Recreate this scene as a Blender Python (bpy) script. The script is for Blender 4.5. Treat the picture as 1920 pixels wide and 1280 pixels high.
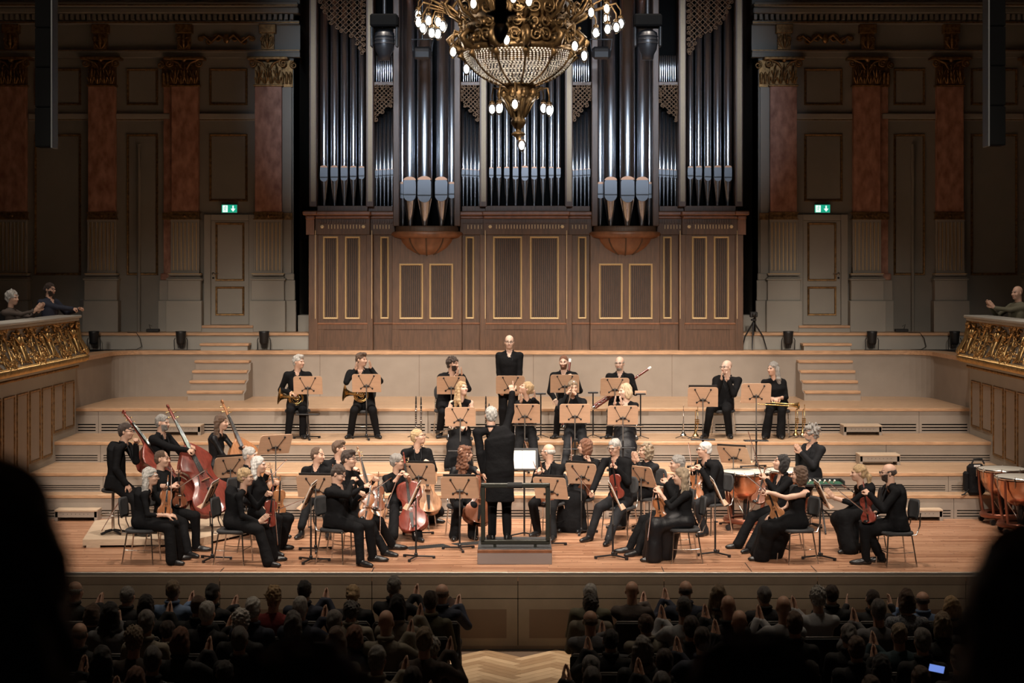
import bpy, math, random
import numpy as np
from mathutils import Matrix, Vector, Quaternion
random.seed(7); np.random.seed(7)
for o in list(bpy.data.objects): bpy.data.objects.remove(o)
SC = bpy.context.scene
COL = SC.collection
PI = math.pi
# ---------------------------------------------------------------- camera
F = 3266.0; CH = 4.03; CX = 980.0; CY = 500.0          # focal length (px), eye height, vanishing point
cd = bpy.data.cameras.new('camera'); cam = bpy.data.objects.new('camera', cd); COL.objects.link(cam)
cam.location = (0, 0, CH); cam.rotation_euler = (PI/2, 0, 0)
cd.sensor_width = 36; cd.lens = F/1920*36
cd.shift_x = (960-CX)/1920; cd.shift_y = -(640-CY)/1920
cd.clip_start = 0.05; cd.clip_end = 200
cd.dof.use_dof = True; cd.dof.focus_distance = 26.0; cd.dof.aperture_fstop = 3.2
SC.camera = cam
# ---------------------------------------------------------------- world, exposure
w = bpy.data.worlds.new('world'); SC.world = w; w.use_nodes = True
w.node_tree.nodes['Background'].inputs[0].default_value = (0.9, 0.8, 0.7, 1)
w.node_tree.nodes['Background'].inputs[1].default_value = 0.008
vs = SC.view_settings
vs.view_transform = 'Standard'; vs.look = 'None'; vs.gamma = 1; vs.use_curve_mapping = False
vs.exposure = 0.1
# ---------------------------------------------------------------- stage lighting (ceiling spots)
def spot(name, loc, to, energy, angle, blend=0.5, size=0.25, color=(1, 0.86, 0.72)):
    ld = bpy.data.lights.new(name, 'SPOT'); o = bpy.data.objects.new(name, ld); COL.objects.link(o)
    o.location = loc; d = Vector(to)-Vector(loc); o.rotation_euler = d.to_track_quat('-Z', 'Y').to_euler()
    ld.energy = energy; ld.spot_size = math.radians(angle); ld.spot_blend = blend; ld.shadow_soft_size = size; ld.color = color
    return o
WARM = (1, 0.87, 0.74)
for x, k in ((-6.6, .5), (-3.3, .95), (0, 1.15), (3.3, .95), (6.6, .5)):
    spot('ceiling_spot_light', (x, 23.6, 12.8), (x*0.92, 25.6, 0), 2900*k, 46, 0.5, 0.3, WARM)
    spot('ceiling_spot_light', (x*.92, 27.6, 12.8), (x*0.85, 30.4, 1), 2700*k, 55, 0.6, 0.3, WARM)
    spot('front_spot_light', (x*1.05, 10.5, 10.8), (x*0.88, 28.3, 1.3), 6000*k, 31, 0.55, 0.3, WARM)
for x in (-4.5, -3.2, -1.9, -.6, .6, 1.9, 3.2, 4.5):
    spot('organ_spot_light', (x, 17.5, 8.7), (x*0.7, 34.5, 7.2), 2600, 18, 0.9, 0.15, (0.74, 0.85, 1))
for x in (-3.6, -1.2, 1.2, 3.6):
    spot('organ_spot_light', (x, 17.5, 10.6), (x*0.85, 34.5, 8.6), 1300, 17, 0.9, 0.15, (0.74, 0.85, 1))
for x in (-5, 0, 5):                                          # dimmed house lights above the stalls
    spot('house_light', (x, 21.2, 13.6), (x, 19.6, -1), 560, 64, 0.8, 0.4, (1, 0.82, 0.62))
# ---------------------------------------------------------------- helpers
def W(x, y, Y): return Vector(((x-CX)*Y/F, Y, CH-(y-CY)*Y/F))      # photo direction at depth Y
def depth(y, z): return F*(CH-z)/(y-CY)                               # depth of a point of height z seen at row y
MATS = {}
def mat(name, col, rough=0.6, metal=0.0, var=0.0, vscale=8.0, bump=0.0, bscale=40.0, stretch=(1, 1, 1), emit=None, spec=0.5, col2=None, trans=0.0, sheen=0.0, coat=0.0, bdist=0.01):
    if name in MATS: return MATS[name]
    m = bpy.data.materials.new(name); m.use_nodes = True; MATS[name] = m
    nt = m.node_tree; b = nt.nodes['Principled BSDF']
    b.inputs['Roughness'].default_value = rough; b.inputs['Metallic'].default_value = metal
    b.inputs['Specular IOR Level'].default_value = spec
    b.inputs['Base Color'].default_value = (*col, 1)
    if trans: b.inputs['Transmission Weight'].default_value = trans
    if sheen: b.inputs['Sheen Weight'].default_value = sheen
    if coat: b.inputs['Coat Weight'].default_value = coat; b.inputs['Coat Roughness'].default_value = 0.15
    tc = nt.nodes.new('ShaderNodeTexCoord'); mp = nt.nodes.new('ShaderNodeMapping')
    mp.inputs['Scale'].default_value = stretch; nt.links.new(tc.outputs['Object'], mp.inputs['Vector'])
    if var or col2:
        n = nt.nodes.new('ShaderNodeTexNoise'); n.inputs['Scale'].default_value = vscale; n.inputs['Detail'].default_value = 5
        nt.links.new(mp.outputs[0], n.inputs['Vector'])
        r = nt.nodes.new('ShaderNodeValToRGB'); r.color_ramp.elements[0].position = 0.3; r.color_ramp.elements[1].position = 0.7
        c2 = col2 if col2 else tuple(min(1, c*(1+var)) for c in col)
        c1 = col if col2 else tuple(c*(1-var) for c in col)
        r.color_ramp.elements[0].color = (*c1, 1); r.color_ramp.elements[1].color = (*c2, 1)
        nt.links.new(n.outputs['Fac'], r.inputs['Fac']); nt.links.new(r.outputs['Color'], b.inputs['Base Color'])
    if bump:
        n2 = nt.nodes.new('ShaderNodeTexNoise'); n2.inputs['Scale'].default_value = bscale; n2.inputs['Detail'].default_value = 3
        nt.links.new(mp.outputs[0], n2.inputs['Vector'])
        bp = nt.nodes.new('ShaderNodeBump'); bp.inputs['Strength'].default_value = bump; bp.inputs['Distance'].default_value = bdist
        nt.links.new(n2.outputs['Fac'], bp.inputs['Height']); nt.links.new(bp.outputs['Normal'], b.inputs['Normal'])
    if emit:
        b.inputs['Emission Color'].default_value = (*emit[:3], 1); b.inputs['Emission Strength'].default_value = emit[3]
    return m
def plankmat(name, c1, c2, cm, plen, pw, rough=0.35, rot=0.0, mort=0.0025):
    m = bpy.data.materials.new(name); m.use_nodes = True; MATS[name] = m
    nt = m.node_tree; b = nt.nodes['Principled BSDF']; b.inputs['Roughness'].default_value = rough
    tc = nt.nodes.new('ShaderNodeTexCoord'); mp = nt.nodes.new('ShaderNodeMapping'); mp.inputs['Rotation'].default_value = (0, 0, rot)
    nt.links.new(tc.outputs['Object'], mp.inputs['Vector'])
    sx = nt.nodes.new('ShaderNodeSeparateXYZ'); nt.links.new(mp.outputs[0], sx.inputs[0])
    def mth(op, a, b=None):
        n = nt.nodes.new('ShaderNodeMath'); n.operation = op; nt.links.new(a, n.inputs[0])
        if b is not None:
            if hasattr(b, 'is_linked'): nt.links.new(b, n.inputs[1])
            else: n.inputs[1].default_value = b
        return n.outputs[0]
    wn = nt.nodes.new('ShaderNodeTexWhiteNoise'); wn.noise_dimensions = '1D'; nt.links.new(mth('FLOOR', mth('DIVIDE', sx.outputs[1], pw)), wn.inputs['W'])
    cb = nt.nodes.new('ShaderNodeCombineXYZ'); nt.links.new(mth('ADD', sx.outputs[0], mth('MULTIPLY', wn.outputs['Value'], plen*3)), cb.inputs[0]); nt.links.new(sx.outputs[1], cb.inputs[1]); nt.links.new(sx.outputs[2], cb.inputs[2])
    br = nt.nodes.new('ShaderNodeTexBrick'); br.offset = 0.0; br.inputs['Scale'].default_value = 1
    br.inputs['Brick Width'].default_value = plen; br.inputs['Row Height'].default_value = pw; br.inputs['Mortar Size'].default_value = mort
    br.inputs['Color1'].default_value = (*c1, 1); br.inputs['Color2'].default_value = (*c2, 1); br.inputs['Mortar'].default_value = (*cm, 1)
    br.inputs['Bias'].default_value = 0.0
    nt.links.new(cb.outputs[0], br.inputs['Vector'])
    n = nt.nodes.new('ShaderNodeTexNoise'); n.inputs['Scale'].default_value = 6; n.inputs['Detail'].default_value = 6
    mp2 = nt.nodes.new('ShaderNodeMapping'); mp2.inputs['Scale'].default_value = (1.2, 14, 4); nt.links.new(cb.outputs[0], mp2.inputs['Vector'])
    nt.links.new(mp2.outputs[0], n.inputs['Vector'])
    mx = nt.nodes.new('ShaderNodeMixRGB'); mx.blend_type = 'MULTIPLY'; mx.inputs['Fac'].default_value = 0.75
    rp = nt.nodes.new('ShaderNodeValToRGB'); rp.color_ramp.elements[0].position = .3; rp.color_ramp.elements[0].color = (.42, .36, .31, 1); rp.color_ramp.elements[1].position = .75
    nt.links.new(n.outputs['Fac'], rp.inputs['Fac']); nt.links.new(br.outputs['Color'], mx.inputs[1]); nt.links.new(rp.outputs['Color'], mx.inputs[2])
    nt.links.new(mx.outputs[0], b.inputs['Base Color'])
    return m
# palette
mat('greige', (0.335, 0.285, 0.24), 0.85, var=0.06, vscale=3, bump=0.15, bscale=220)
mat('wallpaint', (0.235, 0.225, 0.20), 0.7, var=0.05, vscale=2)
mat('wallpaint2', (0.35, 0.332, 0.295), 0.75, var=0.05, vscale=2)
mat('oak_lip', (0.55, 0.33, 0.19), 0.4, var=0.2, vscale=5, stretch=(1, 8, 8))
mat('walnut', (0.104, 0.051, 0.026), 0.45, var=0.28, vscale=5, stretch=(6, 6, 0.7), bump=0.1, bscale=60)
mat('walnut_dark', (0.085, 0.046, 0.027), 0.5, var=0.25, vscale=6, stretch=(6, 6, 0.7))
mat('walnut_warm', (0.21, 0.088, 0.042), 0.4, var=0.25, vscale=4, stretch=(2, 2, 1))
mat('gilt', (0.52, 0.33, 0.135), 0.35, 0.85, var=0.25, vscale=14)
mat('gilt_dark', (0.26, 0.15, 0.06), 0.45, 0.75, var=0.5, vscale=18, bump=0.4, bscale=60)
mat('gilt_paint', (0.60, 0.43, 0.22), 0.4, 0.1)
mat('marble', (0.26, 0.115, 0.078), 0.5, col2=(0.56, 0.31, 0.225), vscale=5, stretch=(1.5, 1.5, 0.8), spec=.3)
mat('tin', (0.80, 0.83, 0.88), 0.23, 1.0, var=0.08, vscale=1.2, stretch=(6, 6, 0.4))
mat('tin_dull', (0.10, 0.105, 0.115), 0.45, 0.9)
mat('copper_lip', (0.36, 0.19, 0.11), 0.45, 0.5)
mat('black', (0.012, 0.012, 0.013), 0.5)
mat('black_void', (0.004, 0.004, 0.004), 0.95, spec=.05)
mat('black_metal', (0.02, 0.02, 0.022), 0.38, 0.3)
mat('grey_metal', (0.17, 0.16, 0.15), 0.4, 0.5)
mat('chrome', (0.75, 0.74, 0.72), 0.18, 1.0)
mat('silver', (0.85, 0.85, 0.86), 0.15, 1.0)
mat('brass', (0.72, 0.50, 0.22), 0.25, 1.0)
mat('steel_strip', (0.42, 0.38, 0.33), 0.35, 0.6)
mat('deskwood', (0.56, 0.36, 0.24), 0.5, var=0.07, vscale=4, stretch=(1, 9, 9))
mat('paper', (0.82, 0.80, 0.77), 0.7)
mat('seatpad', (0.035, 0.035, 0.037), 0.8, bump=0.3, bscale=260)
mat('platewood', (0.55, 0.42, 0.30), 0.6, var=0.12, vscale=5, stretch=(1, 6, 6))
mat('rubber', (0.02, 0.02, 0.02), 0.9)
plankmat('stage_wood', (0.40, 0.19, 0.105), (0.74, 0.43, 0.27), (0.12, 0.05, 0.03), 1.3, 0.075, 0.33, mort=.004)
plankmat('tread_wood', (0.62, 0.40, 0.245), (0.74, 0.51, 0.33), (0.30, 0.17, 0.1), 2.1, 0.085, 0.35)
class MB:
    def __init__(s): s.v = []; s.f = []; s.m = []; s.s = []
    def add(s, vs, fs, mi=0, smooth=False, M=None):
        b = len(s.v)
        if M is not None: vs = [M @ Vector(q) for q in vs]
        s.v.extend([tuple(q) for q in vs])
        for q in fs: s.f.append([b+i for i in q]); s.m.append(mi); s.s.append(smooth)
        return s
    def box(s, x0, x1, y0, y1, z0, z1, mi=0, M=None, ch=0.0):
        if x0 > x1: x0, x1 = x1, x0
        if y0 > y1: y0, y1 = y1, y0
        if z0 > z1: z0, z1 = z1, z0
        if ch <= 0:
            v = [(x, y, z) for z in (z0, z1) for y in (y0, y1) for x in (x0, x1)]
            f = [(0, 2, 3, 1), (4, 5, 7, 6), (0, 1, 5, 4), (2, 6, 7, 3), (0, 4, 6, 2), (1, 3, 7, 5)]
            return s.add(v, f, mi, False, M)
        ch = min(ch, (x1-x0)*.49, (y1-y0)*.49, (z1-z0)*.49)
        X = (x0, x1); Yy = (y0, y1); Z = (z0, z1); v = []; idx = {}
        for i in (0, 1):
            for j in (0, 1):
                for k in (0, 1):
                    sx, sy, sz = (1-2*i), (1-2*j), (1-2*k); p = (X[i], Yy[j], Z[k])
                    for a in range(3):
                        q = [p[0]+sx*ch, p[1]+sy*ch, p[2]+sz*ch]; q[a] = p[a]; idx[i, j, k, a] = len(v); v.append(tuple(q))
        f = []
        for i in (0, 1): f.append([idx[i, j, k, 0] for j, k in ((0, 0), (1, 0), (1, 1), (0, 1))])
        for j in (0, 1): f.append([idx[i, j, k, 1] for i, k in ((0, 0), (1, 0), (1, 1), (0, 1))])
        for k in (0, 1): f.append([idx[i, j, k, 2] for i, j in ((0, 0), (1, 0), (1, 1), (0, 1))])
        for i in (0, 1):
            for j in (0, 1): f.append([idx[i, j, 0, 0], idx[i, j, 1, 0], idx[i, j, 1, 1], idx[i, j, 0, 1]])
        for i in (0, 1):
            for k in (0, 1): f.append([idx[i, 0, k, 0], idx[i, 1, k, 0], idx[i, 1, k, 2], idx[i, 0, k, 2]])
        for j in (0, 1):
            for k in (0, 1): f.append([idx[0, j, k, 1], idx[1, j, k, 1], idx[1, j, k, 2], idx[0, j, k, 2]])
        for i in (0, 1):
            for j in (0, 1):
                for k in (0, 1): f.append([idx[i, j, k, 0], idx[i, j, k, 1], idx[i, j, k, 2]])
        c = Vector(((x0+x1)/2, (y0+y1)/2, (z0+z1)/2)); g = []
        for q in f:
            a, b2, c2 = (Vector(v[q[0]]), Vector(v[q[1]]), Vector(v[q[2]])); n = (b2-a).cross(c2-a)
            g.append(q if n.dot(a-c) > 0 else q[::-1])
        return s.add(v, g, mi, False, M)
    def tube(s, pts, r, n=8, mi=0, M=None, closed=False, caps=True, flat=1.0):
        pts = [Vector(p) for p in pts]; N = len(pts)
        rs = [r]*N if not hasattr(r, '__len__') else r
        vs = []; fs = []; nrm = None
        for i, p in enumerate(pts):
            if closed: t = pts[(i+1) % N]-pts[i-1]
            else: t = pts[min(i+1, N-1)]-pts[max(i-1, 0)]
            if t.length < 1e-9: t = Vector((0, 0, 1))
            t.normalize()
            if nrm is None:
                up = Vector((0, 0, 1)) if abs(t.z) < 0.9 else Vector((1, 0, 0)); nrm = t.cross(up).normalized()
            else:
                nrm = nrm-t*nrm.dot(t)
                nrm = nrm.normalized() if nrm.length > 1e-6 else t.orthogonal().normalized()
            bn = t.cross(nrm)
            for k in range(n):
                a = 2*PI*k/n; vs.append(p+(nrm*math.cos(a)+bn*math.sin(a)*flat)*rs[i])
        R = N if closed else N-1
        for i in range(R):
            for k in range(n):
                a = i*n+k; b = i*n+(k+1) % n; c = ((i+1) % N)*n+(k+1) % n; d = ((i+1) % N)*n+k
                fs.append((a, b, c, d))
        s.add(vs, fs, mi, True, M)
        if caps and not closed:
            s.add(vs[:n], [tuple(range(n-1, -1, -1))], mi, False, M); s.add(vs[-n:], [tuple(range(n))], mi, False, M)
        return s
    def lathe(s, prof, n=16, mi=0, M=None, a0=0.0, a1=2*PI, smooth=True):
        full = abs(a1-a0-2*PI) < 1e-6; K = n if full else n+1; vs = []; fs = []
        for (r, z) in prof:
            for k in range(K):
                a = a0+(a1-a0)*k/n; vs.append((r*math.cos(a), r*math.sin(a), z))
        for i in range(len(prof)-1):
            for k in range(n):
                k2 = (k+1) % K; fs.append((i*K+k, i*K+k2, (i+1)*K+k2, (i+1)*K+k))
        return s.add(vs, fs, mi, smooth, M)
    def ell(s, c, r, n=10, m=6, mi=0, M=None):
        if not hasattr(r, '__len__'): r = (r, r, r)
        T = Matrix.Translation(Vector(c)) @ Matrix.Diagonal((r[0], r[1], r[2], 1))
        if M is not None: T = M @ T
        return s.lathe([(max(1e-4, math.sin(PI*i/m)), -math.cos(PI*i/m)) for i in range(m+1)], n, mi, T)
    def prism(s, poly, z0, z1, mi=0, M=None, smooth=False):
        n = len(poly); vs = [(x, y, z0) for x, y in poly]+[(x, y, z1) for x, y in poly]
        s.add(vs, [tuple(range(n-1, -1, -1)), tuple(range(n, 2*n))], mi, False, M)
        return s.add(vs, [(i, (i+1) % n, n+(i+1) % n, n+i) for i in range(n)], mi, smooth, M)
    def frame(s, x0, x1, z0, z1, y, wd, d, mi=0, M=None):      # picture-frame moulding in the xz plane, proud towards -y
        P = [(0, 0), (wd*.25, d), (wd*.7, d*.8), (wd, 0)]; vs = []; fs = []
        for (cx, cz, sx, sz) in ((x0, z0, 1, 1), (x1, z0, -1, 1), (x1, z1, -1, -1), (x0, z1, 1, -1)):
            for (o, h) in P: vs.append((cx+sx*o, y-h, cz+sz*o))
        for i in range(4):
            for k in range(3):
                a = i*4+k; b = i*4+k+1; c = ((i+1) % 4)*4+k+1; d2 = ((i+1) % 4)*4+k; fs.append((a, d2, c, b))
        return s.add(vs, fs, mi, False, M)
    def mesh(s, name, mats):
        me = bpy.data.meshes.new(name); me.from_pydata(s.v, [], s.f)
        for m in (mats if isinstance(mats, (list, tuple)) else [mats]): me.materials.append(MATS[m] if isinstance(m, str) else m)
        me.polygons.foreach_set('material_index', s.m); me.polygons.foreach_set('use_smooth', s.s); me.update()
        return me
    def build(s, name, mats, parent=None, M=None, **tags):
        return link(name, s.mesh(name, mats), parent, M, **tags)
def link(name, me, parent=None, M=None, label=None, cat=None, group=None, kind=None):
    o = bpy.data.objects.new(name, me); COL.objects.link(o)
    if parent is not None: o.parent = parent
    if M is not None: o.matrix_local = M
    return tag(o, label, cat, group, kind)
def tag(o, label=None, cat=None, group=None, kind=None):
    if label: o['label'] = label
    if cat: o['category'] = cat
    if group: o['group'] = group
    if kind: o['kind'] = kind
    return o
def thing(name, label, cat, loc=(0, 0, 0), rz=0, group=None, M=None, kind=None):
    o = bpy.data.objects.new(name, None); COL.objects.link(o); o.empty_display_size = 0.1
    if M is not None: o.matrix_world = M
    else: o.location = loc; o.rotation_euler = (0, 0, rz)
    return tag(o, label, cat, group, kind)
KIDS = {}
def copy_tree(o, label=None, M=None, parent=None):
    c = o.copy(); COL.objects.link(c)
    if parent is not None: c.parent = parent
    for ch in list(o.children): copy_tree(ch, parent=c)
    if label: c['label'] = label
    if M is not None: c.matrix_world = M
    return c
def axes(pos, z, yhint, sc=1.0):       # matrix whose z axis is z and whose -y side looks along yhint
    z = Vector(z).normalized(); y = -Vector(yhint); y = (y-z*y.dot(z))
    if y.length < 1e-5: y = z.orthogonal()
    y.normalize(); x = y.cross(z)
    M = Matrix((x, y, z)).transposed().to_4x4(); M = M @ Matrix.Scale(sc, 4); M.translation = Vector(pos); return M
def TR(x, y, z): return Matrix.Translation((x, y, z))
def RZ(a): return Matrix.Rotation(a, 4, 'Z')
def RX(a): return Matrix.Rotation(a, 4, 'X')
def RY(a): return Matrix.Rotation(a, 4, 'Y')
def spiral(c, r0, r1, turns, n, ux, uy, a0=0.0):
    c = Vector(c); ux = Vector(ux); uy = Vector(uy)
    return [c+(ux*math.cos(a0+2*PI*turns*i/n)+uy*math.sin(a0+2*PI*turns*i/n))*(r0+(r1-r0)*i/n) for i in range(n+1)]
# ---------------------------------------------------------------- levels
Z1, Z2, Z3, Z4, Z5, Z6 = 0.384, 0.695, 1.05, 1.50, 2.395, 2.72
Y0, Y1, Y2, Y3, Y4, Y5, Y6, YW = 23.0, 27.87, 28.23, 29.7, 31.2, 34.0, 34.45, 35.25
HW = 8.02; HF = -1.02
# ---------------------------------------------------------------- hall floor, stage, risers
fl = MB().box(-11, 11, -4, Y0, HF-0.2, HF-0.012).build('floor', mat('floor_base', (0.10, 0.06, 0.035), 0.6), label='herringbone parquet floor of the audience hall', cat='floor', kind='structure')
mat('parquet_a', (0.42, 0.285, 0.165), 0.4, var=0.2, vscale=3, stretch=(1, 9, 1)); mat('parquet_b', (0.33, 0.21, 0.115), 0.4, var=0.2, vscale=3, stretch=(1, 9, 1)); mat('parquet_c', (0.50, 0.35, 0.21), 0.4, var=0.2, vscale=3, stretch=(1, 9, 1))
PL, PW = 0.65, 0.13
pm = [MB().box(-PL/2+.002, PL/2-.002, -PW/2+.002, PW/2-.002, -0.012, 0.0, ch=0.002).mesh('plank', 'parquet_'+c) for c in 'abc']
nq = 0
for k in range(-60, 60):                                     # herringbone: only the aisle the photograph shows
    for j in range(-8, 9):
        for hv in (0, 1):
            u, v = (k+10*j+2.5, k+.5) if hv == 0 else (k+.5, k+1+10*j+2.5)
            cx = (u-v)*PW*.7071-.02; cy = 19.6+(u+v)*PW*.7071
            if abs(cx) > 1.05 or not 16.4 < cy < 22.75 or nq >= 300: continue
            link('plank', random.choice(pm), fl, TR(cx, cy, HF) @ RZ(PI/4 if hv == 0 else -PI/4)); nq += 1
st = MB().box(-HW, HW, Y0, Y1+0.02, -0.12, 0).build('stage_floor', 'stage_wood', label='stage floor of reddish wooden planks', cat='stage', kind='structure')
for xx in (697, 1245, 1532, 1410, 412):                       # trap door seams in the floor
    p = W(xx, 1072, Y0)
    MB().box(p.x-.006, p.x+.006, Y0+.02, Y0+random.uniform(.3, .8), 0.0005, 0.002).build('floor_seam', 'black', st)
mb = MB(); mb.box(-HW, HW, Y0-0.03, Y0, -0.035, 0.003, ch=.004)
mb.build('edge_strip', 'steel_strip', st)
MB().box(-HW, HW, Y0-0.02, Y0, -0.055, -0.037).build('edge_trim', mat('trim_light', (0.55, 0.46, 0.36), 0.5), st)
fas = MB().box(-HW, HW, Y0+0.01, Y0+0.1, HF, -0.05).build('stage_front', 'black_void', label='low panelled front wall below the stage edge', cat='stage front', kind='structure')
mat('fascia', (0.22, 0.17, 0.115), 0.6, var=0.08, vscale=4); mat('fascia_dark', (0.16, 0.115, 0.075), 0.6, var=0.08, vscale=4); mat('fascia_inset', (0.14, 0.09, 0.055), 0.6)
xs = [-HW, -6.0, -4.0, -1.99, -0.063, 1.866, 3.89, 5.85, HW]
for a, b in zip(xs[:-1], xs[1:]):
    MB().box(a+.004, b-.004, Y0-.012, Y0+.01, -0.165, -0.056, ch=.003).build('front_rail', 'fascia_dark', fas)
    MB().box(a+.004, b-.004, Y0-.004, Y0+.01, -0.345, -0.168, ch=.003).build('front_panel', 'fascia', fas)
    m2 = MB().box(a+.004, b-.004, Y0-.004, Y0+.01, HF+.02, -0.355, ch=.003); pn = m2.build('front_panel', 'fascia', fas)
    for q0, q1 in (((a+b)/2+.15, b-.15), (a+.15, (a+b)/2-.15)):
        MB().box(q0, q1, Y0-.0065, Y0-.003, -0.87, -0.49).build('panel_inset', 'fascia_inset', pn)
MB().box(-HW, HW, Y0-.012, Y0, HF, HF+.05).build('baseboard', 'fascia_dark', fas)
def riser(name, label, y, yb, z0, z1, slots, seams, x0=-HW, x1=HW, slot_rng=(-6.9, 6.7)):
    r = MB().box(x0, x1, y-0.02, yb, z1-0.055, z1, ch=.008).build(name, 'tread_wood', label=label, cat='riser', kind='structure')
    MB().box(x0, x1, y-0.021, y+0.01, z1-.05, z1-.006).build('nosing', 'oak_lip', r)
    H = z1-.055-z0
    MB().box(x0, x1, y+.05, y+.1, z0, z1-.06).build('backing', 'black_void', r)
    edges = [x0]+seams+[x1]
    sl = 0.42*H if slots else 0
    for a, b in zip(edges[:-1], edges[1:]):
        pa = MB().box(a+.003, b-.003, y+.005, y+.05, z0+sl, z1-.056).build('face_panel', 'greige', r)
        if slots:
            g = .05
            MB().box(a+.003, a+g, y+.005, y+.05, z0, z0+sl).build('stile', 'greige', r)
            MB().box(b-g, b-.003, y+.005, y+.05, z0, z0+sl).build('stile', 'greige', r)
            hh = sl/7.2
            for k, t in enumerate((0.0, 2.6, 4.9)):
                MB().box(a+g, b-g, y+.006, y+.04, z0+hh*t, z0+hh*(t+(1.6 if k == 0 else 1.3))).build('slat', 'greige', r)
    return r
r1 = riser('stage_riser', 'lowest shallow step of the orchestra risers with vent slots', Y1, Y2+.06, 0, Z1, True, [-5.2, -2.45, 0.32, 1.33, 4.1, 6.9])
r2 = riser('stage_riser', 'second orchestra riser carrying the flutes and oboes', Y2, Y3+.06, Z1, Z2, True, [-6.8, -3.95, -1.1, 1.6, 4.3, 6.9])
r3 = riser('stage_riser', 'third orchestra riser carrying horns, bassoons and trumpets', Y3, Y4+.06, Z2, Z3, True, [-7.2, -4.6, -4.52, -1.9, 0.7, 3.4, 3.9, 6.2])
r4 = riser('stage_riser', 'empty fourth riser below the organ platform wall', Y4, Y5+.1, Z3, Z4, True, [-7.6, -5.4, -1.7, 0.9, 3.4, 3.75, 7.1])
# organ platform: front wall with rounded returns to the galleries
def arcpts(side):
    pts = [(side*7.3, Y5)]
    for i in range(1, 9):
        a = PI/2*i/8; pts.append((side*(7.3+0.62*math.sin(a)), Y5-0.62*(1-math.cos(a))))
    pts.append((side*HW, Y4-.1)); return pts
line = arcpts(-1)[::-1]+arcpts(1)
def offs(line, d):
    out = []
    for i, p in enumerate(line):
        a = Vector(line[max(i-1, 0)]); b = Vector(line[min(i+1, len(line)-1)]); t = (b-a).normalized(); n = Vector((t.y, -t.x)); out.append((p[0]+n.x*d, p[1]+n.y*d))
    return out
def ribbon(mb, line, d0, d1, z0, z1, mi=0):
    A = offs(line, d0); B = offs(line, d1); n = len(A); vs = []
    for q in (A, B):
        for z in (z0, z1): vs += [(x, y, z) for x, y in q]
    f = []
    for i in range(n-1):
        f += [(2*n+i, 2*n+i+1, 3*n+i+1, 3*n+i), (i+1, i, n+i, n+i+1), (n+i, 3*n+i, 3*n+i+1, n+i+1), (i, i+1, 2*n+i+1, 2*n+i)]
    mb.add(vs, f, mi, False)
mb = MB(); ribbon(mb, line, -0.06, 0.0, Z4-.02, Z5-.06)
pw = mb.build('wall_platform', 'greige', label='beige wall with rounded ends below the organ platform', cat='wall', kind='structure')
for xx in (600, 786, 1000, 1260): MB().box(W(xx, 700, Y5).x-.003, W(xx, 700, Y5).x+.003, Y5-.002, Y5+.004, Z4, Z5-.06).build('panel_seam', 'walnut_dark', pw)
mb = MB(); mb.box(-11, 11, Y5-.0, 37.5, Z5-.08, Z5-.01)
pf = mb.build('platform_floor', mat('dark_floor', (0.05, 0.042, 0.036), 0.6), label='dark floor of the organ platform', cat='platform', kind='structure')
mb = MB(); ribbon(mb, line, -0.35, 0.03, Z5-.075, Z5)
mb.build('platform_lip', 'oak_lip', pf)
for s in (-1, 1): MB().box(s*HW, s*11, 18, Y5+.1, Z5-.1, Z5-.01).build('gallery_floor', 'dark_floor', pf)
# upper step in front of the back wall
for s in (-1, 1):
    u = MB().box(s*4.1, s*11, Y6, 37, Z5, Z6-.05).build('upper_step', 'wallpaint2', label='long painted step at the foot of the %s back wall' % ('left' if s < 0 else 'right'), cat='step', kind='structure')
    MB().box(s*4.1, s*11, Y6-.03, YW, Z6-.05, Z6, ch=.01).build('step_tread', 'oak_lip', u)
    # low portable step
    ps = thing('portable_step', 'low wooden step before the %s door' % ('left' if s < 0 else 'right'), 'step', (s*5.9+.06, Y6-.2, Z5-.01))
    MB().box(-.46, .46, -.17, .17, 0, .1, ch=.006).build('body', 'wallpaint2', ps); MB().box(-.48, .48, -.19, .17, .1, .145, ch=.006).build('tread', 'oak_lip', ps)
# ---------------------------------------------------------------- stairs up to the platform
def stairs(side, label):
    xw = 0.5 ; cx = side*5.82 + (0.0 if side < 0 else 0.06)
    t = thing('stairs', label, 'stairs', (cx, Y5, Z4))
    n = 4; rise = (Z5-Z4)/5
    for k in range(n):
        z = rise*(n-k); y1 = -0.26*k; y0 = -0.26*(k+1)
        MB().box(-.52, .52, y0+.02, y1, 0, z-.05).build('step', 'greige', t)
        MB().box(-.54, .52, y0, y1+.01, z-.05, z, ch=.008).build('tread', 'oak_lip', t)
    ch = MB(); prof = [(0, 0)]
    for k in range(n): prof += [(-0.26*(n-k)+.01, rise*k if k else 0), (-0.26*(n-k)+.01, rise*(k+1)-.052)]
    prof += [(0, rise*4-.052)]
    M = Matrix(((0, 0, 1, 0), (1, 0, 0, 0), (0, 1, 0, 0), (0, 0, 0, 1)))
    xi = .52 if side < 0 else -.55
    MB().prism(prof, xi, xi+.03, M=M).build('stringer', 'greige', t)
    return t
stairs(-1, 'four-step wooden stairs to the organ platform, left side'); stairs(1, 'four-step wooden stairs to the organ platform, right side')
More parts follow.
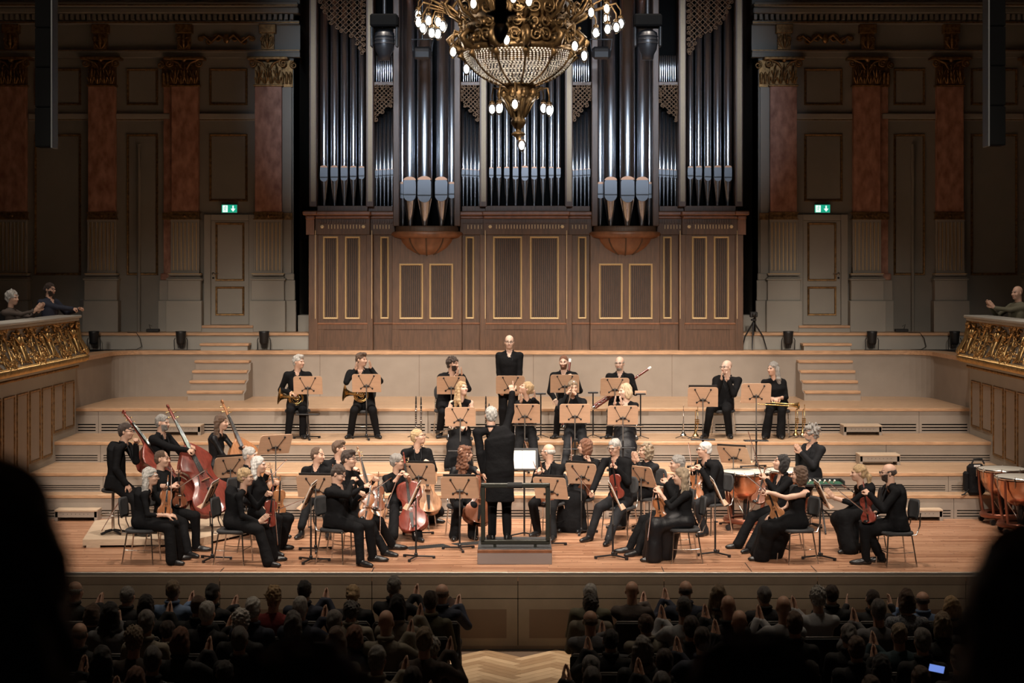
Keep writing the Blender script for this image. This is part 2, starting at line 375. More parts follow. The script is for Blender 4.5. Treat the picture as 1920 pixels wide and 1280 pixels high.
# ---------------------------------------------------------------- back walls
XC = 0.065
def zz(y): return CH-(y-500)/93.0
def xx_(x): return (x-987)/93.0
def pilaster(parent, side, x, extra):
    """pilaster centred at |x| px offset; local build, y front = YW-.16"""
    c = XC+side*x; yf = YW-.17; w = .27
    g = MB()
    g.box(c-.36, c+.36, yf-.12, YW, Z6, 3.35, ch=.01); g.box(c-.33, c+.33, yf-.07, YW, 3.35, 3.76, ch=.01)
    ped = g.build('pedestal', 'wallpaint2', parent)
    g = MB()
    for (z, d, h) in ((3.76, .09, .045), (3.805, .06, .03), (3.85, .05, .05)): g.box(c-w-d, c+w+d, yf-d, YW, z, z+h*.9, ch=.012)
    g.build('base_moulding', 'wallpaint2', ped)
    g = MB(); g.box(c-.345, c+.345, yf-.075, YW, 3.785, 3.80); g.box(c-.33, c+.33, yf-.06, YW, 3.885, 3.898); g.build('gilt_line', 'gilt_paint', ped)
    g = MB(); g.box(c-w, c+w, yf+.03, YW, 3.9, 4.98)
    n = 7; pw = 2*w/n
    for k in range(n+1): g.box(c-w+k*pw-.016, c-w+k*pw+.016, yf, yf+.04, 3.94, 4.94, ch=.008)
    g.box(c-w-.016, c+w+.016, yf, yf+.04, 3.9, 3.945); g.box(c-w-.016, c+w+.016, yf, yf+.04, 4.935, 4.98)
    g.build('fluted_shaft', 'wallpaint2', parent)
    g = MB()
    for k in range(n): g.box(c-w+(k+.5)*pw-.009, c-w+(k+.5)*pw+.009, yf+.022, yf+.032, 3.96, 4.92)
    g.build('gilt_flute', 'gilt_paint', parent)
    g = MB(); g.box(c-w-.03, c+w+.03, yf-.02, YW, 4.98, 5.0); g.box(c-w-.03, c+w+.03, yf-.02, YW, 5.11, 5.13); g.box(c-w-.01, c+w+.01, yf, YW, 5.0, 5.11)
    for k in range(9): g.tube(spiral((c-w+.03+k*.06, yf-.012, 5.055), .028, .01, 1.1, 8, (1, 0, 0), (0, 0, 1), k), .008, 5)
    g.ell((c, yf-.02, 5.055), (.035, .03, .035), 8, 6)
    g.build('ornament_band', 'gilt_dark', parent)
    MB().box(c-w, c+w, yf, YW, 5.13, 7.66, ch=.006).build('marble_shaft', 'marble', parent)
    # composite capital
    g = MB(); g.box(c-w-.03, c+w+.03, yf-.03, YW, 7.66, 7.70, ch=.01); g.box(c-w, c+w, yf, YW, 7.70, 8.15); g.box(c-w-.14, c+w+.14, yf-.13, YW, 8.19, 8.25, ch=.012)
    for row, (z, hh, cnt, ww) in enumerate(((7.72, .17, 4, .15), (7.84, .2, 3, .17))):
        for k in range(cnt):
            lx = c+(k-(cnt-1)/2)*2*w/cnt; L = [(lx, yf-.005, z), (lx, yf-.03, z+hh*.5), (lx, yf-.06, z+hh*.85), (lx, yf-.095, z+hh*.95), (lx, yf-.1, z+hh*.8)]
            g.tube(L, [ww*.3, ww*.48, ww*.42, ww*.3, ww*.12], 7, flat=.35)
            for q in (-1, 1): g.tube([(lx+q*.02, yf-.02, z), (lx+q*.06, yf-.05, z+hh*.6), (lx+q*.065, yf-.08, z+hh*.72)], [.012, .018, .008], 5)
    for q in (-1, 1):
        g.tube(spiral((c+q*(w+.035), yf-.06, 8.12), .085, .015, 1.6, 18, (q, 0, 0), (0, 0, 1), PI/2), .02, 6)
        g.tube([(c+q*.03, yf-.02, 8.0), (c+q*.12, yf-.05, 8.13), (c+q*(w+.03), yf-.07, 8.2)], [.02, .025, .02], 6)
    g.ell((c, yf-.08, 8.2), (.06, .05, .06), 8, 6)
    for k in range(7): g.ell((c-w+.04+k*(2*w-.08)/6, yf-.04, 8.09), .022, 7, 5)
    g.build('capital', 'gilt_dark', parent)
    # console above in the frieze
    g = MB(); g.box(c-.17, c+.17, yf-.14, YW, 8.72, 8.9, ch=.01); g.box(c-.13, c+.13, yf-.1, YW, 8.4, 8.72)
    for q in (-1, 1):
        g.tube(spiral((c+q*.08, yf-.12, 8.6), .06, .015, 1.4, 12, (q, 0, 0), (0, 0, 1), -PI/2), .018, 6); g.tube([(c+q*.06, yf-.1, 8.68), (c+q*.1, yf-.13, 8.5), (c+q*.03, yf-.11, 8.42)], [.02, .03, .01], 6)
    g.tube([(c, yf-.1, 8.7), (c, yf-.16, 8.55), (c, yf-.11, 8.42)], [.03, .045, .01], 7)
    g.build('console', 'gilt_dark', parent)
    if extra:                         # half pilaster standing beside it
        q = extra*side; c2 = c+q*.36; 
        MB().box(c2-.19, c2+.19, YW-.12, YW, Z6, 3.35, ch=.01).build('half_pedestal', 'wallpaint2', parent)
        MB().box(c2-.17, c2+.17, YW-.1, YW, 3.35, 3.76, ch=.01).build('half_pedestal', 'wallpaint2', parent)
        g = MB(); g.box(c2-.15, c2+.15, YW-.09, YW, 3.76, 3.9, ch=.02); g.box(c2-.09, c2+.09, YW-.05, YW, 3.9, 7.66); g.build('half_shaft', 'marble' if extra > 0 else 'wallpaint2', parent)
        g = MB(); g.box(c2-.12, c2+.12, YW-.07, YW, 7.66, 8.2); g.box(c2-.11, c2+.11, YW-.07, YW, 4.98, 5.12)
        for k in range(3): g.tube([(c2-.08+k*.08, YW-.06, 7.72), (c2-.08+k*.08, YW-.1, 7.9), (c2-.08+k*.08, YW-.14, 7.95)], [.03, .045, .015], 6)
        g.tube(spiral((c2+q*.14, YW-.09, 8.1), .08, .015, 1.5, 14, (q, 0, 0), (0, 0, 1), PI/2), .02, 6)
        g.build('half_capital', 'gilt_dark', parent)
def back_wall(s):
    nm = 'left' if s < 0 else 'right'
    xi, xo = 4.62, 10.9
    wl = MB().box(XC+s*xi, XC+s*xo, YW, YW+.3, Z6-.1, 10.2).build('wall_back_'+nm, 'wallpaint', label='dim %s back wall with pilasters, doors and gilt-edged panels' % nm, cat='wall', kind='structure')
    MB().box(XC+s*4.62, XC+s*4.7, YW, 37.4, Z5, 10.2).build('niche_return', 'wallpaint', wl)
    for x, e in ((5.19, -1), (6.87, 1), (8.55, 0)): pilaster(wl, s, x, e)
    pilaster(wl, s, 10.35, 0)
    def panel(x0, x1, ya, yb, m='gilt_dark'):
        a, b = sorted((XC+s*x0, XC+s*x1)); MB().frame(a, b, zz(yb), zz(ya), YW, .05, .03).build('panel_moulding', m, wl)
        MB().box(a+.05, b-.05, YW-.006, YW, zz(yb)+.05, zz(ya)-.05).build('panel_field', 'wallpaint', wl)
    for (x0, x1) in ((5.63, 6.41), (7.44, 8.08), (9.0, 9.95)):
        panel(x0, x1, 127, 196)
    panel(5.63, 6.41, 250, 377); panel(7.44, 8.08, 250, 516); panel(9.0, 9.95, 250, 516)
    for (x0, x1) in ((5.46, 6.6), (7.2, 8.28), (8.82, 10.05)):
        a, b = sorted((XC+s*x0, XC+s*x1)); MB().box(a, b, YW-.07, YW, zz(222), zz(212), ch=.01).box(a, b, YW-.04, YW, zz(226), zz(222)).build('ledge', 'wallpaint2', wl)
        MB().box(a, b, YW-.045, YW, zz(224.5), zz(223)).build('gilt_line', 'gilt_dark', wl)
    # vertical conduit pipe
    MB().tube([(XC+s*7.82, YW-.05, Z6), (XC+s*7.82, YW-.05, zz(270))], .035, 10).build('conduit', 'wallpaint', wl)
    # entablature
    a, b = sorted((XC+s*4.55, XC+s*xo))
    g = MB(); g.box(a, b, YW-.2, YW, 8.25, 8.34); g.box(a, b, YW-.22, YW, 8.34, 8.4, ch=.01); g.box(a, b, YW-.14, YW, 8.4, 8.9); g.box(a, b, YW-.3, YW, 8.9, 8.97, ch=.01); g.box(a, b, YW-.42, YW, 9.1, 9.22, ch=.02); g.box(a, b, YW-.5, YW, 9.22, 9.32, ch=.02); g.box(a, b, YW-.2, YW, 9.32, 10.2)
    en = g.build('entablature', 'wallpaint', wl)
    g = MB()
    n = int((b-a)/.11)
    for k in range(n): g.box(a+k*.11+.02, a+k*.11+.08, YW-.38, YW-.2, 8.98, 9.09)
    g.build('dentil_row', 'wallpaint', wl, kind='stuff')
    g = MB(); g.box(a, b, YW-.51, YW-.49, 9.24, 9.26); g.box(a, b, YW-.235, YW-.21, 8.375, 8.39); g.box(a, b, YW-.31, YW-.3, 8.92, 8.945); g.build('gilt_line', 'gilt_dark', wl)
    # scroll relief in the frieze between the inner consoles
    g = MB(); c = XC+s*6.03
    for q in (-1, 1):
        g.tube([(c, YW-.16, 8.6), (c+q*.15, YW-.19, 8.7), (c+q*.3, YW-.17, 8.55), (c+q*.45, YW-.18, 8.68), (c+q*.58, YW-.16, 8.6)], [.04, .03, .03, .025, .01], 6)
        for k, (dx, r) in enumerate(((.18, .09), (.36, .08), (.52, .06))): g.tube(spiral((c+q*dx, YW-.17, 8.6+(-1)**k*.03), r, .015, 1.5, 14, (q, 0, 0), (0, 0, 1), k), .02, 5)
    g.ell((c, YW-.18, 8.62), (.07, .05, .1), 8, 6); g.build('frieze_relief', 'gilt_dark', wl)
    # door
    d0, d1 = 5.60, 6.37
    a, b = sorted((XC+s*d0, XC+s*d1)); z0, z1 = 2.86, 4.97
    g = MB(); g.box(a-.14, a, YW-.06, YW, Z6, z1+.12, ch=.01); g.box(b, b+.14, YW-.06, YW, Z6, z1+.12, ch=.01); g.box(a, b, YW-.06, YW, z1, z1+.12, ch=.01)
    dr = thing('door_%d' % (1 if s < 0 else 2), 'closed two-panel grey door in the %s back wall under the exit sign' % nm, 'door', ((a+b)/2, YW, Z6), kind='structure')
    T = TR(-(a+b)/2, -YW, -Z6)
    fr = g.build('door_frame', 'wallpaint2', dr, T)
    lf = MB().box(a+.005, b-.005, YW-.03, YW, z0, z1-.005, ch=.005).build('door_leaf', 'wallpaint2', dr, T)
    for (ya, yb) in ((417, 527), (537, 592)):
        MB().frame(a+.09, b-.09, zz(yb), zz(ya), YW-.03, .045, .025).build('panel_moulding', 'gilt_dark', lf, None)
    hx = a+.05 if s < 0 else b-.05; q = 1 if s < 0 else -1
    g = MB(); g.lathe([(.0001, 0), (.028, 0), (.028, .012), (.0001, .012)], 12, M=TR(hx, YW-.03, zz(513)) @ RX(PI/2)); g.tube([(hx, YW-.03, zz(513)), (hx, YW-.085, zz(513)), (hx+q*.12, YW-.085, zz(513))], .009, 8)
    g.build('door_handle', 'chrome', lf)
    MB().lathe([(.0001, 0), (.022, 0), (.022, .012), (.0001, .012)], 12, M=TR(hx, YW-.03, zz(521)) @ RX(PI/2)).build('keyhole_plate', 'black_metal', lf)
    MB().box(a-.13, b+.13, YW-.32, YW, Z6, z0-.055).build('door_step', 'wallpaint2', dr, T); MB().box(a-.13, b+.13, YW-.34, YW, z0-.055, z0-.005, ch=.006).build('door_step_tread', 'oak_lip', dr, T)
    # exit sign
    cx = (a+b)/2; zc = zz(391)
    es = thing('exit_sign', 'green illuminated exit sign with running figure and down arrow above %s door' % nm, 'sign', (cx, YW-.0, zc))
    MB().box(-.16, .16, -.09, 0, -.085, .085, ch=.006).build('housing', mat('sign_edge', (.5, .5, .48), .5), es)
    mat('sign_green', (0.0, .32, .2), .4, emit=(0.01, .36, .22, .9)); mat('sign_white', (.8, .85, .82), .4, emit=(.85, .95, .9, 1.1))
    MB().box(-.154, .154, -.093, -.089, -.079, .079).build('sign_face', 'sign_green', es)
    g = MB(); g.box(-.135, -.035, -.096, -.092, -.068, .068); g.build('doorway_symbol', 'sign_white', es)
    g = MB(); Y = -.0985; 
    def stroke(p, r): g.tube([(x, Y, z) for x, z in p], r, 6, flat=1)
    g.ell((-.075, Y, .048), (.011, .003, .011), 8, 6)
    for p in ([(-.08, .03), (-.088, -.005)], [(-.088, -.005), (-.07, -.025), (-.078, -.055)], [(-.088, -.005), (-.1, -.03), (-.122, -.034)], [(-.08, .028), (-.06, .012), (-.048, .02)], [(-.08, .028), (-.105, .02), (-.112, .0)]): stroke(p, .0055)
    g.build('running_figure', 'sign_green', es)
    g = MB(); g.box(.062, .088, -.097, -.092, -.01, .06); g.prism([(.028, .0), (.122, .0), (.075, -.06)], .092, .097, M=Matrix(((1, 0, 0, 0), (0, 0, -1, 0), (0, 1, 0, 0), (0, 0, 0, 1))))
    g.build('down_arrow', 'sign_white', es)
    return wl
back_wall(-1); back_wall(1)
MB().box(-11, 11, 37.4, 37.6, Z5, 12.5).build('wall_niche', 'black_void', label='black wall of the niche behind the organ', cat='wall', kind='structure')
for s in (-1, 1):
    MB().box(XC+s*4.28, XC+s*4.62, 35.3, 36, Z5, 3.05).build('niche_block', 'wallpaint2', label='low grey block in the dark gap %s of the organ' % ('left' if s < 0 else 'right'), cat='block', kind='structure')
    MB().box(s*10.9, s*11.1, -4, 37.5, HF, 14).build('wall_left' if s < 0 else 'wall_right', 'wallpaint', label='dark %s side wall of the hall behind the gallery' % ('left' if s < 0 else 'right'), cat='wall', kind='structure')
MB().box(-11, 11, -4, 37.6, 14, 14.3).build('ceiling', mat('ceil', (.2, .17, .14), .8), label='dark hall ceiling above the stage', cat='ceiling', kind='structure')
# ---------------------------------------------------------------- side galleries with gilded parapets
def relief(mb, u0, u1, z0, z1, P, rnd):
    """P(u,z,d) -> world point on the curved parapet; scatter of gilded scrolls, flowers, a putto and a cartouche"""
    L = u1-u0
    def tube(pts, r, n=6): mb.tube([P(*q) for q in pts], [x*.68 for x in r] if hasattr(r, '__len__') else r*.7, n)
    def scroll(u, z, r, dr, a0, t=.018, turns=1.6):
        n = 16; tube([(u+dr*math.cos(a0+2*PI*turns*i/n)*(r*(1-.85*i/n)), z+math.sin(a0+2*PI*turns*i/n)*(r*(1-.85*i/n)), .02+.03*i/n) for i in range(n+1)], [t*(1-.4*i/n) for i in range(n+1)])
    def leaf(u, z, a, l, wd=.03):
        tube([(u, z, .01), (u+math.cos(a)*l*.5, z+math.sin(a)*l*.5, .045), (u+math.cos(a)*l, z+math.sin(a)*l, .02)], [wd*.5, wd, wd*.15], 6)
    def ball(u, z, r, d=.03): mb.ell(P(u, z, d), r, 7, 5)
    u = u0+.1; k = 0
    while u < u1-.05:
        if k % 2 == 0:         # oval cartouche with swirling frame
            c = u+.35; zc = (z0+z1)/2-.01
            n = 22; tube([(c+.13*math.cos(2*PI*i/n), zc+.2*math.sin(2*PI*i/n), .05) for i in range(n+1)], .025, 7)
            tube([(c+.2*math.cos(2*PI*i/n), zc+.25*math.sin(2*PI*i/n), .03) for i in range(n+1)], .018, 6)
            for i in range(18): ball(c+.165*math.cos(2*PI*i/18), zc+.225*math.sin(2*PI*i/18), .016, .05)
            for q in (-1, 1):
                scroll(c+q*.2, zc+.22, .08, q, 0, .022); scroll(c+q*.22, zc-.2, .09, q, PI, .022); scroll(c+q*.1, zc+.27, .05, -q, 1, .018)
                for i in range(4): leaf(c+q*.12, zc-.26+.03*i, (-PI/2+q*(.4+.35*i)), .13, .028)
                for i in range(4): leaf(c+q*.24, zc-.1+.08*i, (0 if q > 0 else PI)+rnd.uniform(-.7, .7), .1, .026)
            for i in range(5): leaf(c, zc+.24, PI/2+(i-2)*.5, .1, .03)
            u += .85
        else:                   # cherub figure between scrolls
            c = u+.3; zc = (z0+z1)/2-.02
            ball(c, z1-.03, .045, .06); mb.ell(P(c, zc+.1, .06), (.055, .055, .09), 8, 6); tube([(c, zc+.02, .06), (c-.04, zc-.1, .09), (c-.01, zc-.2, .06)], [.05, .042, .022]); tube([(c, zc+.02, .06), (c+.06, zc-.08, .09), (c+.07, zc-.2, .07)], [.05, .042, .022])
            for q in (-1, 1):
                tube([(c+q*.04, zc+.15, .06), (c+q*.13, zc+.08, .09), (c+q*.18, zc+.17, .07)], [.028, .024, .018])
                tube([(c+q*.2, zc+.2, .03), (c+q*.24, zc+.0, .06), (c+q*.16, zc-.15, .05), (c+q*.26, zc-.24, .04)], [.03, .028, .025, .012])
                scroll(c+q*.3, zc+.13, .075, q, 2, .02); scroll(c+q*.26, zc-.13, .07, -q, 0, .02)
                for i in range(8): ball(c+q*rnd.uniform(.08, .34), zc+rnd.uniform(-.24, .22), rnd.uniform(.018, .034), .04)
                for i in range(6): leaf(c+q*rnd.uniform(.1, .3), zc+rnd.uniform(-.2, .15), rnd.uniform(0, 6.28), rnd.uniform(.07, .13), .025)
            u += .75
        k += 1
def gallery(s):
    nm = 'left' if s < 0 else 'right'; ya, ye = 19.0, 31.1; rnd = random.Random(5)
    wl = MB().box(s*(HW-.04), s*(HW+.25), ya, ye, HF, 2.3).build('wall_gallery_'+nm, 'wallpaint2', label='panelled %s side wall below the gilded gallery' % nm, cat='wall', kind='structure')
    # panels: built in xz then turned to face the hall
    y = ye-.15; k = 0
    while y > 24.2:
        a, b = y-.62, y
        zb = (Z4 if a > Y4-.3 else Z3 if a > Y3-.1 else Z2 if a > Y2-.2 else 0.0)+.14
        M = TR(s*(HW-.04), 0, 0) @ RZ(-s*PI/2) if False else None
        g = MB(); g.frame(0, .62, zb, 2.02, 0, .045, .022)
        R = Matrix(((0, s, 0, s*(HW-.04)), (1 if True else 0, 0, 0, a), (0, 0, 1, 0), (0, 0, 0, 1)))
        g.build('panel_moulding', 'gilt_dark', wl, R)
        MB().box(.045, .575, -.004, 0, zb+.045, 1.975).build('panel_field', 'greige', wl, R)
        y -= .72; k += 1
    t = thing('gallery_parapet', 'gilded ornate parapet of the %s side gallery' % nm, 'parapet', (s*HW, 26, 2.3), kind='structure')
    T = TR(-s*HW, -26, -2.3)
    def P(u, z, d):             # concave frieze: leans out towards the bottom
        q = min(1, max(0, (z-2.47)/.58)); out = .20*(1-q)**1.7+.02
        return Vector((s*(HW-out-d), u, z))
    # frieze body
    n = 10; vs = []
    for i in range(n+1):
        z = 2.45+.62*i/n; p = P(0, z, 0); vs += [(p.x, ya, z), (p.x, ye+.02, z), (s*(HW+.25), ya, z), (s*(HW+.25), ye+.02, z)]
    fs = []
    for i in range(n):
        a = i*4; fs += [(a, a+1, a+5, a+4), (a+1, a+3, a+7, a+5), (a+2, a, a+4, a+6)]
    MB().add(vs, fs, 0, True).build('frieze', mat('frieze_grey', (.32, .30, .27), .6), t, T)
    g = MB(); g.box(s*(HW-.14), s*(HW+.3), ya, ye+.04, 3.12, 3.17, ch=.012); g.box(s*(HW-.1), s*(HW+.27), ya, ye+.02, 3.07, 3.12, ch=.01); g.build('handrail', 'wallpaint2', t, T)
    g = MB()
    for i in range(int((ye-22.5)/.07)): g.ell((s*(HW-.05), ye-.03-i*.07, 3.06), (.02, .026, .022), 6, 4)
    g.build('egg_moulding', 'gilt_dark', t, T, kind='stuff')
    g = MB(); g.box(s*(HW-.2), s*(HW+.25), ya, ye+.04, 2.36, 2.45, ch=.02); g.box(s*(HW-.1), s*(HW+.25), ya, ye+.01, 2.28, 2.36, ch=.015); g.build('cornice', 'wallpaint2', t, T)
    g = MB()
    for i in range(int((ye-22.5)/.062)):
        y = ye+.03-i*.062; xo = s*(HW-.225)
        g.tube([(xo+s*.02, y, 2.47), (xo-s*.035, y-.02, 2.44), (xo-s*.03, y-.045, 2.39), (xo+s*.01, y-.06, 2.35)], [.012, .026, .024, .01], 6); g.ell((xo-s*.02, y-.01, 2.47), .016, 6, 4)
    g.build('leaf_moulding', 'gilt', t, T, kind='stuff')
    g = MB()
    for i in range(int((ye-22.5)/.05)): g.ell((s*(HW-.085), ye-.02-i*.05, 2.26), (.02, .019, .03), 6, 4)
    g.build('bead_moulding', 'gilt_dark', t, T, kind='stuff')
    g = MB(); relief(g, ye-4.2, ye-.12, 2.49, 3.03, P, rnd) if False else relief_rev(g, ye, P, rnd)
    g.build('gilded_relief', 'gilt', t, T, kind='stuff')
def relief_rev(g, ye, P, rnd):
    def P2(u, z, d): return P(ye-u, z, d)
    # corner volute bracket
    g.tube([P2(.06, 3.0, .05), P2(.02, 2.9, .04), P2(.05, 2.72, .03), P2(.0, 2.56, .05), P2(.03, 2.5, .06)], [.03, .05, .04, .055, .03], 8)
    for q in (0, .12):
        g.tube([P2(q+.05*math.cos(a*.7), 3.0+.05*math.sin(a*.7), .06) for a in range(10)], .022, 6); g.tube([P2(q, 2.98, .03), P2(q+.03, 2.75, .05), P2(q-.01, 2.54, .06)], [.03, .025, .03], 6)
    for i in range(9): g.ell(P2(rnd.uniform(-.03, .2), 2.5+rnd.uniform(0, .06), .06), rnd.uniform(.022, .035), 7, 5)
    for i in range(5): g.ell(P2(rnd.uniform(-.02, .16), 2.97+rnd.uniform(0, .06), .06), rnd.uniform(.02, .035), 7, 5)
    class R2: pass
    # alternate cherub, cartouche ... going towards the hall
    relief_k(g, .22, 8.0, P2, rnd)
def relief_k(g, u0, u1, P2, rnd):
    relief(g, u0-.1+.0, u0+.75, 2.5, 3.03, lambda u, z, d: P2(u, z, d), rnd) if False else None
    u = u0; k = 1
    while u < u1:
        # relief() draws cartouche first, so offset its start for cherubs
        if k % 2: seg(g, u, 1, P2, rnd); u += .72
        else: seg(g, u, 0, P2, rnd); u += .9
        k += 1
def seg(g, u, kind, P2, rnd):
    sub = MB()
    for i in range(46):
        a = rnd.uniform(u-.05, u+.75); z = rnd.uniform(2.52, 3.02); g.ell(P2(a, z, .02), rnd.uniform(.012, .026), 6, 4)
        if i % 3 == 0: w = rnd.uniform(0, 6.28); g.tube([P2(a, z, .01), P2(a+.05*math.cos(w), z+.05*math.sin(w), .045), P2(a+.09*math.cos(w), z+.09*math.sin(w), .02)], [.008, .018, .004], 5)
    if kind == 0: relief(sub, u-.1, u+.3, 2.5, 3.03, P2, rnd)
    else:
        # second element of relief starts .85 further on: shift the mapping back
        relief(sub, u-.95, u+.3, 2.5, 3.03, lambda a, z, d: P2(a, z, d) if a > u-.08 else Vector((0, 0, -99)), rnd)
        keep = [f for f in sub.f if all(sub.v[i][2] > -50 for i in f)]
        idx = {}; v = []
        for f in keep:
            for i in f:
                if i not in idx: idx[i] = len(v); v.append(sub.v[i])
        sub.v = v; sub.f = [[idx[i] for i in f] for f in keep]; sub.m = [0]*len(keep); sub.s = [True]*len(keep)
    b = len(g.v); g.v += sub.v; g.f += [[b+i for i in f] for f in sub.f]; g.m += sub.m; g.s += sub.s
gallery(-1); gallery(1)
# balcony the camera stands on
MB().box(-11, 11, -4, 3.0, 2.05, 2.35).build('balcony_floor', 'dark_floor', label='dark floor of the rear balcony', cat='balcony', kind='structure')
MB().box(-11, 11, 2.85, 3.0, 2.35, 3.15).build('balcony_parapet', 'wallpaint', label='parapet of the rear balcony', cat='parapet', kind='structure')
# ---------------------------------------------------------------- organ
OS = 95.5
def ox(x): return (x-986)/OS
def oz(y): return CH-(y-500)/OS
YO = 34.12                                                   # front plane of the case
org = thing('pipe_organ', 'large pipe organ with silver pipes in a brown wooden case', 'organ', (XC, YO, Z5))
OT = TR(0, -YO+34.12, -Z5)
def ob(name, g, m, parent=None): return g.build(name, m, parent or org, OT if parent is None else None)
# y is measured from the front plane (0), positive into the wall
def bx(x0, x1, y0, y1, ya, yb, ch=.006): return MB().box(ox(x0), ox(x1), y0, y1, oz(yb), oz(ya), ch=ch)
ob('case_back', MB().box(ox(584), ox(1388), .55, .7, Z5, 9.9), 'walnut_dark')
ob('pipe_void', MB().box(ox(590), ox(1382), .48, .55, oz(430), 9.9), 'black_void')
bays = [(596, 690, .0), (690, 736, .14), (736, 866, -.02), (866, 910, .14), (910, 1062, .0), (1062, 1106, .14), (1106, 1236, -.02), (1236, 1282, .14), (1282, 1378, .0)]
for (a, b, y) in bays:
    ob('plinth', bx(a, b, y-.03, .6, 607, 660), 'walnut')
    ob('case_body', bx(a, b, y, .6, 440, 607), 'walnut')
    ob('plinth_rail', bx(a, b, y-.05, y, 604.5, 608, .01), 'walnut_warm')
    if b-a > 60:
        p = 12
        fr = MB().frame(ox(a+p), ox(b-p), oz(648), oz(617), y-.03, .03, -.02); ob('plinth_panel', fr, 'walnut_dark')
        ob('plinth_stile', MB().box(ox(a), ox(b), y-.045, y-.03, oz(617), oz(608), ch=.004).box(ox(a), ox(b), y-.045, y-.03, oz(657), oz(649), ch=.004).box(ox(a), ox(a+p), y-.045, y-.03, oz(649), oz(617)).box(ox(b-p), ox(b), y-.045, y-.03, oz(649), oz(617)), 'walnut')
# corner posts
for (a, b) in ((580, 597), (1377, 1392), (688, 700), (1272, 1284), (900, 912), (1060, 1072)):
    ob('corner_post', bx(a, b, -.05 if a in (580, 1377) else -.04, .6, 440, 660), 'walnut')
    e = (a+b)/2+(4 if b < 986 else -4)
    ob('gilt_inlay', MB().box(ox(e)-.006, ox(e)+.006, -.056, -.05 if a in (580, 1377) else -.04, oz(597), oz(432)), 'gilt_paint')
# grilles with gilt frames
def grille(x0, x1, ya, yb, y):
    g = MB().frame(ox(x0), ox(x1), oz(yb), oz(ya), y, .04, .03); f = ob('gilt_frame', g, 'gilt_paint')
    g = MB(); n = max(3, int((x1-x0)/4.2)); wd = (ox(x1)-ox(x0)-.07)/n
    for k in range(n):
        xa = ox(x0)+.035+k*wd; g.box(xa+wd*.14, xa+wd*.86, y-.012, y+.002, oz(yb)+.03, oz(ya)-.03, ch=.01)
    g.box(ox(x0)+.03, ox(x1)-.03, y-.002, y, oz(yb)+.03, oz(ya)-.03, 1)
    gr = ob('grille', g, ['walnut_dark', 'black']); 
for m in (0, 1):
    mx = (lambda a, b: (a, b)) if m == 0 else (lambda a, b: (1972-b, 1972-a))
    for (a, b, ya, yb, y) in ((606, 635, 443, 598, 0), (647, 676, 443, 598, 0), (712, 729, 443, 598, .14), (749, 794, 494, 598, -.02), (805, 850, 494, 598, -.02), (872, 889, 443, 598, .14), (924, 979, 443, 598, 0)):
        a, b = mx(a, b); grille(a, b, ya, yb, y)
# frieze with dentils, gilt ticks and rosettes, cornice
for (a, b, y) in bays:
    if 736 <= a < 866 or 1106 <= a < 1236: continue
    ob('frieze', bx(a-4, b+4, y-.02, .6, 400, 440), 'walnut')
    g = MB(); n = int((b-a)/4.6)
    for k in range(n): g.box(ox(a)+k*.048+.008, ox(a)+k*.048+.036, y-.06, y-.02, oz(418.5), oz(412.5))
    ob('dentil_row', g, 'walnut_dark').__setitem__('kind', 'stuff')
    g = MB(); a2, b2 = (a+18, b-12) if b-a > 60 else (a+8, b-4); n = int((b2-a2)/5.5)
    for k in range(n): xk = ox(a2+(k+.5)*(b2-a2)/n); g.box(xk-.007, xk+.007, y-.032, y-.02, oz(429), oz(421), ch=.004)
    ob('gilt_ticks', g, mat('gilt_pale', (.85, .68, .42), .5)).__setitem__('kind', 'stuff')
    if b-a > 60:
        for xr in (a+9, b-8):
            g = MB()
            for k in range(6): g.ell((ox(xr)+.022*math.cos(k*PI/3), y-.03, oz(425)+.022*math.sin(k*PI/3)), (.016, .012, .016), 6, 4)
            g.ell((ox(xr), y-.035, oz(425)), .016, 7, 5); ob('rosette', g, 'gilt_pale')
    out = .12 if b-a > 60 else .08
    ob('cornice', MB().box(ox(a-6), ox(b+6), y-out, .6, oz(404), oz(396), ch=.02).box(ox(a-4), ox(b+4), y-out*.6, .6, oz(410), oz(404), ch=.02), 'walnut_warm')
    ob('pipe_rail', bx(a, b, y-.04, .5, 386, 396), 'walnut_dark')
for q in (-1, 1):
    xa = 583 if q < 0 else 1389
    ob('cornice_end', MB().box(ox(xa)-.14, ox(xa)+.14, -.16, .6, oz(404), oz(396), ch=.02).box(ox(xa)-.09, ox(xa)+.09, -.1, .6, oz(412), oz(404), ch=.02).box(ox(xa)-.08, ox(xa)+.08, -.07, .6, oz(440), oz(412)), 'walnut_warm')
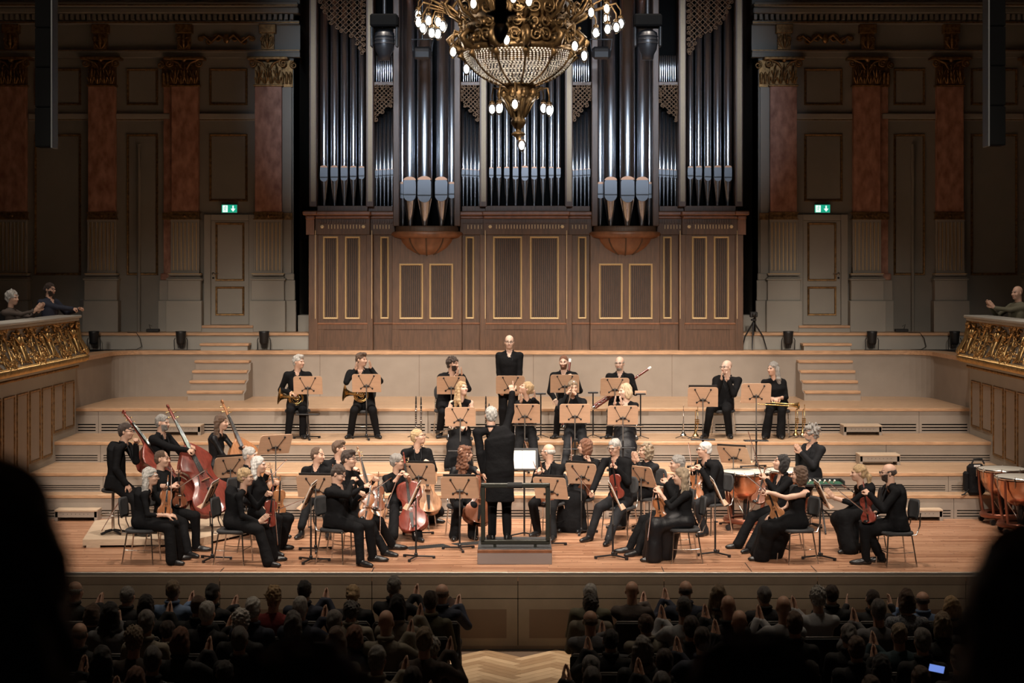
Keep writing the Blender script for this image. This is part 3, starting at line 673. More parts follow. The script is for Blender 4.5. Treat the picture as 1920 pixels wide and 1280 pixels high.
# towers: rounded corbel bowls
for c in (800.5, 1171.5):
    T0 = TR(ox(c), .1, 0)
    g = MB(); g.lathe([(.0001, oz(494)), (.035, oz(492)), (.03, oz(487)), (.07, oz(485.5)), (.075, oz(482)), (.14, oz(480)), (.3, oz(474)), (.43, oz(465)), (.52, oz(454)), (.55, oz(446))], 28, a0=PI, a1=2*PI, M=T0 @ Matrix.Diagonal((1, .62, 1, 1)))
    bowl = ob('corbel_bowl', g, 'walnut_warm')
    g = MB()
    for k in range(5):
        a = PI+PI*(k+.5)/5; g.tube([(math.cos(a)*r*1.01, math.sin(a)*r*1.01*.62, z) for r, z in ((.07, oz(482)), (.16, oz(480)), (.31, oz(474)), (.44, oz(465)), (.53, oz(454)), (.56, oz(446)))], .013, 6, M=T0)
    ob('bowl_rib', g, 'walnut_dark')
    g = MB(); M2 = T0 @ Matrix.Diagonal((1, .62, 1, 1)); g.lathe([(.56, oz(447)), (.66, oz(445)), (.70, oz(441)), (.70, oz(437)), (.66, oz(434)), (.0001, oz(433.5))], 28, a0=PI, a1=2*PI, M=M2); ob('tower_ledge', g, 'walnut_warm')
    ob('tower_base', MB().lathe([(.62, oz(434)), (.62, oz(424)), (.0001, oz(424))], 20, a0=PI, a1=2*PI, M=M2), 'walnut_dark')
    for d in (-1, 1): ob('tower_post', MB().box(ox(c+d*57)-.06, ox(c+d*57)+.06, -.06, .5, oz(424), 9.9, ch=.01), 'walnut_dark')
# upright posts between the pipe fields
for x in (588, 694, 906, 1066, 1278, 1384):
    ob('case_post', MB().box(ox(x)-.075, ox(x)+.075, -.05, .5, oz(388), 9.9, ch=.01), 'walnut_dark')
    g = MB()
    for k in range(4): g.box(ox(x)+.012-.045+k*.022, ox(x)+.012-.03+k*.022, -.058, -.048, oz(378), 9.9)
    ob('gilt_strip', g, mat('gilt_strip', (.24, .17, .09), .45, .3))
ob('top_beam', MB().box(ox(580), ox(1392), -.08, .55, 9.48, 9.62, ch=.02), 'walnut_warm')
# ---- pipes
def pipe(x, y, wd, ymouth, yfoot, ztop, y0top=None):
    """wd px, ymouth = row of lower lip, yfoot = row of foot tip"""
    R = wd/OS/2; g = MB(); zm = oz(ymouth); zf = oz(yfoot); mh = R*1.9+.05
    g.lathe([(R*.28, zf), (R*.36, zf+.03), (R*.98, zm-.01), (R, zm), (R, ztop), (R*.9, ztop)], 20)
    p = g.build('pipe', 'tin', org, TR(ox(x), y, -Z5))
    g = MB(); a = R*.86
    # flattened mouth: upper lip shield, dark slit, lower lip
    up = [(-a, 0), (a, 0), (a, mh*.75), (a*.7, mh*.95), (0, mh*1.02), (-a*.7, mh*.95), (-a, mh*.75)]
    MX = Matrix(((1, 0, 0, 0), (0, 0, -1, -R*.72), (0, 1, 0, zm+.02), (0, 0, 0, 1)))
    MB().prism(up, 0, R*.34, M=MX).build('upper_lip', 'tin_dull', p)
    cap = [(a*math.cos(t*PI/8), mh*.86+a*.55*math.sin(t*PI/8)) for t in range(9)]
    MB().prism(cap, 0, R*.38, M=MX).build('lip_crown', 'copper_lip', p)
    MB().box(-a, a, -R*1.04, -R*.6, zm-.005, zm+.018).build('mouth_slit', 'black', p)
    lo = [(a*math.cos(t*PI/8), -.006-a*.95*math.sin(t*PI/8)) for t in range(9)]
    MB().prism(lo, 0, R*.36, M=Matrix(((1, 0, 0, 0), (0, 0, -1, -R*.72), (0, 1, 0, zm), (0, 0, 0, 1)))).build('lower_lip', 'tin_dull', p)
    return p
YT = 9.85
def lip(x): return 1972-x
for m in (0, 1):
    X = (lambda x: x) if m == 0 else lip
    for k, (x, wd, ym) in enumerate(((606.5, 16.5, 333), (626, 16, 332.5), (644.5, 15, 332), (661.5, 14, 331), (677, 12.5, 330))): pipe(X(x), .2, wd, ym, 386, YT)
    for side, x0, x1 in ((0, 700.5, 737), (1, 864, 901)):
        for k in range(5):
            t = (k+.5)/5; x = x0+(x1-x0)*t; q = t if side == 0 else 1-t
            pipe(X(x), .3, 6.8, 330-q*2.5, 386, oz(226-q*26))
        for k in range(8):
            x = x0+2+(x1-x0-4)*(k+.5)/8
            R = 3.6/OS/2; MB().lathe([(R*.3, oz(152)), (R, oz(126)), (R, oz(102)), (.0001, oz(101))], 10).build('small_pipe', 'tin', org, TR(ox(X(x)), .3, -Z5))
        ob('inner_rail', MB().box(ox(X((x0+x1)/2))-.2, ox(X((x0+x1)/2))+.2, .1, .45, oz(160), oz(153), ch=.008), 'walnut')
    for (x, y, wd, ym) in ((753.5, .3, 17, 364), (768.5, .12, 27, 366), (797, -.06, 29, 368), (827.5, .12, 27, 366), (846, .3, 17, 364)): pipe(X(x), y, wd, ym, 423, YT)
for x, wd, ym in ((921, 9.5, 329), (935, 10.5, 329), (950, 11.5, 330), (966.5, 12.5, 331), (984, 15, 332), (1001.5, 12.5, 331), (1018, 11.5, 330), (1033.5, 10.5, 329), (1047, 9.5, 329)): pipe(x, .2, wd, ym, 386, YT)
# ---- carved fretwork panels
def fret(name, poly, step, y):
    """diagonal lattice clipped to polygon (px rows), with scroll border"""
    pts = [(ox(a), oz(b)) for a, b in poly]
    def inside(p):
        c = False; n = len(pts)
        for i in range(n):
            (x1, y1), (x2, y2) = pts[i], pts[i-1]
            if (y1 > p[1]) != (y2 > p[1]) and p[0] < (x2-x1)*(p[1]-y1)/(y2-y1)+x1: c = not c
        return c
    g = MB(); xs = [p[0] for p in pts]; zs = [p[1] for p in pts]
    for sgn in (-1, 1):
        d = -6.0
        while d < 6:
            seg = []; t = min(zs)
            while t <= max(zs):
                x = (xs[0]+d)+sgn*(t-zs[0])
                if inside((x, t)): seg.append((x, y, t))
                elif len(seg) > 1: g.tube([seg[0], seg[-1]], .011, 5); seg = []
                else: seg = []
                t += .012
            if len(seg) > 1: g.tube([seg[0], seg[-1]], .011, 5)
            d += step
    rr = random.Random(3); n = len(pts)
    for i in range(n):
        a = Vector((pts[i-1][0], 0, pts[i-1][1])); b = Vector((pts[i][0], 0, pts[i][1])); L = (b-a).length
        for k in range(int(L/.11)):
            p = a+(b-a)*((k+.5)*.11/L); p.y = y-.015; g.tube(spiral(p, .045, .012, 1.3, 10, (1, 0, 0), (0, 0, 1), rr.uniform(0, 6)), .012, 5)
    # small flowers on the crossings
    for k in range(int((max(xs)-min(xs))*(max(zs)-min(zs))/(step*step)*1.2)):
        p = (rr.uniform(min(xs), max(xs)), rr.uniform(min(zs), max(zs)))
        if inside(p): g.ell((p[0], y-.015, p[1]), .018, 6, 4)
    ob(name, g, mat('carved', (.15, .085, .045), .5, .35, var=.4, vscale=20))
for m in (0, 1):
    X = (lambda x: x) if m == 0 else lip
    fret('fretwork', [(X(597), -5), (X(682), -5), (X(682), 105), (X(664), 70), (X(645), 62), (X(625), 48), (X(612), 28)], .11, .02)
    fret('fretwork', [(X(700), 162), (X(736), 162), (X(735), 195), (X(720), 205), (X(708), 220), (X(701), 228)], .085, .12)
    fret('fretwork', [(X(863), 162), (X(899), 162), (X(898), 228), (X(886), 210), (X(876), 200), (X(864), 190)], .085, .12)
    fret('fretwork', [(X(1255), 40), (X(1272), 40), (X(1272), 70), (X(1262), 55)], .085, .12) if False else None
# ---------------------------------------------------------------- chandelier
YC = 20.0; CS = F/YC
def cx3(zx): return 760+zx/4.414
ch = thing('chandelier', 'large gilded crystal chandelier with lit egg-shaped bulbs', 'chandelier', ((972-CX)/CS, YC, 0))
def cz(y): return CH-(y-500)/CS
mat('bulb_core', (1, 1, 1), .5, emit=(1, .93, .82, 22)); mat('bulb_glass', (1, 1, 1), .08, trans=1.0, spec=.4); MATS['bulb_glass'].node_tree.nodes['Principled BSDF'].inputs['IOR'].default_value = 1.12
mat('crystal', (.95, .9, .82), .06, trans=.35, spec=.8); mat('bronze', (.12, .07, .028), .42, .8, var=.5, vscale=15, bump=.3, bscale=50)
g = MB(); g.lathe([(.19, cz(157)), (.2, cz(165)), (.175, cz(168)), (.215, cz(176)), (.2, cz(186)), (.14, cz(197)), (.095, cz(210)), (.075, cz(222)), (.085, cz(226)), (.085, cz(232)), (.06, cz(237)), (.035, cz(242)), (.035, cz(246)), (.08, cz(250)), (.08, cz(253)), (.035, cz(257)), (.03, cz(262)), (.0001, cz(262))], 24)
lowb = g.build('lower_body', 'bronze', ch)
g = MB()
for k in range(10): a = 2*PI*k/10; g.ell((.205*math.cos(a), .205*math.sin(a), cz(177)), (.045, .045, .06), 8, 6); g.tube([(.19*math.cos(a), .19*math.sin(a), cz(183)), (.13*math.cos(a), .13*math.sin(a), cz(200)), (.085*math.cos(a), .085*math.sin(a), cz(220))], [.02, .025, .01], 6)
g.build('gadroons', 'bronze', ch)
g = MB(); g.lathe([(.63, cz(101)), (.67, cz(97)), (.66, cz(90)), (.6, cz(84)), (.57, cz(70)), (.6, cz(60)), (.66, cz(52)), (.62, cz(46)), (.56, cz(44)), (.56, cz(36)), (.6, cz(30)), (.5, cz(10)), (.4, cz(-15)), (.3, cz(-60))], 32)
g.build('upper_body', 'bronze', ch)
rr = random.Random(11); g = MB()
for k in range(12):
    a = 2*PI*k/12+.13; er = Vector((math.cos(a), math.sin(a), 0)); et = Vector((-math.sin(a), math.cos(a), 0)); up = Vector((0, 0, 1))
    def Q(r, t, y): return er*r+et*t+up*cz(y)
    g.tube([Q(.6, 0, 98), Q(.74, 0, 92), Q(.8, 0, 78), Q(.72, 0, 66), Q(.62, 0, 70)], [.03, .045, .04, .035, .015], 7)
    for q in (-1, 1):
        g.tube(spiral(Q(.66, q*.12, 78), .085, .015, 1.6, 16, et*q, up, 0), .017, 6); g.tube(spiral(Q(.63, q*.1, 52), .07, .012, 1.5, 14, et*q, up, 2), .015, 6); g.tube(spiral(Q(.68, q*.1, 25), .11, .02, 1.4, 14, et*q, up, 1), .014, 6)
        for i in range(3): p = Q(.66+rr.uniform(-.02, .05), q*rr.uniform(.02, .16), rr.uniform(50, 98)); g.ell(p, rr.uniform(.018, .035), 7, 5)
    g.tube([Q(.62, 0, 45), Q(.78, 0, 30), Q(.85, 0, 10), Q(.75, 0, -10), Q(.5, 0, -20)], [.02, .028, .025, .02, .015], 7)
    g.tube([Q(.64, 0, 100), Q(.67, 0, 106), Q(.6, 0, 118)], [.02, .045, .006], 6)
g.build('scrollwork', 'bronze', ch)
prof = [(.635, 101), (.625, 108), (.6, 116), (.56, 125), (.5, 135), (.42, 144.5), (.33, 152), (.24, 158), (.19, 161)]
g = MB()
for k in range(12):
    a = 2*PI*k/12+.13; g.tube([(r*1.015*math.cos(a), r*1.015*math.sin(a), cz(y)) for r, y in prof], .013, 6)
g.build('bowl_ribs', 'bronze', ch)
g = MB(); ys = [p[1] for p in prof]; rs = [p[0] for p in prof]
for i in range(17):
    y = 102+i*3.5; r = float(np.interp(y, ys, rs)); n = max(24, int(2*PI*r/.042)); hz = .0105
    for k in range(n):
        a = 2*PI*(k+.5*(i % 2))/n; c = Vector((r*math.cos(a), r*math.sin(a), cz(y))); t = Vector((-math.sin(a), math.cos(a), 0))*.0155; o = Vector((math.cos(a), math.sin(a), 0))*.008; u = Vector((0, 0, .0125))
        g.add([c+t, c-t, c+o, c-o, c+u, c-u], [(0, 2, 4), (2, 1, 4), (1, 3, 4), (3, 0, 4), (2, 0, 5), (1, 2, 5), (3, 1, 5), (0, 3, 5)])
g.build('crystal_beads', 'crystal', ch, kind='stuff')
MB().tube([(0, 0, cz(-60)), (0, 0, 14)], .04, 8).build('suspension_rod', 'bronze', ch)
bl = []
up = [(105, 120), (112, 190), (147, 235), (192, 165), (275, 185), (220, 275), (268, 275), (310, 220), (582, 125), (685, 105), (898, 95), (1020, 120), (1400, 125), (1537, 105), (1665, 75), (1668, 150), (1672, 245), (1745, 230), (1785, 190), (1575, 275)]
egg = MB().lathe([(.0001, -.078), (.018, -.07), (.036, -.045), (.048, -.01), (.05, .015), (.042, .045), (.028, .06), (.02, .066)], 16).mesh('bulb_glass', 'bulb_glass')
core = MB().lathe([(.0001, -.05), (.016, -.042), (.027, -.015), (.026, .012), (.016, .035), (.0001, .045)], 12).mesh('bulb_core', 'bulb_core')
cap = MB().lathe([(.022, .06), (.034, .068), (.03, .085), (.014, .1), (.0001, .1)], 12).mesh('bulb_cap', MATS['bronze'])
X0 = (972-CX)/CS
def bulb(zx, zy, r, sg, rb, yb):
    x = (cx3(zx)-972)/CS; z = CH-(zy/4.414-500)/CS; r = max(r, abs(x)+.001); y = sg*math.sqrt(r*r-x*x)
    b = link('bulb', core, ch, TR(x, y, z)); link('bulb_glass', egg, b); link('bulb_cap', cap, b)
    d = Vector((x, y, 0)).normalized(); p = Vector((x, y, z+.1)); q = d*rb+Vector((0, 0, cz(yb)))
    MB().tube([p, p+Vector((0, 0, .05)), p*.9+q*.1+Vector((0, 0, .14))-Vector((0, 0, 0)), p*.5+q*.5+Vector((0, 0, .1)), q], [.008, .01, .012, .014, .018], 7).build('arm', 'bronze', ch)
for i, (a, b) in enumerate(up): bulb(a, b, 1.02 if abs(cx3(a)-972) < 120 else .5, -1 if i % 3 else 1, .6, 40)
for i, (a, b) in enumerate(((403, 450), (495, 530), (843, 400), (1393, 420), (1475, 480))): bulb(a, b, .78, 1 if i == 1 else -1, .62, 80)
for i, (a, b) in enumerate(((715, 890), (778, 915), (908, 885), (1145, 880), (1190, 915))): bulb(a, b, .36, -1 if i in (1, 2, 4) else 1, .18, 176)
b = link('bulb', core, ch, TR((cx3(963)-972)/CS, 0, cz(272))); link('bulb_glass', egg, b)
for k, (x, y, z, e) in enumerate(((0, 0, 118, 8),)):
    ld = bpy.data.lights.new('chandelier_light', 'POINT'); ld.energy = e; ld.color = (1, .88, .72); ld.shadow_soft_size = .12
    lo = bpy.data.objects.new('chandelier_light', ld); COL.objects.link(lo); lo.location = (X0+x, YC+y, cz(z))
# nearer chandelier, unlit: only its finial hangs into the picture
Yn = 10.0; ns = F/Yn
def nz(y): return CH-(y-500)/ns
nc = thing('unlit_chandelier', 'dark finial and unlit glass bulb of a nearer chandelier', 'chandelier', ((939-CX)/ns, Yn, 0))
MB().lathe([(.0001, nz(83)), (.018, nz(80)), (.036, nz(68)), (.044, nz(55)), (.04, nz(48)), (.03, nz(44))], 16).build('glass_bulb', mat('dim_glass', (.25, .23, .2), .25, trans=.3), nc, TR(0, 0, 0))
MB().lathe([(.03, nz(46)), (.04, nz(40)), (.045, nz(32)), (.085, nz(28)), (.08, nz(24)), (.035, nz(18)), (.035, nz(0)), (.04, nz(-20)), (.1, nz(-35)), (.22, nz(-60)), (.5, nz(-110)), (.6, nz(-140)), (.55, nz(-170)), (.05, nz(-190)), (.03, 14)], 20).build('body', 'black_metal', nc)
# ---------------------------------------------------------------- hanging stage fixtures
def moving_head(x, y0, y1, Y, label, wpx):
    s = F/Y; cx = (x-CX)/s; zt = CH-(y0-500)/s; zb = CH-(y1-500)/s; w = wpx/s/2; H = zt-zb
    t = thing('moving_head_light', label, 'stage light', (cx, Y, zb))
    MB().box(-w, w, -w*.8, w*.8, H*.72, H, ch=.03).build('base', 'black_void', t)
    for q in (-1, 1): MB().box(q*w*.8, q*w, -w*.35, w*.35, H*.28, H*.75, ch=.02).build('yoke_arm', 'black', t)
    MB().lathe([(.0001, 0), (w*.42, 0), (w*.48, H*.12), (w*.66, H*.22), (w*.74, H*.4), (w*.7, H*.6), (w*.4, H*.66), (.0001, H*.66)], 18).build('head', 'black_metal', t)
    for k in range(3): MB().tube([(w*.745*math.cos(a*PI/9), w*.745*math.sin(a*PI/9), H*(.36+.08*k)) for a in range(18)], .008, 5, closed=True).build('cooling_fin', 'black_metal', t)
    MB().tube([(0, 0, H), (0, 0, 14-zb)], .03, 8).build('suspension_pipe', 'black_metal', t)
moving_head(721, 28, 113, 30, 'black moving-head light hanging left of the chandelier', 52); moving_head(1214, 28, 112, 30, 'black moving-head light hanging right of the chandelier', 52)
def small_lamp(x, Y, label):
    s = F/Y; t = thing('stage_spot', label, 'stage light', ((x-CX)/s, Y, CH-(110-500)/s)); MB().box(-.17, .17, -.15, .2, 0, .2, ch=.05, M=RX(.25)).build('housing', 'black', t); MB().tube([(-.17, 0, .12), (-.2, 0, .35), (.2, 0, .35), (.17, 0, .12)], .014, 6).build('yoke', 'black_metal', t); MB().tube([(0, 0, .35), (0, 0, 14-(CH-(110-500)/s))], .018, 6).build('suspension_pipe', 'black_metal', t)
small_lamp(792, 31.5, 'small black stage lamp before the organ, left'); small_lamp(1127, 31.5, 'small black stage lamp before the organ, right')
def line_array(x, yb, Y, label, s0):
    s = F/Y; zb = CH-(yb-500)/s; t = thing('column_loudspeaker', label, 'loudspeaker', ((x-CX)/s, Y, zb))
    for k in range(9): MB().box(-.1, .1, -.12, .14, k*.5+.003, k*.5+.497, ch=.01).build('module', 'black_void', t); MB().box(-.09, .09, -.124, -.118, k*.5+.02, k*.5+.48).build('grille', 'black_void', t)
    MB().box(s0*.1, s0*.125, -.13, .13, -.01, 4.5, ch=.004).build('side_rail', mat('dark_grey', (.03, .032, .032), .5), t); MB().tube([(0, 0, 4.5), (0, 0, 14-zb)], .02, 6).build('suspension_cable', 'black_metal', t)
line_array(85, 277, 22, 'tall black column loudspeaker hanging at left', 1); line_array(1866, 274, 22, 'tall black column loudspeaker hanging at right', -1)
# ---------------------------------------------------------------- uplights on the organ platform
_fl = []
def uplight(x, label):
    Y = 34.25; M = TR((x-CX)*Y/F, Y, Z5-.01)
    if _fl: return copy_tree(_fl[0], label, M)
    t = thing('floor_spotlight', label, 'spotlight', M=M, group='black can lights on the organ platform')
    MB().lathe([(.0001, .12), (.07, .12), (.085, .16), (.1, .34), (.105, .38), (.095, .38), (.09, .35), (.0001, .34)], 18).build('can', 'black', t)
    for q in (-1, 1): MB().tube([(q*.11, 0, .25), (q*.13, 0, .2), (q*.125, 0, .02)], .009, 6).build('yoke_arm', 'black_metal', t)
    MB().box(-.15, .15, -.05, .05, 0, .02, ch=.005).build('base_plate', 'black_metal', t); g = MB()
    for k in range(5): g.tube([(-.05+.025*k, -.03, .12), (-.045+.022*k, -.035, .05)], .007, 5)
    g.build('cable_plugs', 'black_metal', t); MB().tube([(.1, -.04, .01), (.25, -.08, .01), (.38, -.02, .01), (.3, .05, .01)], .008, 5).build('cable', 'rubber', t)
    _fl.append(t); return t
for x, l in ((176, 'black can light at the far left end of the organ platform'), (339, 'black can light left of the left portable step'), (495, 'black can light between left step and organ'), (1478, 'black can light between organ and right step'), (1635, 'black can light right of the right portable step'), (1790, 'black can light at the far right end of the organ platform')): uplight(x, l)
Y = 34.3; t = thing('camera_tripod', 'black tripod with a small camera right of the organ', 'tripod', ((1413-CX)*Y/F, Y, Z5-.01))
for k in range(3): a = .35+2*PI*k/3; MB().tube([(0, 0, .56), (.2*math.cos(a), .13*math.sin(a), .28), (.29*math.cos(a), .18*math.sin(a), .0)], [.018, .014, .01], 7).build('leg', 'black_metal', t)
MB().tube([(0, 0, .3), (0, 0, .64)], .014, 8).build('column', 'black_metal', t); MB().box(-.05, .05, -.05, .05, .58, .62, ch=.01).build('pan_head', 'black_metal', t)
MB().box(-.075, .075, -.05, .06, .65, .76, ch=.015).lathe([(.0001, 0), (.035, 0), (.038, .06), (.0001, .06)], 14, M=TR(0, -.05, .705) @ RX(PI/2)).build('camera_body', 'black', t)
for x, s, l in ((287, 1, 'small dark device with cables on the step at left'), (1690, -1, 'small dark device on the step at right')):
    Y = 34.8; t = thing('cable_box', l, 'device', ((x-CX)*Y/F, Y, Z6)); MB().box(-.13, .13, -.06, .06, .01, .07, ch=.01).build('housing', 'black', t); MB().tube([(-.05*s, 0, .06), (-.08*s, 0, .16), (-.02*s, 0, .12)], .007, 5).build('plug', 'rubber', t)
for x, l in ((255, 'black cable hanging over the left painted step'), (1725, 'black cable hanging over the right painted step')):
    Y = Y6-.045; p = (x-CX)*Y/F; MB().tube([(p-.2, Y6+.1, Z6+.01), (p, Y6-.02, Z6+.01), (p+.08, Y6-.05, Z6-.1), (p+.12, Y6-.06, Z5+.06), (p+.02, Y6-.08, Z5+.005), (p-.2, Y6-.1, Z5)], .008, 6).build('cable', 'rubber', label=l, cat='cable')
# ---------------------------------------------------------------- people: implicit bodies meshed as one continuous surface
mat('skin', (0.60, 0.37, 0.27), 0.5, var=0.08, vscale=14); mat('skin_pale', (0.68, 0.46, 0.36), 0.5, var=0.08, vscale=14); mat('skin_tan', (0.45, 0.26, 0.17), 0.5, var=0.08, vscale=14)
mat('lips', (0.42, 0.16, 0.13), 0.45); mat('eye', (0.03, 0.025, 0.02), 0.2)
mat('cloth_black', (0.007, 0.007, 0.008), 0.85, bump=0.6, bscale=8, spec=.13, bdist=.03); mat('cloth_black2', (0.009, 0.009, 0.0105), 0.8, bump=0.6, bscale=8, spec=.18, bdist=.03)
mat('silk_black', (0.008, 0.008, 0.010), 0.5, spec=.25, bump=0.6, bscale=6, bdist=.035); mat('cloth_char', (0.015, 0.0155, 0.018), 0.8, bump=0.6, bscale=8, spec=.18, bdist=.03)
mat('shoe_black', (0.010, 0.010, 0.011), 0.34)
def hairmat(n, c): return mat('hair_'+n, c, 0.5, var=0.45, vscale=30, stretch=(3, 3, .6), bump=0.9, bscale=90, sheen=0.1)
for n, c in dict(grey=(.30, .28, .26), lightgrey=(.50, .48, .45), white=(.68, .66, .63), darkgrey=(.13, .12, .115), brown=(.10, .055, .032), darkbrown=(.045, .027, .02), black=(.016, .014, .014), auburn=(.17, .065, .03), blond=(.50, .34, .18), ash=(.27, .20, .13), lightblond=(.60, .46, .30), salt=(.2, .185, .175)).items(): hairmat(n, c)
class Vox:
    def __init__(s, lo, hi, h):
        s.h = h; s.lo = np.array(lo, float)-2*h; n = np.ceil((np.array(hi, float)+2*h-s.lo)/h).astype(int)+1; s.n = n
        s.f = np.full(n, 1.0, np.float32); s.m = np.zeros(n, np.int8)
    def reg(s, lo, hi, pad):
        a = np.maximum(np.floor((np.array(lo)-pad-s.lo)/s.h).astype(int), 0); b = np.minimum(np.ceil((np.array(hi)+pad-s.lo)/s.h).astype(int)+1, s.n)
        if np.any(b <= a): return None
        sl = tuple(slice(a[i], b[i]) for i in range(3))
        g = np.meshgrid(*[(np.arange(a[i], b[i])*s.h+s.lo[i]).astype(np.float32) for i in range(3)], indexing='ij')
        return sl, np.stack(g, -1)
    def merge(s, sl, d, mi, k, op='add'):
        f = s.f[sl]
        if op == 'add':
            m = s.m[sl]; m[d < f] = mi
            hh = np.maximum(k-np.abs(f-d), 0)/k if k > 0 else 0; s.f[sl] = np.minimum(f, d)-hh*hh*k*.25
        else:
            d = -d; hh = np.maximum(k-np.abs(f-d), 0)/k; s.f[sl] = np.maximum(f, d)+hh*hh*k*.25
    def cap(s, a, b, ra, rb, mi=0, k=.02):
        a = np.array(a, float); b = np.array(b, float); R = max(ra, rb)
        q = s.reg(np.minimum(a, b)-R, np.maximum(a, b)+R, k+2*s.h)
        if q is None: return
        sl, P = q; ab = b-a; L = max(ab@ab, 1e-9); t = np.clip(((P-a)@ab)/L, 0, 1)
        d = np.linalg.norm(P-(a+t[..., None]*ab), axis=-1)-(ra+(rb-ra)*t)
        s.merge(sl, d.astype(np.float32), mi, k)
    def ell(s, c, r, mi=0, k=.02, R=None, op='add'):
        c = np.array(c, float); r = np.array(r, float); M = max(r)
        q = s.reg(c-M, c+M, k+2*s.h)
        if q is None: return
        sl, P = q; D = P-c
        if R is not None: D = D@R                       # R columns = local axes
        k0 = np.linalg.norm(D/r, axis=-1); k1 = np.maximum(np.linalg.norm(D/(r*r), axis=-1), 1e-6)
        d = k0*(k0-1)/k1
        s.merge(sl, d.astype(np.float32), mi, k, op)
    def loft(s, p0, p1, lat, fwd, prof, mi=0, k=.03):
        """prof rows: t, half width, half depth, forward offset, measured along p0->p1"""
        p0 = np.array(p0, float); p1 = np.array(p1, float); ax = p1-p0; L = np.linalg.norm(ax); ax /= L; M = max(max(r[1], r[2]) for r in prof)+.1
        q = s.reg(np.minimum(p0, p1)-M, np.maximum(p0, p1)+M, k)
        if q is None: return
        sl, P = q; D = P-p0; t = (D@ax)/L; T = [r[0] for r in prof]
        wd = np.interp(t, T, [r[1] for r in prof]); dp = np.interp(t, T, [r[2] for r in prof]); of = np.interp(t, T, [r[3] for r in prof])
        x = D@lat; y = D@fwd-of
        e = (np.abs(x/wd)**2.3+np.abs(y/dp)**2.3)**(1/2.3)
        d = (e-1)*np.minimum(wd, dp)
        z = np.maximum(t-T[-1], T[0]-t)*L
        d = np.where(z > 0, np.sqrt(np.maximum(d, 0)**2+z**2)+np.minimum(d, 0)*0, np.maximum(d, z))
        s.merge(sl, d.astype(np.float32), mi, k)
    def noise(s, amp, fr, seed=0):
        r = np.random.RandomState(seed); g = np.meshgrid(*[np.arange(s.n[i])*s.h+s.lo[i] for i in range(3)], indexing='ij'); o = 0
        for i in range(9):
            v = r.normal(size=3); v *= fr*r.uniform(.45, 1.9)/np.linalg.norm(v); o = o+np.sin(g[0]*v[0]+g[1]*v[1]+g[2]*v[2]+r.uniform(0, 6))
        s.f += (amp*.36*o).astype(np.float32)
    def mesh(s):
        f = s.f; ins = f < 0; n = s.n
        c = [ins[i:n[0]-1+i, j:n[1]-1+j, k:n[2]-1+k] for i in (0, 1) for j in (0, 1) for k in (0, 1)]
        cnt = sum(x.astype(np.int8) for x in c); act = (cnt > 0) & (cnt < 8)
        idx = -np.ones(act.shape, np.int64); I = np.argwhere(act); idx[act] = np.arange(len(I))
        acc = np.zeros((len(I), 3)); num = np.zeros(len(I))
        corner = lambda o: f[I[:, 0]+o[0], I[:, 1]+o[1], I[:, 2]+o[2]]
        for ax in range(3):
            for u in (0, 1):
                for v in (0, 1):
                    o = [0, 0, 0]; o[(ax+1) % 3] = u; o[(ax+2) % 3] = v; o2 = list(o); o2[ax] = 1
                    a = corner(o); b = corner(o2); m = (a < 0) != (b < 0); t = np.where(m, a/np.where(m, a-b, 1), 0)
                    p = np.array(o, float)+np.zeros((len(I), 3)); p[:, ax] += t
                    acc[m] += p[m]; num[m] += 1
        V = (I+acc/num[:, None])*s.h+s.lo; mv = s.m[I[:, 0], I[:, 1], I[:, 2]]
        Fs = []
        for ax in range(3):
            sh = [slice(1, n[0]-1), slice(1, n[1]-1), slice(1, n[2]-1)]; sa = list(sh); sb = list(sh); sa[ax] = slice(0, n[ax]-1); sb[ax] = slice(1, n[ax])
            A = ins[tuple(sa)]; B = ins[tuple(sb)]; E = np.argwhere(A != B)
            if len(E) == 0: continue
            off = np.ones(3, int); off[ax] = 0; E0 = E+off; flip = A[tuple(E.T)]
            u = np.zeros(3, int); u[(ax+1) % 3] = 1; v = np.zeros(3, int); v[(ax+2) % 3] = 1
            g = lambda q: idx[tuple(q.T)]
            q = np.stack([g(E0-u-v), g(E0-v), g(E0), g(E0-u)], 1); q[~flip] = q[~flip][:, ::-1]; Fs.append(q)
        return V, np.concatenate(Fs), mv
def np_mesh(name, parts, mats):
    """parts: list of (V, F, facemat)"""
    V = np.concatenate([p[0] for p in parts]); b = 0; Fs = []; fm = []
    for v, f, m in parts: Fs.append(f+b); b += len(v); fm.append(m)
    Fq = np.concatenate(Fs).astype(np.int32); fm = np.concatenate(fm).astype(np.int32); N = len(Fq)
    me = bpy.data.meshes.new(name); me.vertices.add(len(V)); me.vertices.foreach_set('co', V.astype(np.float32).ravel())
    me.loops.add(4*N); me.loops.foreach_set('vertex_index', Fq.ravel()); me.polygons.add(N); me.polygons.foreach_set('loop_start', np.arange(0, 4*N, 4, dtype=np.int32))
    for m in mats: me.materials.append(MATS[m] if isinstance(m, str) else m)
    me.polygons.foreach_set('material_index', fm); me.polygons.foreach_set('use_smooth', np.ones(N, bool)); me.update(calc_edges=True)
    return me
def nv(v): v = np.array(v, float); return v/max(np.linalg.norm(v), 1e-9)
def ik(a, c, l1, l2, hint):
    a = np.array(a, float); c = np.array(c, float); d = c-a; L = np.linalg.norm(d)
    if L > (l1+l2)*.995: c = a+d/L*(l1+l2)*.995; L = (l1+l2)*.995; d = c-a
    if L < abs(l1-l2)+.02: L = abs(l1-l2)+.02; c = a+nv(d)*L; d = c-a
    u = d/L; x = (l1*l1-l2*l2+L*L)/(2*L); h = math.sqrt(max(l1*l1-x*x, 0)); q = np.array(hint, float); q = q-u*(q@u); q = nv(q)
    return a+u*x+q*h, c
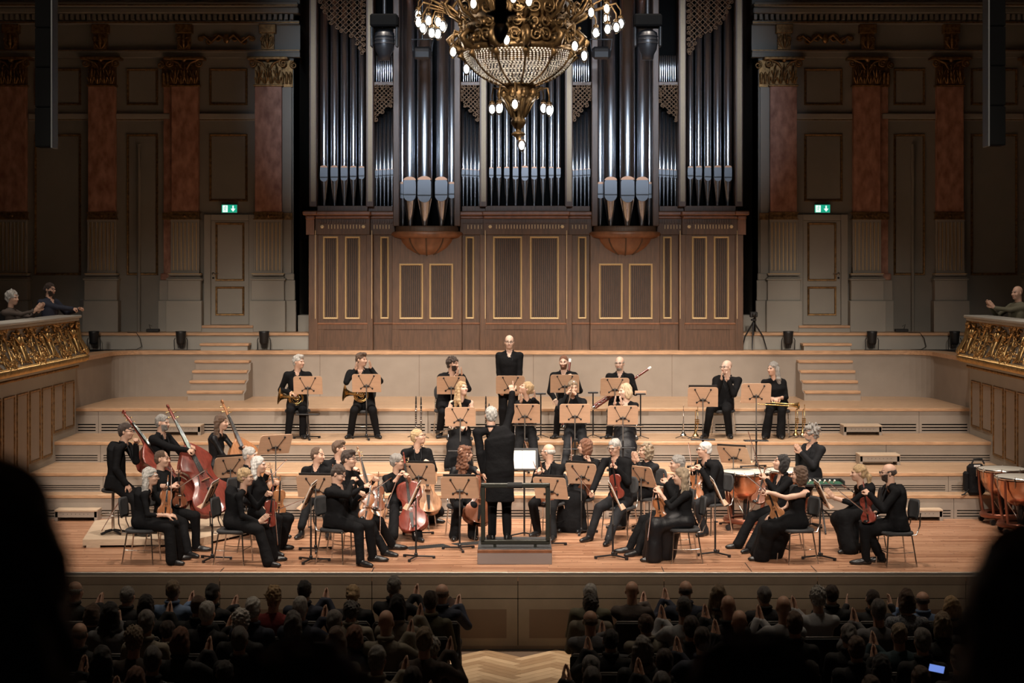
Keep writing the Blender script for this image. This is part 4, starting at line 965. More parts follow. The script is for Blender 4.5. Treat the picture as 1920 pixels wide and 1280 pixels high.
def rot_axes(yaw, pitch, roll=0):
    """columns x (person's left), y (back), z (up) for a head facing heading yaw"""
    f = np.array((math.sin(yaw)*math.cos(pitch), -math.cos(yaw)*math.cos(pitch), math.sin(pitch))); x = np.array((math.cos(yaw), math.sin(yaw), 0.)); z = np.cross(x, -f)
    if roll: x, z = x*math.cos(roll)+z*math.sin(roll), z*math.cos(roll)-x*math.sin(roll)
    return np.stack([x, -f, z], 1)
def head_mesh(C, R, h, sex, neckbase, beard=None, sc=1.0, old=False):
    """skin head + neck; returns (V,F,facemat): 0 skin 1 lips 2 eye 3 hair"""
    v = Vox(np.minimum(C-.16, neckbase-.07), np.maximum(C+.16, neckbase+.07), h); P = lambda x, y, z: C+R@(np.array((x, y, z))*sc)
    fw = 1.0 if sex == 'm' else .94
    v.ell(P(0, .014, .036), np.array((.075*fw, .094, .084))*sc, 0, .01, R); v.ell(P(0, -.026, -.028), np.array((.064*fw, .068, .084))*sc, 0, .03, R)
    v.ell(P(0, -.056, -.088), np.array((.034 if sex == 'm' else .027, .03, .025))*sc, 0, .035, R)
    for q in (-1, 1):
        v.ell(P(q*.04*fw, -.062, -.028), np.array((.024, .026, .024))*sc, 0, .025, R)
        v.ell(P(q*.031, -.105, .004), np.array((.017, .018, .012))*sc, 0, .014, R, 'sub')
        v.ell(P(q*.0765*fw, .012, -.008), np.array((.010, .018, .03))*sc, 0, .006, R)
        v.cap(P(q*.014, -.092, .022), P(q*.046, -.08, .02), .009*sc, .008*sc, 0, .014)
    v.cap(P(0, -.09, .012), P(0, -.112, -.03), .007*sc, .0115*sc, 0, .012); v.ell(P(0, -.102, -.033), np.array((.017, .012, .009))*sc, 0, .01, R)
    v.cap(P(-.018, -.09, -.062), P(.018, -.09, -.062), .0075*sc, .0075*sc, 1, .008)
    nr = .056 if sex == 'm' else .046
    v.cap(P(0, .022, -.06), neckbase, nr, nr*1.12, 0, .03)
    V, F4, m = v.mesh(); L = ((V-C)@R)/sc
    eye = (np.abs(np.abs(L[:, 0])-.031) < .013) & (np.abs(L[:, 2]-.005) < .0065) & (L[:, 1] < -.06); m[eye] = 2
    br = (np.abs(np.abs(L[:, 0])-.031) < .02) & (np.abs(L[:, 2]-.025-.004) < .006) & (L[:, 1] < -.06); m[br] = 3
    m[(m == 1) & ~((np.abs(L[:, 2]+.064) < .009) & (np.abs(L[:, 0]) < .024) & (L[:, 1] < -.07))] = 0
    if beard:
        z0 = -.046 if beard == 'full' else -.07
        bd = (L[:, 2] < z0+(.55 if beard == 'full' else -.9)*(np.abs(L[:, 0])-.02)+.006*np.sin(L[:, 0]*400)) & (L[:, 2] > -.13) & (L[:, 1] < -.015) & (m != 1)
        bd &= ~((np.abs(L[:, 0]) < .021) & (L[:, 2] > -.074) & (L[:, 2] < -.056)); m[bd] = 3
    return V, F4, m[F4[:, 0]]
def hair_mesh(C, R, h, style, seed=1, sc=1.0):
    P = lambda x, y, z: C+R@(np.array((x, y, z))*sc); dn = np.array((0, 0, -1.)); bk = R@np.array((0, 1., 0)); lf = R@np.array((1., 0, 0))
    v = Vox(C-np.array((.3, .3, .5 if 'long' in style or style == 'pony' else .25)), C+.2, h); A = lambda *r: np.array(r)*sc
    if style == 'fringe':
        v.ell(P(0, .02, .012), A(.0815, .1, .062), 0, .01, R); v.ell(P(0, -.05, .085), A(.12, .13, .065), 0, .01, R, 'sub')
    else:
        t = {'curly': 1.16, 'bigcurly': 1.26, 'buzz': 1.01, 'thin': 1.015}.get(style, 1.06)
        v.ell(P(0, .017, .04), A(.0775*t, .097*t, .086*t), 0, .01, R)
        if style in ('short', 'curly', 'bigcurly', 'thin', 'quiff', 'pony', 'bun'): v.ell(P(0, .05, -.015), A(.074, .062, .07), 0, .03, R)
        if style == 'quiff': v.ell(P(0, -.055, .1), A(.055, .045, .03), 0, .03, R)
        if style == 'thin': v.ell(P(0, -.09, .09), A(.065, .05, .05), 0, .01, R, 'sub')
        if style in ('bob', 'bobcurl'):
            for q in (-1, 1): v.ell(P(q*.062, .03, -.045), A(.034, .066, .09), 0, .03, R)
            v.ell(P(0, .075, -.04), A(.078, .04, .1), 0, .04, R)
        if 'long' in style:
            L = .36 if style != 'longer' else .44
            for q in (-1, -.35, .35, 1):
                a = P(q*.06, .05, .0); b = C+dn*L*.55+bk*.085+lf*q*.085; c = C+dn*L+bk*.09+lf*q*.08
                if abs(q) == 1: b = C+dn*L*.5+bk*.05+lf*q*.085
                v.cap(a, b, .045, .042, 0, .03); v.cap(b, c, .042, .022, 0, .03)
            if style == 'longfront':
                q = -1; v.cap(P(q*.065, .0, .02), C+dn*.2-bk*.04+lf*q*.1, .03, .035, 0, .03); v.cap(C+dn*.2-bk*.04+lf*q*.1, C+dn*.36-bk*.1+lf*q*.09, .035, .015, 0, .03)
        if style == 'pony': v.cap(P(0, .1, .02), C+bk*.15+dn*.05, .03, .035, 0, .02); v.cap(C+bk*.15+dn*.05, C+bk*.15+dn*.26, .036, .014, 0, .02)
        if style == 'bun': v.ell(P(0, .115, .01), A(.045, .035, .042), 0, .012, R)
    # carve the face and ears free
    v.ell(P(0, -.115, -.035), A(.088, .095, .1), 0, .012, R, 'sub')
    if style in ('short', 'curly', 'thin', 'quiff', 'buzz', 'bun', 'pony', 'fringe'):
        for q in (-1, 1): v.ell(P(q*.085, -.01, -.03), A(.03, .038, .04), 0, .01, R, 'sub')
    am = {'curly': .011, 'bigcurly': .02, 'bobcurl': .012, 'longcurl': .014, 'buzz': .0015, 'thin': .003, 'fringe': .003}.get(style, .0045)
    v.noise(am, {'curly': 130, 'bigcurly': 110, 'bobcurl': 100, 'longcurl': 90}.get(style, 95), seed)
    V, F4, m = v.mesh(); return V, F4, np.zeros(len(F4), int)
def hand_mesh(w, d, n, pose, side, h=.0065):
    """wrist w, finger direction d, palm normal n (towards the palm side)"""
    d = nv(d); n = np.array(n, float); n = nv(n-d*(n@d)); a = np.cross(n, d)*side
    v = Vox(np.array(w)-.22, np.array(w)+.22, h); Q = lambda x, y, z: w+a*x+d*y+n*z
    v.cap(Q(0, -.03, 0), Q(0, .02, 0), .026, .027, 0, .01)
    for x in (-.026, -.009, .009, .026): v.cap(Q(x*.7, .015, 0), Q(x, .085, 0), .0145, .0125, 0, .012)
    cu = {'flat': (.08, .1), 'relax': (.45, .6), 'grip': (1.15, 1.25), 'point': (1.2, 1.3)}[pose]
    for i, (x, L) in enumerate(((-.028, .062), (-.0095, .075), (.0095, .08), (.028, .07))):
        c0, c1 = cu
        if pose == 'point' and i == 3: c0, c1 = .05, .05
        p = Q(x, .09, 0); e = nv(d*math.cos(c0)+n*math.sin(c0)+a*x*.8); q = p+e*L*.55; e2 = nv(d*math.cos(c0+c1)+n*math.sin(c0+c1)); v.cap(p, q, .0098, .0092, 0, .004); v.cap(q, q+e2*L*.5, .0092, .0078, 0, .003)
    p = Q(.027, .03, .004); q = Q(.058, .062, .02 if pose != 'flat' else .008); v.cap(p, q, .0135, .011, 0, .01); v.cap(q, q+nv(d*.8+n*(.5 if pose != 'flat' else .1)-a*(.25 if pose == 'grip' else -.2))*.034, .0105, .0085, 0, .004)
    V, F4, m = v.mesh(); return V, F4, np.zeros(len(F4), int)
_shoe = {}
def shoe_mesh(kind='m'):
    if kind in _shoe: return _shoe[kind]
    v = Vox((-.07, -.26, -.02), (.07, .12, .16), .009); s = 1.0 if kind == 'm' else .86
    v.ell((0, -.13*s, .03), (.046*s, .10*s, .036), 0, .03); v.ell((0, .02, .035), (.036*s, .06*s, .042), 0, .03); v.cap((0, .0, .05), (0, .012, .1), .04*s, .045*s, 0, .03); v.cap((0, -.1*s, .03), (0, .0, .06), .042*s, .036*s, 0, .03)
    V, F4, m = v.mesh(); V[:, 2] = np.maximum(V[:, 2], .0)
    _shoe[kind] = np_mesh('shoe', [(V, F4, np.zeros(len(F4), int))], ['shoe_black']); return _shoe[kind]
def glasses(parent, C, R, base, dark=True):
    g = MB(); P = lambda x, y, z: Vector(C+R@np.array((x, y, z))-base)
    for q in (-1, 1):
        g.tube([P(q*.032+.022*math.cos(a*PI/5), -.112, .002+.016*math.sin(a*PI/5)) for a in range(10)], .0028, 5, closed=True); g.tube([P(q*.054, -.112, .008), P(q*.078, -.06, .01), P(q*.08, .01, .006)], .0026, 5)
    g.tube([P(-.01, -.114, .006), P(.01, -.114, .006)], .0026, 5)
    g.build('glasses', 'black_metal' if dark else 'grey_metal', parent)
PEOPLE = []
def person(base, hip, heading, headtop, hyaw, hpitch=0, roll=0, sex='m', hair='short', hcol='brown', beard=None, glass=False, top='cloth_black', bottom='cloth_black', sleeves=1.0, dress=None, jacket=True,
           hands=None, hpose=('relax', 'relax'), feet=None, stand=False, label='', name='person', skin='skin', vox=.0125, hvox=.0075, twist=0.0, neck_open=False, shoes=True, elbow=(None, None), hsc=1.0, lowlegs=True, group=None, coat=False, fat=1.0, knee_out=.0):
    """all points in world space; hands = [(x,y,z) left, right]; feet = [(x,y) left, right] ankles"""
    base = np.array(base, float); hip = np.array(hip, float); f = np.array((math.sin(heading), -math.cos(heading), 0.)); lat = np.array((math.cos(heading), math.sin(heading), 0.))
    R = rot_axes(hyaw, hpitch, roll); C = np.array(headtop, float)-R@np.array((0, .01, .122))*hsc
    nb = C+np.array((0, 0, -.168))*hsc+(R@np.array((0, .035, 0)))*.6+(-f)*.012     # neck base
    hh = heading+twist; sl = np.array((math.cos(hh), math.sin(hh), 0.)); sf = np.array((math.sin(hh), -math.cos(hh), 0.))
    m = sex == 'm'; sw = (.185 if m else .16)*fat**.5; zf = base[2]
    lo = np.minimum.reduce([hip-.6, nb-.6]); hi = np.maximum.reduce([hip+.6, nb+.6]); lo[2] = zf-.0; hi[2] = nb[2]+.08
    sh = [nb-np.array((0, 0, .066))+sl*sw*q-sf*.01 for q in (1, -1)]
    ua, fa = (.295, .265) if m else (.275, .245)
    arms = []
    for i, q in enumerate((1, -1)):
        tgt = hands[i] if hands and hands[i] is not None else hip+f*.3+lat*q*.14+np.array((0, 0, .1))
        hint = (sl*q*(.18 if stand else .5)-sf*(.5 if stand else .35)+np.array((0, 0, -1.)))
        if elbow[i] is not None: hint = sl*q*elbow[i][0]+sf*elbow[i][1]+np.array((0, 0, elbow[i][2]))
        e, w = ik(sh[i], np.array(tgt, float), ua, fa, hint); arms.append((sh[i], e, w))
    legs = []
    if feet is None: feet = [(base[:2]+(f*(.0 if stand else .46)+lat*q*.1)[:2]) for q in (1, -1)]
    for i, q in enumerate((1, -1)):
        hj = hip+lat*q*.085+np.array((0, 0, -.0)); ank = np.array((feet[i][0], feet[i][1], zf+.085)); d = ank-hj; d[2] = 0
        kn, an = ik(hj, ank, .43, .42, f*1.0+np.array((0, 0, .7 if not stand else 0))+lat*q*knee_out)
        legs.append((hj, kn, an))
    pts = np.array([p for t in arms+legs for p in t]); lo = np.minimum(lo, pts.min(0)-.12); hi = np.maximum(hi, pts.max(0)+.12)
    lo = np.minimum(pts.min(0), np.minimum(hip, nb))-.26; hi = np.maximum(pts.max(0), np.maximum(hip, nb))+.26; lo[2] = zf-.01; hi[2] = max(pts[:, 2].max(), nb[2])+.1
    v = Vox(lo, hi, vox)
    # materials of the coarse shell: 0 skin, 1 top, 2 bottom
    tl = np.linalg.norm(nb-hip); k0 = fat
    if m: prof = [(-.12, .15*k0, .115*k0, 0), (.0, .168*k0, .125*k0, .0), (.3, .155*k0, .115*k0, .012), (.62, .172*k0, .122*k0, .01), (.8, .17, .108, 0), (.9, .125, .085, -.005), (.985, .066, .062, 0)]
    else: prof = [(-.12, .155*k0, .115*k0, 0), (.0, .172*k0, .125*k0, 0), (.33, .125*k0, .095*k0, .01), (.62, .142*k0, .112*k0, .022), (.8, .145, .095, .0), (.9, .105, .075, -.005), (.985, .056, .054, 0)]
    v.loft(hip, nb, nv(lat+sl), nv(f+sf), prof, 1, .03)
    for i in (0, 1): v.cap(nb-np.array((0, 0, .035))+sl*(1, -1)[i]*.04, sh[i]-np.array((0, 0, .012)), .058 if m else .048, .056 if m else .045, 1, .05)
    ex = .008 if jacket else 0
    for i, (s0, e, w) in enumerate(arms):
        cut = sleeves
        r = (.055, .045, .034) if m else (.045, .038, .03); r = tuple(x+ex for x in r)
        bare = (.043, .037, .026)
        if cut >= 1: v.cap(s0, e, r[0], r[1], 1, .025); v.cap(e, w, r[1], r[2], 1, .015)
        elif cut > .5: t = (cut-.5)*2; mid = e+(w-e)*t; v.cap(s0, e, r[0], r[1], 1, .025); v.cap(e, mid, r[1], r[1]*.9, 1, .015); v.cap(mid, w, .033, .024, 0, .01)
        elif cut > 0: mid = s0+(e-s0)*cut*2; v.cap(s0, mid, r[0], r[0], 1, .025); v.cap(mid, e, bare[0], bare[1], 0, .01); v.cap(e, w, bare[1]-.003, bare[2], 0, .015)
        else: v.cap(s0, e, bare[0], bare[1], 0, .02); v.cap(e, w, bare[1]-.003, bare[2], 0, .015)
    if dress:
        c0 = (legs[0][1]+legs[1][1])/2; a0 = (legs[0][2]+legs[1][2])/2; a0 = a0.copy(); a0[2] = zf+.03
        if not stand:
            for hj, kn, an in legs: v.cap(hj, kn, .10, .085, 2, .06)
            v.cap(hip+f*.1, c0, .11, .1, 2, .06)
            for i in (0, 1):
                kn = legs[i][1]; b = np.array((legs[i][2][0], legs[i][2][1], zf+.06)); b = a0+(b-a0)*1.15; v.cap(kn, b, .09, .115, 2, .1)
            v.cap(c0+np.array((0, 0, -.03)), a0+f*.02+np.array((0, 0, .05)), .1, .15, 2, .1)
            if dress == 'full': v.cap(hip+f*.16, a0-f*.16+np.array((0, 0, .05)), .11, .14, 2, .1)
        else: v.cap(hip, a0, .16, .2, 2, .1)
    else:
        for hj, kn, an in legs:
            v.cap(hj, kn, .098*k0 if m else .092*k0, .072, 2, .04); v.cap(kn, an+np.array((0, 0, -.02)), .07, .058 if bottom != 'wide' else .08, 2, .02)
    if coat:        # long tail coat of the conductor
        v.loft(hip+np.array((0, 0, -.42)), hip+np.array((0, 0, .12)), lat, f, [(0, .2, .12, -.01), (.5, .19, .125, 0), (1, .175, .12, 0)], 1, .03); v.loft(hip, nb, lat, f, [(0, .175, .122, 0), (.4, .185, .122, 0), (.75, .205, .115, 0)], 1, .04)
    elif jacket and stand: v.loft(hip+np.array((0, 0, -.17)), hip+np.array((0, 0, .1)), lat, f, [(0, .19, .13, 0), (1, .17, .122, 0)], 1, .03)
    elif jacket: v.loft(hip+np.array((0, 0, -.07)), hip+np.array((0, 0, .1)), lat, f, [(0, .19*k0, .15, -.02), (1, .172*k0, .128, 0)], 1, .03)
    v.noise(.0035, 24, int(abs(base[0])*100))
    if dress: pass
    V, F4, mv = v.mesh(); V[:, 2] = np.maximum(V[:, 2], zf+.004)
    if jacket and not neck_open: neck_open = 'small'
    if neck_open:
        dlt = V-(nb-np.array((0, 0, .03 if neck_open == 'small' else .05))+sf*.1); mv[(np.abs(dlt@sl) < .04+.45*np.clip(dlt[:, 2], -.1, .05)) & (np.abs(dlt[:, 2]) < (.06 if neck_open == 'small' else .09)) & (((V-nb)@sf) > .01)] = 0
    parts = [(V-base, F4, mv[F4[:, 0]])]
    hV, hF, hm = head_mesh(C, R, hvox, sex, nb+np.array((0, 0, -.03)), beard, hsc); mp = np.array([0, 3, 4, 5]); parts.append((hV-base, hF, mp[hm]))
    for i, (s0, e, w) in enumerate(arms):
        d = nv(w-e); po = hpose[i]; q = (1, -1)[i]
        n = nv(-sl*q*1.0+np.array((0, 0, -.35))) if po in ('flat',) else nv(np.array((0, 0, -1.))-sl*q*.5)
        if abs(d@n) > .93: n = -sl*q
        if po == 'flat': d = nv(sf*.55+np.array((0, 0, .8))+d*.3); n = nv(-sl*q-sf*.2)
        if isinstance(po, tuple): po, d, n = po
        hv, hf, hm = hand_mesh(w, d, n, po, -q if True else q, hvox if hvox > .008 else .0068); parts.append((hv-base, hf, hm))
    bm = bottom if bottom in MATS else 'cloth_black'
    me = np_mesh(name, parts, [skin, top, bm, 'lips', 'eye', 'hair_'+hcol])
    o = link(name, me, None, TR(*base), label=label, cat='person', group=group)
    if hair != 'bald':
        hv, hf, hm = hair_mesh(C, R, hvox*1.1, hair, len(PEOPLE)+1, hsc); link('hair', np_mesh('hair', [(hv-base, hf, hm)], ['hair_'+hcol]), o)
    if glass: glasses(o, C, R, base)
    if jacket:
        g = MB(); cc = nb+np.array((0, 0, .0))-base
        g.tube([Vector(cc+sl*.066*math.cos(a*PI/7)+sf*(.006+.066*math.sin(a*PI/7))+np.array((0, 0, .022-.03*max(0, math.sin(a*PI/7))))) for a in range(-8, 2)], .014, 6)
        for q in (-1, 1): g.tube([Vector(cc+sl*q*.05+sf*.06+np.array((0, 0, .0))), Vector(cc+sl*q*.055+sf*.115+np.array((0, 0, -.13))), Vector(cc+sl*q*.012+sf*.135+np.array((0, 0, -.27)))], [.014, .026, .006], 6, flat=.5)
        g.build('jacket_collar', 'cloth_char', o)
    if shoes and lowlegs:
        for i, (hj, kn, an) in enumerate(legs):
            d = an-hj; d = np.array((d[0], d[1], 0)); fd = nv(f+lat*(.2, -.2)[i]) if stand else nv(nv(d)*.6+f*.8+lat*(.2, -.2)[i]); yaw = math.atan2(fd[0], -fd[1]); sm = shoe_mesh('m' if m else 'f')
            p = an-base; link('shoe', sm, o, TR(p[0], p[1], 0.0) @ RZ(yaw))
    PEOPLE.append(o); o['_'] = 0; del o['_']
    return dict(o=o, C=C, R=R, nb=nb, arms=arms, legs=legs, f=f, lat=lat)
# ---------------------------------------------------------------- instruments and furniture
def varnish(n, c): return mat('varnish_'+n, c, 0.28, var=0.25, vscale=7, stretch=(5, 5, 1), coat=0.5)
varnish('red', (.2, .04, .027)); varnish('orange', (.33, .125, .05)); varnish('brown', (.2, .07, .035)); varnish('amber', (.34, .15, .065)); varnish('pale', (.38, .205, .115)); mat('ebony', (.012, .011, .011), .3)
OUT = [(0, .0), (.012, .055), (.04, .085), (.09, .1), (.14, .102), (.19, .093), (.235, .07), (.26, .06), (.29, .0555), (.33, .0555), (.37, .058), (.40, .07), (.415, .079), (.43, .082), (.48, .084), (.53, .082), (.57, .07), (.592, .045), (.60, .02)]
def string_instr(kind, var, label):
    """lies along +z from the bottom of the body, face towards -y; unit: violin body 0.355 m"""
    S = {'violin': .355/.6, 'viola': .41/.6, 'cello': .755/.6, 'bass': 1.12/.6}[kind]; big = kind in ('cello', 'bass')
    th = {'violin': .034, 'viola': .04, 'cello': .125, 'bass': .20}[kind]
    out = [(z*S, w*S*1.66) for z, w in OUT]
    if kind == 'bass': out = [(z, w if z < .4*S else min(w, .15*S*max(0, 1-(z-.4*S)/(.2*S))**.8+.022*S)) for z, w in out]
    BL = .6*S; root = thing(kind if kind != 'bass' else 'double_bass', label, 'violin' if kind in ('violin', 'viola') else kind)
    ring = [(w, z) for z, w in out]+[(-w, z) for z, w in out[::-1]]
    ring = [p for i, p in enumerate(ring) if i == 0 or (abs(p[0]-ring[i-1][0])+abs(p[1]-ring[i-1][1])) > 1e-6]
    g = MB(); n = len(ring); ov = 1.03; arch = th*(.22 if not big else .13); cz = BL*.5
    def lay(sc, y): return [(x*sc, y, cz+(z-cz)*(1-(1-sc)*.75)) for x, z in ring]
    layers = [lay(.35, -th/2-arch), lay(.7, -th/2-arch*.75), lay(.93, -th/2-arch*.12), lay(1.03, -th/2-.002), lay(1.03, -th/2+.003*S), lay(1.0, -th/2+.004*S), lay(1.0, th/2-.004*S), lay(1.03, th/2-.003*S), lay(1.03, th/2+.002), lay(.93, th/2+arch*.12), lay(.7, th/2+arch*.75), lay(.35, th/2+arch)]
    vs = [p for l in layers for p in l]; fs = []
    for l in range(len(layers)-1):
        for i in range(n): a = l*n+i; b = l*n+(i+1) % n; fs.append((a, a+n, b+n, b))
    fs.append(tuple(range(n))); fs.append(tuple(range(len(layers)*n-1, (len(layers)-1)*n-1, -1)))
    g.add(vs, fs, 0, True); body = g.build('body', 'varnish_'+var, root)
    yt = -th/2-arch
    for q in (-1, 1):
        g = MB(); g.tube([(q*.045*S, yt*.97, .345*S), (q*.038*S, yt-.001, .325*S), (q*.052*S, yt*.97, .28*S), (q*.068*S, yt*.93, .235*S), (q*.058*S, yt*.95, .222*S)], .0028*S*1.6, 5); g.build('f_hole', 'ebony', body)
    NL = {'violin': .13, 'viola': .145, 'cello': .29, 'bass': .42}[kind]; nw = .013*S*(1.15 if not big else .95)
    g = MB(); g.tube([(0, -th*.25, BL-.02*S), (0, yt*.6, BL+NL*.3), (0, yt*.6, BL+NL)], [nw*1.3, nw, nw*.9], 8); g.build('neck', 'varnish_'+var, root)
    g = MB(); g.add([(-nw*1.55, yt-.022*S, BL*.56), (nw*1.55, yt-.022*S, BL*.56), (nw*.9, yt*.6-nw*1.1, BL+NL), (-nw*.9, yt*.6-nw*1.1, BL+NL), (-nw*1.55, yt-.013*S, BL*.56), (nw*1.55, yt-.013*S, BL*.56), (nw*.9, yt*.6-nw*.3, BL+NL), (-nw*.9, yt*.6-nw*.3, BL+NL)], [(0, 1, 2, 3), (7, 6, 5, 4), (0, 4, 5, 1), (1, 5, 6, 2), (2, 6, 7, 3), (3, 7, 4, 0)]); g.build('fingerboard', 'ebony', root)
    HL = NL*.5; z0 = BL+NL; yb = yt*.6
    g = MB(); g.tube([(0, yb, z0-.01), (0, yb+.004*S, z0+HL*.5), (0, yb+.01*S, z0+HL)], [nw*.95, nw*1.0, nw*.75], 8)
    g.tube([(0, yb+.01*S-.0+.016*S*math.cos(a)*(1-a/14)-.002*S, z0+HL+.012*S+.017*S*math.sin(a)*(1-a/14)) for a in [i*.55 for i in range(20)]], [nw*.75*(1-.5*i/20) for i in range(20)], 7); sc = g.build('scroll', 'varnish_'+var, root)
    g = MB()
    for k in range(4): q = (-1)**k; g.tube([(0, yb, z0+HL*(.15+.2*k)), (q*nw*2.6, yb, z0+HL*(.15+.2*k))], nw*.22, 6); g.ell((q*nw*2.9, yb, z0+HL*(.15+.2*k)), (nw*.55, nw*.3, nw*.5), 7, 5)
    g.build('pegs', 'ebony' if not big else 'brass', root)
    g = MB(); g.add([(-.012*S, yt-.012*S, .03*S), (.012*S, yt-.012*S, .03*S), (.022*S, yt-.02*S, .21*S), (-.022*S, yt-.02*S, .21*S), (-.012*S, yt-.004*S, .03*S), (.012*S, yt-.004*S, .03*S), (.022*S, yt-.01*S, .21*S), (-.022*S, yt-.01*S, .21*S)], [(0, 1, 2, 3), (7, 6, 5, 4), (0, 4, 5, 1), (1, 5, 6, 2), (2, 6, 7, 3), (3, 7, 4, 0)]); g.build('tailpiece', 'ebony', root)
    g = MB(); g.box(-.036*S, .036*S, yt-.03*S, yt, .276*S, .282*S, ch=.002); g.build('bridge', 'varnish_pale', root)
    g = MB()
    for k in range(4): x = (k-1.5)*.0105*S; g.tube([(x, yt-.02*S, .21*S), (x, yt-.032*S, .279*S), (x*.5, yb-nw*1.15, z0)], .0009*S if not big else .0012*S, 4)
    g.build('strings', 'chrome', root)
    if not big: MB().ell((-.07*S, yt-.012*S, .035*S), (.055*S, .014*S, .04*S), 10, 6).build('chin_rest', 'ebony', root)
    else: MB().tube([(0, 0, .02), (0, 0, -.32 if kind == 'cello' else -.16)], .006, 8).build('endpin', 'chrome', root)
    return root
PROTO = {}
def get_string(kind, var, label, M):
    if (kind, var) not in PROTO:
        o = string_instr(kind, var, label); PROTO[kind, var] = o; o.matrix_world = M; return o
    return copy_tree(PROTO[kind, var], label, M)
_bow = []
def bow(label, P0, P1):
    P0 = Vector(P0); P1 = Vector(P1)
    M = axes(P0, P1-P0, (0, -1, .3))
    if _bow: return copy_tree(_bow[0], label, M)
    t = thing('bow', label, 'bow', M=M)
    MB().tube([(0, .0, 0), (0, -.004, .2), (0, -.007, .45), (0, -.002, .66), (0, .012, .73)], [.0055, .005, .0045, .004, .006], 7).build('stick', 'varnish_brown', t)
    MB().box(-.005, .005, .012, .0145, .04, .725).build('bow_hair', 'paper', t); MB().box(-.005, .005, -.004, .016, .03, .075, ch=.002).build('frog', 'ebony', t); MB().tube([(0, 0, -.015), (0, 0, .01)], .005, 7).build('screw', 'silver', t)
    _bow.append(t); return t
# chairs
_ch = []
def orch_chair(pos, heading, label):
    M = TR(*pos) @ RZ(heading)
    if _ch: return copy_tree(_ch[0], label, M)
    t = thing('orchestra_chair', label, 'chair', M=M, group='orchestra chairs')
    pts = []
    g = MB(); pr = []
    for i in range(24):
        a = 2*PI*i/24; r = (abs(math.cos(a))**3.4+abs(math.sin(a))**3.4)**(-1/3.4); pr.append((.225*r*math.cos(a), .215*r*math.sin(a)))
    lay = [(.95, .425), (1.0, .435), (1.0, .455), (.96, .468), (.6, .47)]
    vs = [(x*s, y*s, z) for s, z in lay for x, y in pr]; n = 24; fs = [(l*n+i, l*n+(i+1) % n, (l+1)*n+(i+1) % n, (l+1)*n+i) for l in range(4) for i in range(n)]+[tuple(range(n))[::-1], tuple(range(4*n, 5*n))]
    g.add(vs, fs, 0, True); g.build('seat', 'seatpad', t)
    g = MB(); vs = []; R, C = 9, 7
    for side in (0, 1):
        for i in range(R):
            for j in range(C):
                u = (j/(C-1)-.5)*2; w = i/(R-1); half = .2*(1-.28*abs(2*w-1)**3); vs.append((u*half, .235+.04*(1-u*u)+.03*w+(.016 if side else -.012)*(1-.5*abs(u)**4), .62+.26*w))
    fs = []
    for side in (0, 1):
        for i in range(R-1):
            for j in range(C-1): a = side*R*C+i*C+j; q = (a, a+1, a+C+1, a+C); fs.append(q if side == 0 else q[::-1])
    K = R*C
    for i in range(R-1): fs += [(i*C, (i+1)*C, K+(i+1)*C, K+i*C), (K+i*C+C-1, K+(i+1)*C+C-1, (i+1)*C+C-1, i*C+C-1)]
    for j in range(C-1): fs += [(K+j, K+j+1, j+1, j), ((R-1)*C+j, (R-1)*C+j+1, K+(R-1)*C+j+1, K+(R-1)*C+j)]
    g.add(vs, fs, 0, True); g.build('backrest', 'seatpad', t)
    for sx in (-1, 1):
        MB().tube([(sx*.18, -.17, .425), (sx*.21, -.2, .0)], .0105, 8).build('leg', 'chrome', t); MB().tube([(sx*.18, .16, .425), (sx*.215, .22, .0)], .0105, 8).build('leg', 'chrome', t)
        MB().tube([(sx*.17, .1, .418), (sx*.18, .225, .43), (sx*.175, .275, .55), (sx*.165, .285, .72)], .0095, 8).build('back_post', 'chrome', t)
        MB().tube([(sx*.195, -.18, .2), (sx*.19, -.08, .19), (sx*.19, .06, .19), (sx*.2, .19, .2)], .006, 6).build('stretcher', 'chrome', t)
    MB().tube([(-.195, -.185, .2), (-.1, -.15, .185), (.1, -.15, .185), (.195, -.185, .2)], .006, 6).build('stretcher', 'chrome', t)
    MB().tube([(-.18, -.17, .42), (.18, -.17, .42), (.18, .16, .42), (-.18, .16, .42)], .0095, 8, closed=True).build('seat_frame', 'chrome', t)
    _ch.append(t); return t
KNOB = []
def kb1(): return MB().lathe([(.0001, 0), (.015, 0), (.015, .014), (.0001, .016)], 10).mesh('knob', 'black_metal')
